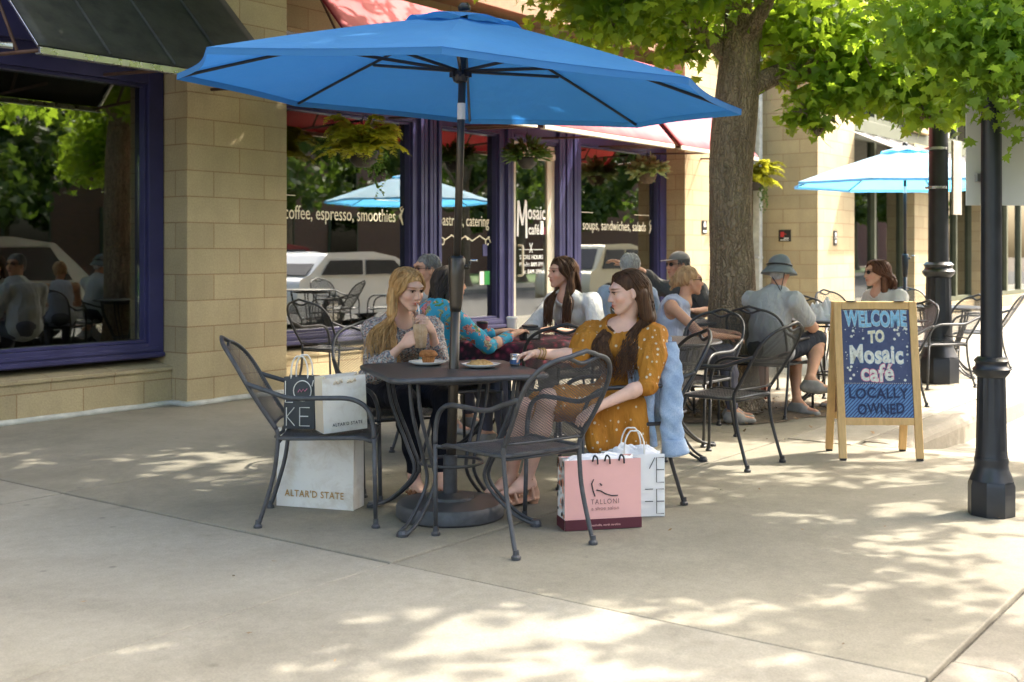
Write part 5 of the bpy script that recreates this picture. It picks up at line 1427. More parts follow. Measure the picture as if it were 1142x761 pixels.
# ---------------------------------------------- blonde woman sipping an iced coffee
def blonde():
    O = (-.64, 6.5, 0); J = seated(-.66, 6.52, -64, .96, .10, -.0, sh=.165)
    J['head'] = np.array((-.565, 6.33, 1.105)); J['neck'] = np.array((-.60, 6.42, .955)); J['chest'] = np.array((-.625, 6.49, .82))
    J['shR'] = np.array((-.765, 6.42, .875)); J['shL'] = np.array((-.445, 6.47, .875))
    J['elR'] = np.array((-.73, 6.235, .665)); J['wrR'] = np.array((-.575, 6.125, .815)); J['elL'] = np.array((-.395, 6.27, .71)); J['wrL'] = np.array((-.42, 6.135, .885))
    J['knR'] = np.array((-.565, 6.14, .535)); J['knL'] = np.array((-.36, 6.17, .535)); J['anR'] = np.array((-.52, 6.20, .115)); J['anL'] = np.array((-.385, 6.22, .115))
    r = person("blonde woman in a grey speckled blouse drinking iced coffee through a straw", O)
    Rm = frame_of(-48, -13, 0); v = Vol(); T = add_head(v, J['head'], Rm, .97)
    v.cone(J['neck'] - np.array((0, 0, .03)), T(0, -.028, -.055), .046, .042, .014)
    torso(v, J, -.006); 
    for n in 'LR': arm(v, J['sh' + n], J['el' + n], J['wr' + n], .93, -.003); leg(v, J['hip' + n], J['kn' + n], J['an' + n], .95, -.006); foot(v, J['an' + n], (.35, -.94, 0), .95)
    cup = np.array((-.478, 6.095, .80))                     # cup axis foot
    add_hand(v, J['wrR'], cup + np.array((-.01, -.02, .07)) - J['wrR'], (.75, .55, 0), (0, 0, 1), (.45, .75, .6), .01, .92)
    add_hand(v, J['wrL'], cup + np.array((.03, .0, .135)) - J['wrL'], (-.85, .2, -.1), (0, -.2, 1), (.5, .75, .6), .01, .92)
    VQ = v.mesh(.0042); col = face_tint(VQ[0], J['head'], Rm, .97, (.55, .38, .26), (.90, .45, .45))
    vol_obj("body", VQ, M['skin_fair'], r, O, col); eyes(r, T, 1, O)
    v = Vol(); torso(v, J, .016); 
    for n in 'LR':
        a, e, w = J['sh' + n], J['el' + n], J['wr' + n]; q = e * .52 + w * .48
        v.cone(a, e, .062, .062, .03); v.cone(e, q, .060, .043, .025); v.cone(e * .62 + w * .38, e * .5 + w * .5, .046, .044, .01)
    v.ell(J['pelvis'] + np.array((0, 0, .05)), (.185, .15, .11), None, .04)
    nk = J['neck']; d1 = ridge(.0075, 20, 2, (1, 1, .5)); d2 = wob(.0012, 120, 8)
    vol_obj("blouse", v.mesh(.0055, lambda x, y, z: d1(x, y, z) + d2(x, y, z), lambda x, y, z: np.maximum(.075 - np.sqrt((x - nk[0] - .02) ** 2 + (y - nk[1] + .055) ** 2 + (.8 * (z - nk[2] - .015)) ** 2), .50 - z)), M['speckle'], r, O)
    v = Vol(); v.ell(J['pelvis'], (.170, .135, .11), None, .04)
    for n in 'LR': leg(v, J['hip' + n], J['kn' + n], J['an' + n] + np.array((0, 0, .035)), .97, .007)
    vol_obj("jeans", v.mesh(.007, wob(.003, 45, 4)), M['jeans'], r, O)
    for n in 'LR':
        an = J['an' + n]; d = unit((.35, -.94, 0)); b = MB(); u = np.array((0, 0, 1.0)); sd = np.cross(d, u)
        S_ = Vol(); S_.cone(an - u * .095 - d * .045, an - u * .095 + d * .155, .036, .040, .01, flat=u, ff=.32)
        for q in (.045, .10): S_.cone(an - u * (.078) + d * q - sd * .036, an - u * (.040 + .12 * (q - .045)) + d * q, .009, .010, .012); S_.cone(an - u * (.078) + d * q + sd * .036, an - u * (.040 + .12 * (q - .045)) + d * q, .009, .010, .012)
        vol_obj("sandal", S_.mesh(.0045), M['leather'], r, O)
    def falls(az, rn):
        c = np.array(J['head']); s = 1 if az > 0 else -1      # +az = her right = viewer's left
        if s > 0:
            k = rn.uniform(0, 1); b0 = T(.083 + .012 * k, .012 - .06 * k, -.07); b1 = T(.10 - .01 * k, .04 - .05 * k, -.15)
            e1 = np.array((-.70 + .07 * rn.uniform(-1, 1), 6.315 + .04 * rn.uniform(-1, 1), .875)); e2 = e1 + np.array((.0 + rn.uniform(-.04, .03), -.045, -.10)); e3 = e2 + np.array((.01 + rn.uniform(-.03, .03), -.02, -.05 - .07 * rn.random()))
            return [b0, b1, e1, e2, e3]
        b0 = T(-.080, -.03 + .02 * rn.uniform(-1, 1), -.07); b1 = T(-.075, -.07, -.14)
        e1 = np.array((-.53 + .05 * rn.uniform(-1, 1), 6.50, .90)); return [b0, b1, e1, e1 + np.array((.0, .03, -.10))]
    v = Vol(); v.ell(T(0, -.020, .030), np.array((.078, .098, .088)), Rm, .01); v.cone(T(.075, -.02, -.02), T(.088, .0, -.14), .026, .03, .02); v.cone(T(-.07, -.04, -.02), T(-.07, -.06, -.14), .028, .03, .02); v.cone(T(0, -.08, 0), T(0, -.085, -.15), .05, .04, .03)
    fc = T(0, .085, -.03)
    hv = v.mesh(.0055, None, lambda x, y, z: .088 - np.sqrt((x - fc[0]) ** 2 + (y - fc[1]) ** 2 + (z - fc[2]) ** 2))
    h = vol_obj("hair", hv, M['h_blonde'], r, O); strands("hair_strands", M['h_blonde'], h, O, long_hair(T, falls, 640, .010, 3, 48), .0027)
    return T
Tb = blonde()
# the coffee cup (held, so a thing of its own)
t = NT("clear_plastic"); M['plastic'] = t.done(t.n("ShaderNodeMixShader", inp={0: .09, 1: t.n("ShaderNodeBsdfTransparent", inp={'Color': (.95, .95, .95, 1)}).outputs[0], 2: t.n("ShaderNodeBsdfGlossy", inp={'Roughness': .08}).outputs[0]}).outputs[0])
M['latte'] = crumb("iced_latte", (.50, .30, .15), (.78, .58, .38), 16)
cp = thing("iced_coffee", "clear plastic cup of iced latte held by the blonde woman", "drink", (-.478, 6.095, .80))
b = MB(); b.lathe([(.029, 0), (.031, .002), (.044, .15), (.046, .153), (.044, .156)], 28); b.build("cup_wall", M['plastic'], cp, smooth=True)
b = MB(); b.lathe([(.0, .003), (.0285, .003), (.0415, .128), (.0, .128)], 28); b.build("latte", M['latte'], cp, smooth=True)
b = MB(); b.lathe([(.046, .150), (.047, .158), (.044, .162), (.030, .186), (.012, .194), (.011, .194)], 24); b.build("dome_lid", M['plastic'], cp, smooth=True)
mouth = Tb(0, .098, -.062) - np.array((-.478, 6.095, .80))
b = MB(); b.tube([(.005, .0, .06), tuple(mouth * .55 + np.array((0, 0, .09))), tuple(mouth)], .0042, 8); b.build("straw", M['white_ceramic'], cp, smooth=True)

# ---------------------------------------------- brunette in the mustard dress
def brunette():
    O = (.56, 6.12, 0); J = seated(.56, 6.14, 213, .97, .02, 0.0)
    J['pelvis'] = np.array((.585, 6.17, .525)); J['waist'] = np.array((.60, 6.16, .66)); J['chest'] = np.array((.59, 6.12, .80)); J['neck'] = np.array((.585, 6.10, .94)); J['head'] = np.array((.600, 6.05, 1.10))
    J['shL'] = np.array((.735, 6.02, .875)); J['shR'] = np.array((.425, 6.16, .875))
    J['elL'] = np.array((.685, 5.90, .635)); J['wrL'] = np.array((.43, 5.79, .535)); J['elR'] = np.array((.345, 6.02, .765)); J['wrR'] = np.array((.125, 5.955, .785))
    J['hipL'] = np.array((.585, 6.05, .51)); J['hipR'] = np.array((.50, 6.23, .51)); J['knL'] = np.array((.185, 5.87, .56)); J['knR'] = np.array((.05, 6.06, .49)); J['anL'] = np.array((.075, 6.02, .135)); J['anR'] = np.array((-.005, 6.10, .13))
    J['r'] = unit(J['shR'] - J['shL']); J['r'][2] = 0; J['f'] = np.cross(np.array((0, 0, 1.)), J['r'])
    r = person("brunette woman in a mustard dotted dress reaching across the table", O)
    Rm = frame_of(192, -10, 0); v = Vol(); T = add_head(v, J['head'], Rm, .97)
    v.cone(J['neck'] - np.array((0, 0, .03)), T(0, -.028, -.055), .046, .042, .014)
    torso(v, J, -.004)
    for n in 'LR': arm(v, J['sh' + n], J['el' + n], J['wr' + n], .95, 0)
    leg(v, J['hipL'], J['knL'], J['anL'], .98); leg(v, J['hipR'], J['knR'], J['anR'], .98)
    for n in 'LR': foot(v, J['an' + n], (-.80, -.55, 0), .95, 0, .022, drop=.06)
    add_hand(v, J['wrR'], (-.95, -.30, -.10), (.1, -.35, -1), (-.2, -1, 0), (.35, .45, .4), .012, .95)
    add_hand(v, J['wrL'], (-.78, .10, -.52), (-.3, .3, -.8), (0, 1, .5), (.12, .22, .2), .016, .95)
    VQ = v.mesh(.0042); col = face_tint(VQ[0], J['head'], Rm, .97, (.13, .08, .06), (.92, .42, .42))
    vol_obj("body", VQ, M['skin_fair'], r, O, col); eyes(r, T, 1, O)
    # dress: bodice, puffed sleeves, skirt over the thighs with a hanging fall at the near side
    v = Vol(); torso(v, J, .015)
    for n in 'LR':
        a, e = J['sh' + n], J['el' + n]; q = a * .18 + e * .82
        v.ell(a * .55 + e * .45, (.085, .085, .105), np.stack([unit(np.cross(unit(e - a), (0, 0, 1.0) if abs(unit(e - a)[2]) < .9 else (1, 0, 0))), np.cross(unit(e - a), unit(np.cross(unit(e - a), (0, 0, 1.0) if abs(unit(e - a)[2]) < .9 else (1, 0, 0)))), unit(e - a)], 1), .03)
        v.cone(a, q, .062, .058, .03); v.cone(q, e, .046, .050, .008); v.cone(e * .96 + q * .04, e * 1.10 - q * .10, .052, .058, .006)
    v.ell(J['pelvis'], (.19, .165, .13), None, .04)
    for n, kk in (('L', .86), ('R', .80)): v.cone(J['hip' + n], J['hip' + n] * (1 - kk) + J['kn' + n] * kk, .105, .078, .03)
    v.cone((.50, 6.06, .50), (.30, 5.98, .50), .10, .075, .03)
    for (a, b_, c) in (((.62, 5.99, .52), (.64, 5.96, .31), .060), ((.50, 5.95, .52), (.52, 5.92, .30), .050), ((.40, 5.93, .51), (.42, 5.90, .33), .042), ((.68, 6.06, .50), (.70, 6.03, .33), .05)): v.cone(a, b_, c * 1.1, c, .045)
    nk = J['neck'] + J['f'] * .05
    d1 = ridge(.011, 30, 12, (1, 1, .2)); d2 = ridge(.004, 60, 3, (1, 1, .35))
    dress = vol_obj("dress", v.mesh(.0055, lambda x, y, z: d1(x, y, z) + d2(x, y, z), lambda x, y, z: .086 - np.sqrt((x - nk[0]) ** 2 + (y - nk[1]) ** 2 + (.85 * (z - nk[2] - .035)) ** 2)), M['mustard'], r, O)
    for n in 'LR':
        an = J['an' + n]; d = unit((-.80, -.55, 0)); u = np.array((0, 0, 1.0)); sd = np.cross(d, u)
        S_ = Vol(); S_.cone(an - u * .105 - d * .04, an - u * .118 + d * .15, .034, .038, .01, flat=u, ff=.36); S_.cone(an - u * .085 - d * .045, an - u * .125 - d * .045, .027, .024, .012)
        for q, hgt in ((.085, .058), (.125, .085), (-.02, -.01)):
            for s in (-1, 1): S_.cone(an - u * .10 + d * q + sd * s * .037, an - u * hgt * .95 + d * q + sd * s * .012, .008, .009, .008)
        S_.cone(an + sd * .036 - d * .01, an - sd * .036 - d * .01, .006, .006, .01); S_.cone(an - u * .08 - d * .055, an - d * .035, .022, .018, .012)
        vol_obj("sandal", S_.mesh(.0042), M['nude'], r, O)
    def falls(az, rn):
        c = np.array(J['head']); s = 1 if az > 0 else -1     # + = her right (far side), - = near side
        if s < 0 and rn.random() < .72:
            k = rn.uniform(0, 1); b0 = T(-.078, -.035 - .045 * k, -.06); b1 = T(-.07 + .02 * k, -.05 - .03 * k, -.13)
            e1 = np.array((.645 + .06 * rn.uniform(-1, 1), 5.985, .87)); e2 = np.array((.60 + .06 * rn.uniform(-1, 1), 5.945, .775)); e3 = np.array((.565 + .06 * rn.uniform(-1, 1), 5.935, .70 - .06 * rn.random()))
            return [b0, b1, e1, e2, e3]
        if s > 0 and rn.random() < .42:
            b0 = T(.078, -.02, -.06); b1 = T(.078, .0, -.13); e1 = np.array((.475 + .035 * rn.uniform(-1, 1), 6.03, .87)); e2 = np.array((.46 + .05 * rn.uniform(-1, 1), 5.985, .78)); return [b0, b1, e1, e2, e2 + np.array((.02 + rn.uniform(-.02, .03), -.0, -.08 - .05 * rn.random()))]
        b0 = T(rn.uniform(-.05, .05), -.10, -.06); b1 = T(rn.uniform(-.06, .05), -.09, -.14); e1 = J['neck'] + np.array((.10 + .04 * rn.uniform(-1, 1), .03 + .05 * rn.uniform(-1, 1), -.06)); return [b0, b1, e1, e1 + np.array((.03, .03, -.12))]
    v = Vol(); v.ell(T(0, -.022, .030), np.array((.079, .098, .088)), Rm, .01); v.cone(T(-.06, -.055, -.02), T(-.055, -.065, -.15), .034, .036, .02); v.cone(T(.07, -.03, -.02), T(.075, -.03, -.14), .028, .03, .02); v.cone(T(0, -.085, 0), T(0, -.088, -.16), .05, .045, .03)
    fc = T(0, .085, -.03); ea = T(-.085, .010, -.015)
    hv = v.mesh(.0055, None, lambda x, y, z: np.maximum(.090 - np.sqrt((x - fc[0]) ** 2 + (y - fc[1]) ** 2 + (z - fc[2]) ** 2), .030 - np.sqrt((x - ea[0]) ** 2 + (y - ea[1]) ** 2 + (z - ea[2]) ** 2)))
    h = vol_obj("hair", hv, M['h_dark'], r, O)
    cs = [c for c in long_hair(T, falls, 680, -.012, 5, 50, .008)]
    ok = []
    for c in cs:                                            # leave the near ear free
        L = [(np.array(p) - J['head']) @ Rm for p in c[:5]]
        if any(q[0] < -.055 and -.032 < q[1] < .06 and -.07 < q[2] < .022 for q in L): continue
        ok.append(c)
    strands("hair_strands", M['h_dark'], h, O, ok, .0028)
    b = MB(); w = J['wrR']; d = unit(J['wrR'] - J['elR']); a0 = unit(np.cross(d, (0, 0, 1.0))); a1 = np.cross(d, a0)
    for off, rr in ((-.012, .0265), (-.028, .028), (-.040, .0295)):
        b.tube([w + d * off + rr * (math.cos(q) * a0 + math.sin(q) * a1) + d * .004 * math.sin(3 * q) - np.array(O) for q in [2 * PI * k / 20 for k in range(20)]], .0032, 6, closed=True)
    b.build("bracelet", M['gold'], r, smooth=True)
brunette()

# ---------------------------------------------- denim jacket over the chair back
def denim():
    t = NT("washed_denim"); o = t.coord(); n = t.noise(o, 7, 6, .65, .4); w = t.noise(t.mapping(o, (1, 1, .5)), 260, 2)
    c = t.ramp(t.math('ADD', t.math('MULTIPLY', n, .7), t.math('MULTIPLY', w, .3)), [(.34, (.20, .29, .44)), (.52, (.31, .41, .56)), (.66, (.46, .55, .67))])
    return t.done(t.bsdf(c, .85, 0, t.bump(w, .3, .002, t.bump(t.noise(t.mapping(o, (1, 1, .35)), 20, 4, .6, .8), .12, .02)), .2))
M['denim'] = denim(); M['denim_seam'] = fabric('pale_denim_seam', (.42, .50, .62), .1)
jk = thing("denim_jacket", "light washed denim jacket hung over the mustard dressed woman's chair", "jacket", (.745, 6.0, 0))
O = (.86, 6.0, 0)
OJ = np.array(O)
def panel(name, fx, fz, y0, amp, nf, ph, nu=40, nv=60):
    b = MB()
    def f(u, v):
        x = fx(u, v); z = fz(u, v)
        w = amp * (abs(math.sin(nf * PI * u + ph + 1.1 * math.sin(2.2 * v + ph))) ** .8) * (.35 + .65 * v) + .006 * math.sin(9 * v + 5 * u + ph) + .004 * abs(math.sin(17 * v - 7 * u))
        return np.array((x, y0(u, v) - w, z)) - OJ
    b.grid(f, nu, nv); return b.build(name, M['denim'], jk, smooth=True, solid=.007)
panel("front_panel", lambda u, v: .705 + .135 * u + .012 * v + .006 * math.sin(8 * v), lambda u, v: .70 - .385 * v + .012 * math.sin(6 * u) * v, lambda u, v: 6.0 - .02 * u, .020, 2.3, .4)
panel("back_panel", lambda u, v: .80 + .15 * u, lambda u, v: .88 - .46 * v - .02 * u, lambda u, v: 6.06 + .05 * u, .022, 2.0, 1.7)
panel("collar", lambda u, v: .82 + .09 * u, lambda u, v: .885 - .085 * v - .02 * u, lambda u, v: 5.985 + .03 * u, .008, 1.5, .2, 20, 8)
b = MB()
ax = catmull([(.905, 6.02, .84), (.925, 5.975, .70), (.925, 5.95, .52), (.935, 5.945, .345)], 14)
def slv(u, v):
    i = v * (len(ax) - 1); k = min(int(i), len(ax) - 2); c = ax[k] + (ax[k + 1] - ax[k]) * (i - k); a = 2 * PI * u
    r = .052 - .004 * v + .013 * abs(math.sin(11 * v + 1.6 * math.sin(a) + .8)) ** .7 * (.4 + .6 * math.sin(a + 2) ** 2) - .006 * abs(math.sin(19 * v - 2 * math.cos(a))) + .004 * math.sin(3 * a + 4 * v)
    return c + np.array((math.cos(a) * r * 1.05, math.sin(a) * r * .78, 0)) - OJ
b.grid(slv, 36, 70); b.build("sleeve", M['denim'], jk, smooth=True)
b = MB(); b.grid(lambda u, v: np.array((.938 + .012 * v + math.cos(2 * PI * u) * (.056 + .012 * v), 5.945 + math.sin(2 * PI * u) * (.046 + .006 * v), .35 - .075 * v + .012 * math.sin(2 * PI * u + 1) * v)) - OJ, 32, 6)
b.build("cuff", M['denim'], jk, smooth=True, solid=.008)
b = MB()
for xs_ in ((.735, .745), (.768, .778)): b.tube([(xs_[0] - O[0], 5.985 - O[1], .80), (xs_[0] - O[0] + .004, 5.972 - O[1], .56), (xs_[1] - O[0], 5.962 - O[1], .335)], .0028, 5)
for z_ in (.735, .695): b.tube([(.785 - O[0], 5.968 - O[1], z_), (.835 - O[0], 5.968 - O[1], z_ + .004)], .0025, 5)
b.build("seam", M['denim_seam'], jk)
b = MB()
for z in (.66, .60, .51, .42, .345):
    b.lathe([(.0001, 0), (.006, .001), (.006, .004), (.0001, .005)], 10, (0, 0, 0))
    V = b.v[-1]; b.v[-1] = np.stack([V[:, 0] + .726 - O[0] + .01 * (.8 - z), -V[:, 2] + 5.975 - O[1] - .006, V[:, 1] + z], 1)
b.build("button", M['bronze'], jk)

# ---------------------------------------------- the people behind
def simple(label, x, y, h, look, hair, shirt, male=False, scale=1.0, pitch=0, hm=None, head=None, arms=None, legs=None, trousers='grey_trousers', sleeve='long', skin='skin_warm', zs=0.0, lean=.03, hcell=.0075, falls=None, hairfn=None, spec=None, sh=None, shoe='shoe', roll=0, beard=None, nostr=False):
    O = (x, y, 0); J = seated(x, y, h, scale * (1.0 if not male else 1.02), lean, zs, sh=sh or (.175 if not male else .205))
    for d in (head or {}, arms or {}, legs or {}):
        for k_, v_ in d.items(): J[k_] = np.array(v_, float) if not callable(v_) else v_(J)
    r = person(label, O); Rm = frame_of(look, pitch, roll); hs = .97 if not male else 1.03
    v = Vol(); T = add_head(v, J['head'], Rm, hs, male)
    v.cone(J['neck'] - np.array((0, 0, .03)), T(0, -.026, -.055), .048 if not male else .060, .044 if not male else .056, .015); torso(v, J, -.006, male)
    a = 1.0 if not male else 1.18
    for n in 'LR':
        arm(v, J['sh' + n], J['el' + n], J['wr' + n], a, -.002); leg(v, J['hip' + n], J['kn' + n], J['an' + n], a * .97, -.004); foot(v, J['an' + n], J.get('ft' + n, J['f']), a * .98)
        d = J['wr' + n] - J['el' + n]; add_hand(v, J['wr' + n], d, np.array((0, 0, -1.0)) + .1 * J['f'], J['f'] * .3 - (J['r'] if n == 'R' else -J['r']), (.25, .35, .3), .012, a * .97, .009)
    VQ = v.mesh(hcell); vol_obj("body", VQ, M[skin], r, O, face_tint(VQ[0], J['head'], Rm, hs, (.25, .18, .14), (.85, .5, .48), beard)); eyes(r, T, 1, O)
    v = Vol(); torso(v, J, .014, male)
    for n in 'LR':
        s_, e, w = J['sh' + n], J['el' + n], J['wr' + n]
        if sleeve == 'long': v.cone(s_, e, .060 * a, .052 * a, .03); v.cone(e, e * .25 + w * .75, .052 * a, .040 * a, .02)
        elif sleeve == 'short': v.cone(s_, s_ * .35 + e * .65, .064 * a, .062 * a, .03)
        elif sleeve == 'wide': v.cone(s_, e, .064 * a, .075 * a, .03); v.cone(e, e * .55 + w * .45, .07, .06, .02)
    nk = J['neck'] + J['f'] * .045; rr = .078 if not male else .07
    if sleeve == 'none':
        shL, shR = J['shL'], J['shR']
        clip = lambda X, Y, Z: np.maximum(np.maximum(.10 - np.sqrt((X - nk[0]) ** 2 + (Y - nk[1]) ** 2 + (.8 * (Z - nk[2] - .03)) ** 2), .085 - np.sqrt((X - shL[0]) ** 2 + (Y - shL[1]) ** 2 + (.7 * (Z - shL[2])) ** 2)), .085 - np.sqrt((X - shR[0]) ** 2 + (Y - shR[1]) ** 2 + (.7 * (Z - shR[2])) ** 2))
    else: clip = lambda X, Y, Z: rr - np.sqrt((X - nk[0]) ** 2 + (Y - nk[1]) ** 2 + (.8 * (Z - nk[2] - .03)) ** 2)
    vol_obj("shirt", v.mesh(hcell, ridge(.0085, 17, int(x * 10) + 50, (1, 1, .6)), clip), M[shirt], r, O)
    v = Vol(); v.ell(J['pelvis'], np.array((.172, .135, .11)) * (1.08 if male else 1), None, .04)
    for n in 'LR':
        if trousers == 'shorts': v.cone(J['hip' + n], J['kn' + n] * .92 + J['hip' + n] * .08, .10, .082, .03)
        else: leg(v, J['hip' + n], J['kn' + n], J['an' + n] + np.array((0, 0, .03)), a, .008)
    vol_obj("shorts" if trousers == 'shorts' else "trousers", v.mesh(.009, wob(.003, 40, 4)), M[trousers], r, O)
    for n in 'LR':
        S_ = Vol(); foot(S_, J['an' + n] - np.array((0, 0, .012)), J.get('ft' + n, J['f']), a, .008)
        zt = J['an' + n][2] - .005; vol_obj("shoe", S_.mesh(.008, None, lambda X, Y, Z: Z - zt), M[shoe], r, O)
    if hairfn:
        hairfn(r, T, Rm, J, O)
    return r, T, J, Rm, O
def cap_hair(mat, thick=.008, front=.086, n=240, length=.02, seed=2):
    def fn(r, T, Rm, J, O):
        v = Vol(); v.ell(T(0, -.02, .026), np.array((.076, .098, .088)) + thick * .5, Rm, .01); v.ell(T(0, -.075, -.03), (.06, .035, .05), Rm, .02)
        fc = T(0, .10, -.045); hv = v.mesh(.007, wob(.002, 150, 3), lambda x, y, z: .102 - np.sqrt((x - fc[0]) ** 2 + (y - fc[1]) ** 2 + (z - fc[2]) ** 2))
        h = vol_obj("hair", hv, M[mat], r, O); rn = np.random.default_rng(seed); cs = []
        for i in range(n):
            az = rn.uniform(55, 180) * (1 if rn.random() < .5 else -1); p = rn.uniform(10, 95); cs.append([scalp(T, az, p, thick * .6), scalp(T, az * 1.02, p + 12, thick + .002), scalp(T, az * 1.03, p + 24, thick)])
        strands("hair_strands", M[mat], h, O, cs, .004, 4)
    return fn
def long_fn(mat, gens, n=230, part=0.0, seed=4, hairline=52, rad=.0052, body=None, wave=.008, face=.09):
    def fn(r, T, Rm, J, O):
        v = Vol(); v.ell(T(0, -.022, .030), np.array((.080, .100, .089)), Rm, .01); v.cone(T(0, -.08, 0), T(0, -.085, -.15), .055, .05, .03)
        for q in (-1, 1): v.cone(T(q * .068, -.035, -.02), T(q * .075, -.035, -.14), .03, .032, .02)
        if body: body(v, T, J)
        fc = T(0, .085, -.03); hv = v.mesh(.007, wob(.003, 90, 3), lambda x, y, z: face - np.sqrt((x - fc[0]) ** 2 + (y - fc[1]) ** 2 + (z - fc[2]) ** 2))
        h = vol_obj("hair", hv, M[mat], r, O); strands("hair_strands", M[mat], h, O, long_hair(T, lambda az, rn: gens(az, rn, T, J), n, part, seed, hairline, wave), rad)
    return fn
def back_fall(az, rn, T, J):
    s = 1 if az > 0 else -1; q = min(1, abs(az) / 140); sp = .12 * (1 - .3 * q)
    return [T(s * (.088 - .03 * q), -.05 - .06 * q, -.06), T(s * .09 * (1 - .4 * q), -.075 - .05 * q, -.13), T(s * sp * rn.uniform(.2, 1.05), -.10 - .04 * rn.random(), -.20), T(s * sp * rn.uniform(.1, 1.1), -.10 - .05 * rn.random(), -.26 - .06 * rn.random())]
def front_fall(az, rn, T, J):
    s = 1 if az > 0 else -1
    if abs(az) > 125: return back_fall(az, rn, T, J)
    e = J['neck'] + J['r'] * s * (.085 + .03 * rn.uniform(-1, 1)) + J['f'] * (.095 + .02 * rn.uniform(-1, 1))
    return [T(s * .080, -.02, -.06), T(s * .082, .0, -.13), e + np.array((0, 0, -.04)), e + J['f'] * .02 + np.array((0, 0, -.14)), e + J['f'] * .02 + np.array((0, 0, -.20 - .06 * rn.random()))]
# woman in turquoise florals, back to the camera
x, y = -.42, 7.52
simple("woman in a turquoise floral top with long brown hair, back to the camera", x, y, 32, 24, None, 'floral', scale=1.05, head={'head': (x + .02, y + .02, 1.10)}, arms={'elR': (x + .27, y - .06, .70), 'wrR': (x + .43, y + .12, .765), 'elL': (x + .1, y + .3, .72), 'wrL': (x + .33, y + .33, .765)}, sleeve='long', hairfn=long_fn('h_black', back_fall, 300, .0, 4, 55, .006, wave=.014), skin='skin_warm')
# man with glasses behind her
x, y = -.66, 8.75
r_, T_, J_, R_, O_ = simple("grey haired man with dark glasses beyond the blonde woman", x, y, -40, 212, None, 'grey_shirt', True, head={'head': (x + .02, y - .03, 1.175), 'neck': (x, y - .03, 1.02)}, hairfn=cap_hair('h_salt', .006), skin='skin_tan'); glasses(r_, T_, O_, lens=False)
# woman in the white blouse
x, y = .40, 8.46
simple("dark haired woman in a loose white blouse turned to her left at the red table", x, y, 228, 205, None, 'white_cloth', scale=1.03, head={'head': (x - .04, y - .05, 1.16), 'neck': (x - .0, y - .05, 1.00)}, arms={'elL': (x + .20, y - .25, .70), 'wrL': (x - .08, y - .36, .76), 'elR': (x - .27, y - .05, .72), 'wrR': (x - .30, y - .30, .765)}, sleeve='wide', zs=.03, hairfn=long_fn('h_dark', front_fall, 260, .006, 8, 50, .0055), skin='skin_warm')
# grey haired man, back turned
x, y = 1.04, 10.25
simple("grey haired man in a light blue shirt with his back turned", x, y, 60, 70, None, 'sky_shirt', True, head={'head': (x + .0, y - .02, 1.18), 'neck': (x, y - .05, 1.02)}, zs=.02, hairfn=cap_hair('h_grey', .007), sleeve='short', skin='skin_tan')
# man in the grey cap
x, y = 1.50, 10.45
r_, T_, J_, R_, O_ = simple("man in a grey cap and sunglasses stretching out his arm", x, y, 215, 205, None, 'charcoal_shirt', True, head={'head': (x - .02, y - .05, 1.19), 'neck': (x, y - .02, 1.03)}, arms={'shR': (x - .19, y + .05, .99), 'shL': (x + .17, y - .12, .97), 'elR': (x - .34, y - .02, 1.12), 'wrR': (x - .50, y - .06, 1.19), 'elL': (x + .22, y - .3, .78), 'wrL': (x + .05, y - .45, .80)}, zs=.03, sleeve='short', skin='skin_tan', hairfn=cap_hair('h_salt', .004))
glasses(r_, T_, O_)
def cap(r, T, Rm, O, mat):
    v = Vol(); v.ell(T(0, -.018, .045), (.084, .104, .078), Rm, .01); c = T(0, 0, .045); up = Rm[:, 2]
    vq = v.mesh(.006, None, lambda x, y, z: -((x - c[0]) * up[0] + (y - c[1]) * up[1] + (z - c[2]) * up[2]))
    o = vol_obj("cap", vq, M[mat], r, O); v = Vol(); v.cone(T(0, .06, .048), T(0, .13, .038), .066, .05, .01, flat=up, ff=.10); vol_obj("brim", v.mesh(.005), M[mat], o, O)
cap(r_, T_, R_, O_, 'cap')
# woman with a blonde bun
x, y = 1.33, 9.0
def bun(r, T, Rm, J, O):
    v = Vol(); v.ell(T(0, -.022, .030), np.array((.079, .098, .088)), Rm, .01); v.ell(T(0, -.112, -.005), (.042, .04, .042), Rm, .02); v.cone(T(0, -.12, -.01), T(.01, -.15, -.07), .025, .012, .02)
    fc = T(0, .10, -.05); hv = v.mesh(.006, wob(.003, 110, 3), lambda x, y, z: .105 - np.sqrt((x - fc[0]) ** 2 + (y - fc[1]) ** 2 + (z - fc[2]) ** 2))
    h = vol_obj("hair", hv, M['h_bun'], r, O); rn = np.random.default_rng(3); cs = []
    for i in range(220):
        az = rn.uniform(45, 150) * (1 if rn.random() < .5 else -1); p = rn.uniform(12, 74); b0 = scalp(T, az, p, .004); m = scalp(T, az + (180 - abs(az)) * .5 * (1 if az > 0 else -1), (p + 75) / 2, .008); e = T(.03 * rn.uniform(-1, 1), -.12 + .02 * rn.uniform(-1, 1), .0 + .03 * rn.uniform(-1, 1)); cs.append([b0, m, e])
    for i in range(26):
        a = rn.uniform(0, 6.28); cs.append([T(.03 * math.cos(a), -.115, .03 * math.sin(a)), T(.05 * math.cos(a), -.14, .045 * math.sin(a) - .01), T(.03 * math.cos(a), -.155, .03 * math.sin(a) - .045)])
    strands("hair_strands", M['h_bun'], h, O, cs, .004)
r_, T_, J_, R_, O_ = simple("woman with a blonde bun, sunglasses and pale tank top left of the trunk", x, y, -8, 8, None, 'tank', head={'head': (x + .04, y, 1.085), 'neck': (x - .0, y, .94)}, zs=-.02, lean=.0, arms={'elR': (x + .10, y - .22, .68), 'wrR': (x + .32, y - .13, .66), 'elL': (x + .12, y + .2, .68), 'wrL': (x + .34, y + .1, .68)}, sleeve='none', hairfn=bun, skin='skin_tan'); glasses(r_, T_, O_)
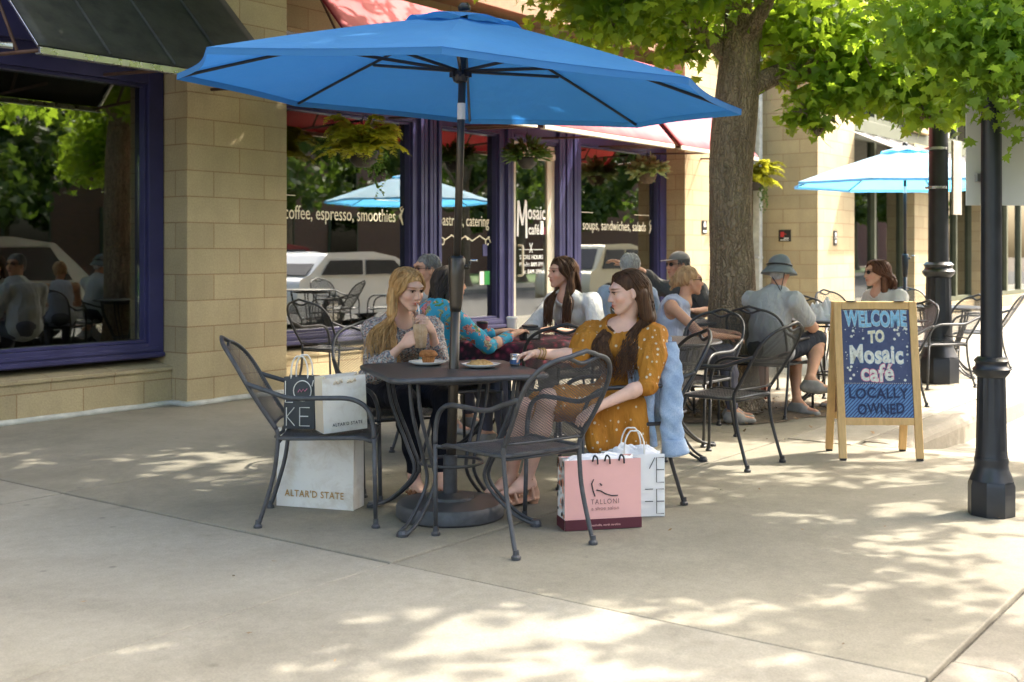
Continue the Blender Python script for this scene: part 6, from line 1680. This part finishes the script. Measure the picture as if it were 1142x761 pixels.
# man in the bucket hat
x, y = 2.14, 9.45
r_, T_, J_, R_, O_ = simple("man in a grey bucket hat and pale shirt seated with legs crossed, back to camera", x, y, 50, 62, None, 'grey_shirt', True, head={'head': (x + .03, y + .0, 1.15), 'neck': (x - .0, y - .06, 1.0)}, zs=.0, lean=.02, trousers='shorts', sleeve='short', skin='skin_tan', pitch=-8, hairfn=cap_hair('h_grey', .004),
    arms={'elR': (x + .27, y - .10, .70), 'wrR': (x + .34, y + .16, .70), 'elL': (x - .13, y + .25, .70), 'wrL': (x + .12, y + .40, .70)},
    legs={'knR': (x + .36, y + .04, .60), 'anR': (x + .22, y - .22, .30), 'ftR': (.75, -.35, 0), 'knL': (x + .22, y + .32, .53), 'anL': (x + .16, y - .04, .10), 'ftL': (.5, -.5, 0), 'hipR': (x + .06, y - .08, .52)})
v = Vol(); up = R_[:, 2]; c = T_(0, 0, .02)
v.ell(T_(0, -.015, .045), (.088, .108, .085), R_, .01); v.cone(T_(0, -.015, -.028), T_(0, -.015, .045), .152, .092, .015)
cd = T_(0, -.015, -.045)
h_ = vol_obj("bucket_hat", v.mesh(.006, wob(.003, 40, 9), lambda X, Y, Z: .02 - ((X - cd[0]) * up[0] + (Y - cd[1]) * up[1] + (Z - cd[2]) * up[2])), M['hat'], r_, O_)
b = MB(); b.tube([T_(.096 * math.cos(a), -.015 + .116 * math.sin(a), .047) - np.array(O_) for a in [2 * PI * k / 30 for k in range(30)]], .007, 5, closed=True); b.build("hat_band", M['black_plastic'], h_, smooth=True)
b = MB(); b.tube(catmull([T_(.06, -.08, -.02) - np.array(O_), np.array((.0, -.16, .98)), np.array((-.01, -.18, .90)), np.array((.0, -.165, .99)), T_(-.06, -.08, -.02) - np.array(O_)], 5), .0035, 5); b.build("chin_cord", M['black_plastic'], h_, smooth=True)
# woman with curly hair
x, y = 3.10, 9.85
def curly_fall(az, rn, T, J):
    s = 1 if az > 0 else -1; q = min(1, abs(az) / 150)
    return [T(s * (.10 - .03 * q), -.03 - .08 * q, -.04) , T(s * .105 * (1 - .45 * q) + .02 * rn.uniform(-1, 1), -.05 - .075 * q, -.085), T(s * .10 * (1 - .5 * q) + .025 * rn.uniform(-1, 1), -.05 - .075 * q, -.12 - .03 * rn.random())]
r_, T_, J_, R_, O_ = simple("woman with chin length curly brown hair and sunglasses in a white top", x, y, 205, 190, None, 'white_cloth', head={'head': (x - .03, y - .03, 1.13), 'neck': (x, y - .0, .985)}, zs=.01, sleeve='short', hairfn=long_fn('h_brown', curly_fall, 330, .0, 6, 50, .0075, wave=.026, face=.095), skin='skin_warm'); glasses(r_, T_, O_)
# ------------------------------------------------------------------ leaves and trees
def leaf_mat(name, a, b, tr, k=.45):
    t = NT(name); o = t.coord(); n = t.noise(o, 2.2, 4, .6); n2 = t.noise(o, 26, 2)
    c = t.ramp(t.math('ADD', t.math('MULTIPLY', n, .55), t.math('MULTIPLY', n2, .45)), [(.34, a), (.64, b)])
    p = t.bsdf(c, .45, 0, None, .35); q = t.n("ShaderNodeBsdfTranslucent", inp={'Color': (*tr, 1)}).outputs[0]
    return t.done(t.n("ShaderNodeMixShader", inp={0: k, 1: p, 2: q}).outputs[0])
M['maple'] = leaf_mat("maple_leaf", (.062, .135, .014), (.135, .23, .028), (.46, .65, .045), .5)
M['lime'] = leaf_mat('dark_lime_leaf', (.022, .048, .010), (.055, .095, .016), (.16, .26, .03), .35)
M['bark'] = None
def bark():
    t = NT("grey_brown_bark"); o = t.coord(); m = t.mapping(o, (1, 1, .13))
    n = t.noise(m, 26, 6, .65, .5); n2 = t.noise(o, 3, 4); v = t.n("ShaderNodeTexVoronoi", feature='DISTANCE_TO_EDGE', inp={'Vector': t.mix(.08, m, t.n("ShaderNodeTexNoise", inp={'Vector': o, 'Scale': 12.0}).outputs['Color']), 'Scale': 34.0}).outputs['Distance']
    c = t.ramp(n, [(.3, (.20, .15, .10)), (.68, (.42, .33, .23))]); c = t.mix(t.ramp(v, [(.0, (.6, .6, .6)), (.10, (0, 0, 0))]), c, (.045, .034, .024))
    c = t.mix(t.ramp(n2, [(.5, (0, 0, 0)), (.75, (.35, .35, .35))]), c, (.22, .21, .16))
    h = t.math('ADD', t.math('MULTIPLY', v, 1.6), t.math('MULTIPLY', n, .6))
    return t.done(t.bsdf(c, .9, 0, t.bump(h, 1.0, .035), .15))
M['bark'] = bark()
LOB = [(0, 0), (.20, .02), (.50, -.06), (.36, .16), (.62, .30), (.36, .38), (.40, .62), (.20, .55), (.12, .80), (0, 1.02), (-.12, .80), (-.20, .55), (-.40, .62), (-.36, .38), (-.62, .30), (-.36, .16), (-.50, -.06), (-.20, .02)]
LEAF = np.array([(x, y, -.10 * abs(x) - .12 * y * y) for x, y in LOB]); LEAF_F = [(0, 1, 2, 3), (0, 3, 4, 5), (0, 5, 6, 7), (0, 7, 8, 9), (0, 9, 10, 11), (0, 11, 12, 13), (0, 13, 14, 15), (0, 15, 16, 17)]
OVAL = np.array([(0, 0, 0), (.22, .3, -.02), (.2, .65, -.06), (0, 1, -.14), (-.2, .65, -.06), (-.22, .3, -.02)]); OVAL_F = [(0, 1, 2, 3), (0, 3, 4, 5)]
def leaf_cloud(name, mat, parent, P, D, size, shape=LEAF, faces=LEAF_F, seed=0, flat=.55):
    """P: leaf bases, D: outward directions, size: lengths"""
    rn = np.random.default_rng(seed); n = len(P)
    d = D + rn.normal(0, .45, (n, 3)); d /= np.linalg.norm(d, axis=1)[:, None]
    up = np.array((0, 0, 1.0)) + rn.normal(0, flat, (n, 3)); z = up - d * (up * d).sum(1)[:, None]; z /= np.linalg.norm(z, axis=1)[:, None] + 1e-9
    x = np.cross(d, z); A = np.stack([x, d, z], 1) * np.asarray(size)[:, None, None]
    V = (np.einsum('kj,njc->nkc', shape, A) + P[:, None, :]).reshape(-1, 3); k = len(shape)
    F_ = np.concatenate([np.array(faces)[None] + (np.arange(n) * k)[:, None, None]]).reshape(-1, 4)
    me = bpy.data.meshes.new(name); me.vertices.add(len(V)); me.vertices.foreach_set("co", V.astype(np.float32).ravel()); me.loops.add(F_.size); me.polygons.add(len(F_))
    me.polygons.foreach_set("loop_start", np.arange(0, F_.size, 4)); me.loops.foreach_set("vertex_index", F_.ravel().astype(np.int32)); me.materials.append(M[mat]); me.update(calc_edges=True)
    o = bpy.data.objects.new(name, me); C.objects.link(o); o.parent = parent; return o
def trunk_mesh(pts, rad, seed=0, sides=28, rough=.05, root_flare=0.0):
    b = MB(); Pp = catmull([(*p,) for p in pts], 8); n = len(Pp); rr = np.interp(np.linspace(0, len(rad) - 1, n), range(len(rad)), rad)
    b.tube(Pp, list(rr), sides); V = b.v[-1]; w = wob(rough, 9, seed, (1, 1, .4)); w2 = wob(rough * .4, 34, seed + 1, (1, 1, .15))
    for i in range(n):
        for k in range(sides):
            v = V[i * sides + k]; d = v - Pp[i]; q = 1 + float(w(*v)) + float(w2(*v))
            if root_flare: h = Pp[i][2]; q += root_flare * math.exp(-max(h, 0) / .12) * (1 + .5 * math.sin(5 * (2 * PI * k / sides) + seed))
            V[i * sides + k] = Pp[i] + d * q
    return b
def tree(name, label, loc, trunk, trad, limbs, clumps, nleaf, lsize, seed, group=None, extra=None, leaf='maple'):
    r = thing(name, label, "tree", loc, 0, group); rn = np.random.default_rng(seed)
    tb = trunk_mesh(trunk, trad, seed, 30, .05, .35); tk = tb.build("trunk", M['bark'], r, smooth=True)
    lb = MB()
    for L, q in limbs:
        Pp = catmull(L, 6); lb.tube(Pp, list(np.linspace(q, q * .35, len(Pp))), 10)
    for c, s in clumps:                                    # twigs into each clump
        c = np.array(c)
        for _ in range(6):
            e = c + rn.normal(0, .5, 3) * np.array(s); m = (c + e) / 2 + rn.normal(0, .05, 3); lb.tube(catmull([c - (0, 0, .1), m, e], 3), [.014, .012, .010, .008, .007, .006, .004][:7], 5)
    lb.build("limbs", M['bark'], tk, smooth=True)
    PP, DD, SS = [], [], []
    for (CL, nl, ls) in [(clumps, nleaf, lsize)] + ([extra] if extra else []):
        a, b_ = crown_points(CL, nl, rn); PP.append(a); DD.append(b_); SS.append(rn.uniform(ls * .7, ls * 1.25, len(a)))
    leaf_cloud("crown", leaf, r, np.concatenate(PP), np.concatenate(DD), np.concatenate(SS), seed=seed); return r
def crown_points(clumps, nleaf, rn):
    vol = np.array([np.prod(s) ** (2 / 3) for c, s in clumps]); cnt = rn.multinomial(nleaf, vol / vol.sum()); P = []; D = []
    for (c, s), n in zip(clumps, cnt):
        d = rn.normal(size=(n, 3)); d /= np.linalg.norm(d, axis=1)[:, None]; q = rn.uniform(.25, 1.0, n) ** .6
        p = np.array(c) + d * q[:, None] * np.array(s) * (1 + .25 * np.sin(4 * d[:, :1] * 3 + 2 * d[:, 1:2] * 5))
        # leaves gather in small sprays
        sp = np.array(c) + np.clip(rn.normal(0, .55, (max(3, n // 9), 3)), -.95, .95) * np.array(s); a = rn.integers(0, len(sp), n); m = rn.random(n) < .55
        p[m] = sp[a[m]] + rn.normal(0, .085, (m.sum(), 3)); P.append(p); D.append(d * .6 + np.array((0, 0, -.55)))
    return np.concatenate(P), np.concatenate(D)
# the street tree: its crown's underside fills the top of the picture
T0 = TREE
rn = np.random.default_rng(4)
cl = []
for (dx, dy, z, s) in ((-.9, .2, 3.40, .62), (-1.25, -.5, 3.70, .55), (-.45, -.6, 3.45, .45), (-1.7, .1, 3.9, .6), (.15, -.7, 3.6, .5), (.9, .1, 3.0, .6), (1.5, -.1, 2.9, .62), (2.1, .2, 2.88, .65), (2.75, .1, 2.9, .7), (3.3, .3, 2.95, .7), (1.3, .7, 3.2, .7), (2.3, .9, 3.2, .8), (.5, .5, 3.35, .55),
                       (1.75, -.35, 2.64, .45), (2.45, -.3, 2.60, .42), (1.15, -.25, 2.68, .38), (3.0, -.2, 2.66, .45), (3.5, 0, 2.75, .45), (.72, -.15, 2.62, .28), (.50, -.3, 2.42, .14), (.62, -.35, 2.34, .10), (.85, -.3, 2.55, .2), (1.45, -.4, 2.45, .2), (2.05, -.3, 2.42, .18), (-.35, .3, 3.1, .3), (-1.0, -.2, 3.25, .3)):
    cl.append(((dx, dy, z), (s * 1.1, s * 1.0, s * .55)))
top = []
for (dx, dy, z) in ((-1.3, 1.2, 4.8), (-.7, 1.6, 5.4), (0, 1.8, 6.0), (.7, 1.9, 6.6), (-1.6, .5, 4.7), (-2.4, -.2, 5.0), (-1.8, -.3, 5.6), (-1.0, 0, 6.2), (-.2, .3, 6.8), (-2.6, .7, 5.0), (-2.2, 1.4, 5.6), (-1.2, .7, 6.4), (-3.2, -.8, 5.4), (-3.4, .4, 5.8), (-2.8, -1.6, 5.6), (-3.8, -.4, 6.4), (-3.0, 1.2, 6.4), (-2.0, -2.0, 5.2)):
    top.append(((dx, dy, z), (1.0, 1.0, .6)))
for k in range(46):
    a = rn.uniform(0, 2 * PI); q = 3.6 * math.sqrt(rn.uniform(.02, 1)); z = rn.uniform(5.0, 7.8) - .12 * q
    top.append(((q * math.cos(a) - .7, q * math.sin(a) * .95 - .3, z), (rn.uniform(.8, 1.2), rn.uniform(.8, 1.2), rn.uniform(.45, .75))))
tA = tree("street_tree", "maple tree with a thick bark trunk beside the small table", (T0.x, T0.y, 0),
     [(-.02, 0, -.05), (-.01, 0, .3), (0, 0, 1.0), (-.02, 0, 1.8), (.03, .02, 2.6), (.10, .05, 3.3), (.15, .1, 4.6), (.2, .1, 6.2)], [.235, .20, .185, .178, .172, .16, .12, .05],
     [([(.05, 0, 2.62), (.45, -.05, 2.80), (.95, -.05, 2.84), (1.7, .05, 3.0), (2.8, .1, 3.3)], .095), ([(-.02, 0, 2.9), (-.4, .1, 3.3), (-1.1, .1, 3.7), (-1.9, .2, 4.3)], .075), ([(.06, 0, 3.0), (.25, -.4, 3.4), (.4, -1.2, 4.0)], .08), ([(.1, .05, 3.4), (.8, .6, 4.2), (1.9, 1.4, 5.2)], .085), ([(.1, .05, 3.6), (-.5, .8, 4.5), (-1.4, 1.6, 5.3)], .08), ([(.15, .1, 4.4), (1.2, -.5, 5.4), (2.4, -1.0, 6.2)], .07)],
     cl, 21000, .092, 21, extra=(top, 19500, .19))
# upper clumps out of view, added to shade the shop side and pavement
# street trees along the kerb: outside the picture, they throw the dapples and stand in the window reflections
def street_tree(loc, label, seed, n, rad=3.0, zlo=3.6, zhi=7.8, k=26, size=.15, low=(), group="kerb trees that shade the pavement", leaf='maple'):
    rn = np.random.default_rng(seed); c = []
    for i in range(k):
        a = rn.uniform(0, 2 * PI); q = rad * math.sqrt(rn.uniform(0, 1)); c.append(((q * math.cos(a), q * math.sin(a), rn.uniform(zlo, zhi) - .1 * q), (rn.uniform(.6, 1.05), rn.uniform(.6, 1.05), rn.uniform(.4, .7))))
    LL = [([(0, 0, 2.5), (c_[0][0] * .5, c_[0][1] * .5, 2.75), (c_[0][0], c_[0][1], c_[0][2] + .1)], .03) for c_ in low[:3]]
    return tree("street_tree", label, loc, [(0, 0, -.05), (0, 0, .5), (.03, 0, 1.8), (0, .02, 3.0), (.05, 0, 4.5), (.05, .05, 6.2)], [.22, .17, .16, .15, .10, .04],
                LL + [([(0, 0, 2.9), (.7, .3, 3.8), (1.6, .6, 4.6)], .07), ([(0, 0, 3.0), (-.7, .4, 3.9), (-1.5, .7, 4.8)], .07), ([(0, 0, 3.1), (.1, -.8, 4.0), (.2, -1.7, 4.9)], .07), ([(0, 0, 3.4), (0, .9, 4.4), (-.2, 1.7, 5.3)], .06)], c, n, size, seed, group, extra=(list(low), 6500, .052) if low else None, leaf=leaf)
tB = street_tree((3.35, 6.75, 0), "street tree just outside the right edge whose crown shades the foreground", 31, 7600, 2.7, 3.75, 7.2, 24, low=(((-1.05, -1.3, 2.22), (.30, .3, .22)), ((-.65, -1.35, 2.16), (.35, .3, .25)), ((-.85, -1.2, 2.45), (.4, .35, .25)), ((-1.35, -1.25, 2.38), (.25, .25, .18)), ((-.35, -1.2, 2.3), (.4, .35, .3))))
tC = street_tree((-2.5, -.6, 0), "street tree behind the camera, seen reflected in the large left window", 32, 7000, 3.0, 3.4, 7.5, 24)

# ------------------------------------------------------------------ hanging baskets
M['fern'] = leaf_mat("fern_frond", (.36, .40, .03), (.56, .56, .06), (.62, .60, .05), .42); M['ivy'] = leaf_mat("ivy_leaf", (.03, .08, .015), (.08, .15, .03), (.15, .3, .04), .35); M['varieg'] = leaf_mat("variegated_leaf", (.12, .20, .06), (.55, .60, .36), (.4, .5, .15), .3)
M['pot'] = plain("dark_plastic_pot", (.025, .022, .02), .5, .2, 12, .1, 40); M['coir'] = plain("brown_coir", (.10, .07, .045), .9, .4, 30, .6, 90)
def basket(label, p, potr, kind, seed, hang):
    r = thing("hanging_plant", label, "plant", p); rn = np.random.default_rng(seed)
    b = MB(); b.lathe([(.0, -.17 * potr / .16), (potr * .45, -.165 * potr / .16), (potr * .82, -.11 * potr / .16), (potr, -.02), (potr * 1.03, 0), (potr * .95, 0), (potr * .9, -.02), (0.001, -.02)], 28); b.build("pot", M['pot' if kind != 'var' else 'coir'], r, smooth=True)
    b = MB()
    for k in range(3): a = 2 * PI * k / 3 + .4; b.tube([(potr * math.cos(a), potr * math.sin(a), 0), (0, 0, hang * .6), (0, 0, hang)] if k == 0 else [(potr * math.cos(a), potr * math.sin(a), 0), (0, 0, hang * .6)], .003, 4)
    b.build("hanger", M['iron'], r)
    if kind == 'fern':
        P = []; D = []; Sz = []
        for i in range(40):
            a = rn.uniform(0, 2 * PI); L = rn.uniform(.34, .54); rise = rn.uniform(.04, .30); n = 52
            for j in range(n):
                t = (j + 1) / n; x = L * t; z = rise * math.sin(PI * min(1, t * .62)) * 1.3 - .20 * t ** 2.4 * (1 - rise); c = np.array((math.cos(a) * x, math.sin(a) * x, z)); s_ = np.array((-math.sin(a), math.cos(a), 0))
                for q in (-1, 1): P.append(c); D.append(s_ * q + np.array((math.cos(a), math.sin(a), -.2)) * .35); Sz.append(.10 * math.sin(PI * (.12 + .86 * t)) ** .7)
        P, D, Sz = map(np.array, (P, D, Sz)); k = rn.normal(0, .02, P.shape); leaf_cloud("foliage", 'fern', r, P + k * .15, D * 3, Sz, OVAL * np.array((1.15, 1, 1)), OVAL_F, seed, .2)
        P = []; D = []
        for i in range(9):
            a = rn.uniform(-1.3, 1.0); L = rn.uniform(.15, .48); n = int(L * 60)
            for j in range(n): t = j / n; P.append((potr * 1.05 * math.cos(a) + .05 * math.sin(6 * t + i), potr * 1.05 * math.sin(a) + .05 * math.cos(5 * t + i), -.02 - L * t)); D.append((math.cos(a), math.sin(a), -.5))
        leaf_cloud("trailing_vine", 'ivy', r, np.array(P), np.array(D), rn.uniform(.02, .045, len(P)), OVAL * np.array((1.6, 1, 1)), OVAL_F, seed + 1)
    else:
        n = 620 if kind == 'ivy' else 520; d = rn.normal(size=(n, 3)); d[:, 2] = np.abs(d[:, 2]) * .8 - .25; d /= np.linalg.norm(d, axis=1)[:, None]; q = rn.uniform(.3, 1, n)
        P = d * q[:, None] * np.array((.24, .24, .17)) * (potr / .12) + np.array((0, 0, .04)); leaf_cloud("foliage", 'ivy' if kind == 'ivy' else 'varieg', r, P, d, rn.uniform(.05, .11, n) * (potr / .12), OVAL * np.array((.8 if kind == 'ivy' else 1.3, 1, 1)), OVAL_F, seed)
    return r
fernA = basket("yellow green fern in a dark bowl hanging before the coffee window", at(405, 168, 11.25), .155, 'fern', 3, .55)
basket("dark green plant in a small pot hanging before the cafe door", at(588, 176, 13.6), .125, 'ivy', 5, .5)
basket("white and green variegated plant in a coir basket before the soups window", at(722, 194, 16.1), .13, 'var', 7, .5)
basket("sunlit yellow fern hanging behind the tree trunk", at(842, 203, 18.4), .13, 'fern', 9, .6)

# ------------------------------------------------------------------ across the street (seen in the window reflections)
def parked_car(label, X, d, col, rz=0.0, suv=True):
    nm = "car_paint_" + str(len(bpy.data.materials)); M[nm] = plain("car_paint", col, .22, .03, 3, 0, 50, 0.0, .6)
    r = thing("parked_car", label, "car", fw(X, d, -.16), FA + rz, "cars parked along the street"); L, Wd, H = 4.5, 1.84, (1.68 if suv else 1.45)
    prof = [(-2.22, .30), (-2.25, .62), (-2.18, .92), (-1.95, 1.0), (-1.5, H - .02), (-.2, H), (.55, H - .10), (1.15, 1.04), (2.05, .90), (2.22, .68), (2.22, .32)]
    b = MB(); n = len(prof); secs = [(-.92, .93), (-.80, 1.0), (.80, 1.0), (.92, .93)]; v = []
    for y, k in secs:
        for x, z in prof: v.append((x * (1 if z < 1.02 else (k if abs(y) > .85 else 1)), y * (.93 if z > 1.3 else 1), z if z < .5 else .3 + (z - .3) * (1 if abs(y) < .85 else .975)))
    f = [(s * n + i, s * n + (i + 1) % n, (s + 1) * n + (i + 1) % n, (s + 1) * n + i) for s in range(3) for i in range(n)] + [tuple(range(n)), tuple(3 * n + i for i in range(n))[::-1]]
    b.add(v, f); o_ = b.build("body", M[nm], r, bevel=.11, smooth=True); o_.modifiers[0].segments = 4; o_.modifiers[0].angle_limit = R(18)
    b = MB()
    for s in (-1, 1):
        y = s * .93
        for (xa, xb, xc, xd) in ((-1.7, -1.42, -.52, -.55), (-.45, -.42, .42, .78)):
            b.add([(xa, y * 1.0, 1.03), (xb, y * .955, H - .14), (xc, y * .955, H - .14), (xd, y * 1.0, 1.03)], [(0, 1, 2, 3)])
    b.add([(.62, -.72, H - .13), (.62, .72, H - .13), (1.13, .80, 1.075), (1.13, -.80, 1.075)], [(0, 1, 2, 3)]); b.add([(-1.57, -.70, H - .12), (-1.57, .70, H - .12), (-1.97, .78, 1.03), (-1.97, -.78, 1.03)], [(0, 1, 2, 3)])
    b.build("window", M['black_plastic'], r, solid=.012)
    for x in (-1.38, 1.38):
        for s in (-1, 1):
            b = MB(); b.tube([(x, s * .72, .33), (x, s * .94, .33)], .33, 24); w = b.build("wheel", M['black_plastic'], r); b = MB(); b.tube([(x, s * .935, .33), (x, s * .955, .33)], .20, 16); b.build("rim", M['chrome'], w)
    return r
parked_car("white parked car reflected in the coffee window", 11.2, -8.3, (.75, .76, .77), 0, False)
parked_car("pale cream parked car reflected in the soups window", 21.5, -8.4, (.60, .58, .44))
parked_car("silver parked car reflected in the large left window", 3.6, -8.6, (.40, .41, .43))
parked_car("dark red parked car across the street", 15.5, -15.5, (.22, .03, .03))
ob = thing("brick_building", "brown brick building across the street seen in window reflections", "building", FO, FA)
b = MB(); b.box(-25, 120, -42, -36, -.1, 9); 
def red_brick():
    t = NT("brown_brick"); br = t.n("ShaderNodeTexBrick", inp={'Vector': t.coord('UV'), 'Scale': 1.0, 'Mortar Size': .006, 'Brick Width': .24, 'Row Height': .08})
    br.inputs['Color1'].default_value = (.20, .085, .055, 1); br.inputs['Color2'].default_value = (.15, .07, .05, 1); br.inputs['Mortar'].default_value = (.2, .17, .14, 1); return t.done(t.bsdf(br.outputs['Color'], .9))
M['brick'] = red_brick(); b.build("wall", M['brick'], ob, uvbox=True)
for k in range(14):
    for z in (1.0, 4.6): b = MB(); x = -22 + 4.6 * k; b.box(x, x + 2.2, -35.99, -35.9, z, z + 2.3); w = b.build("window", M['green_frame'], ob); b = MB(); b.box(x + .1, x + 2.1, -35.88, -35.86, z + .1, z + 2.2); b.build("pane", M['glass_dark'], w)
far_src = None
def far_tree(X, d, sc, label, rz):
    global far_src
    if far_src is None:
        far_src = street_tree((0, 0, 0), label, 77, 5200, 3.2, 2.6, 7.4, 26, .24, (), "trees across the street", 'lime'); o = far_src
    else: o = dup(far_src, None, None, label)
    o.location = fw(X, d, -.02); o.rotation_euler = (0, 0, rz); o.scale = (sc,) * 3
for i, (X, d, sc) in enumerate(((-6, -19, 1.0), (1, -23, 1.2), (7, -19.5, 1.0), (12, -24, 1.3), (17.5, -19, 1.05), (23, -23, 1.25), (29, -19.5, 1.1), (36, -22, 1.2), (42, -18.5, 1.3), (48, -22, 1.5), (54, -19, 1.4), (62, -24, 1.6), (70, -20, 1.5), (80, -25, 1.8), (14.5, -9.9 - 20, 1.3), (4, -30, 1.3), (26, -31, 1.4))):
    far_tree(X, d, sc, "leafy tree across the street seen in the window reflections", i * 1.3)
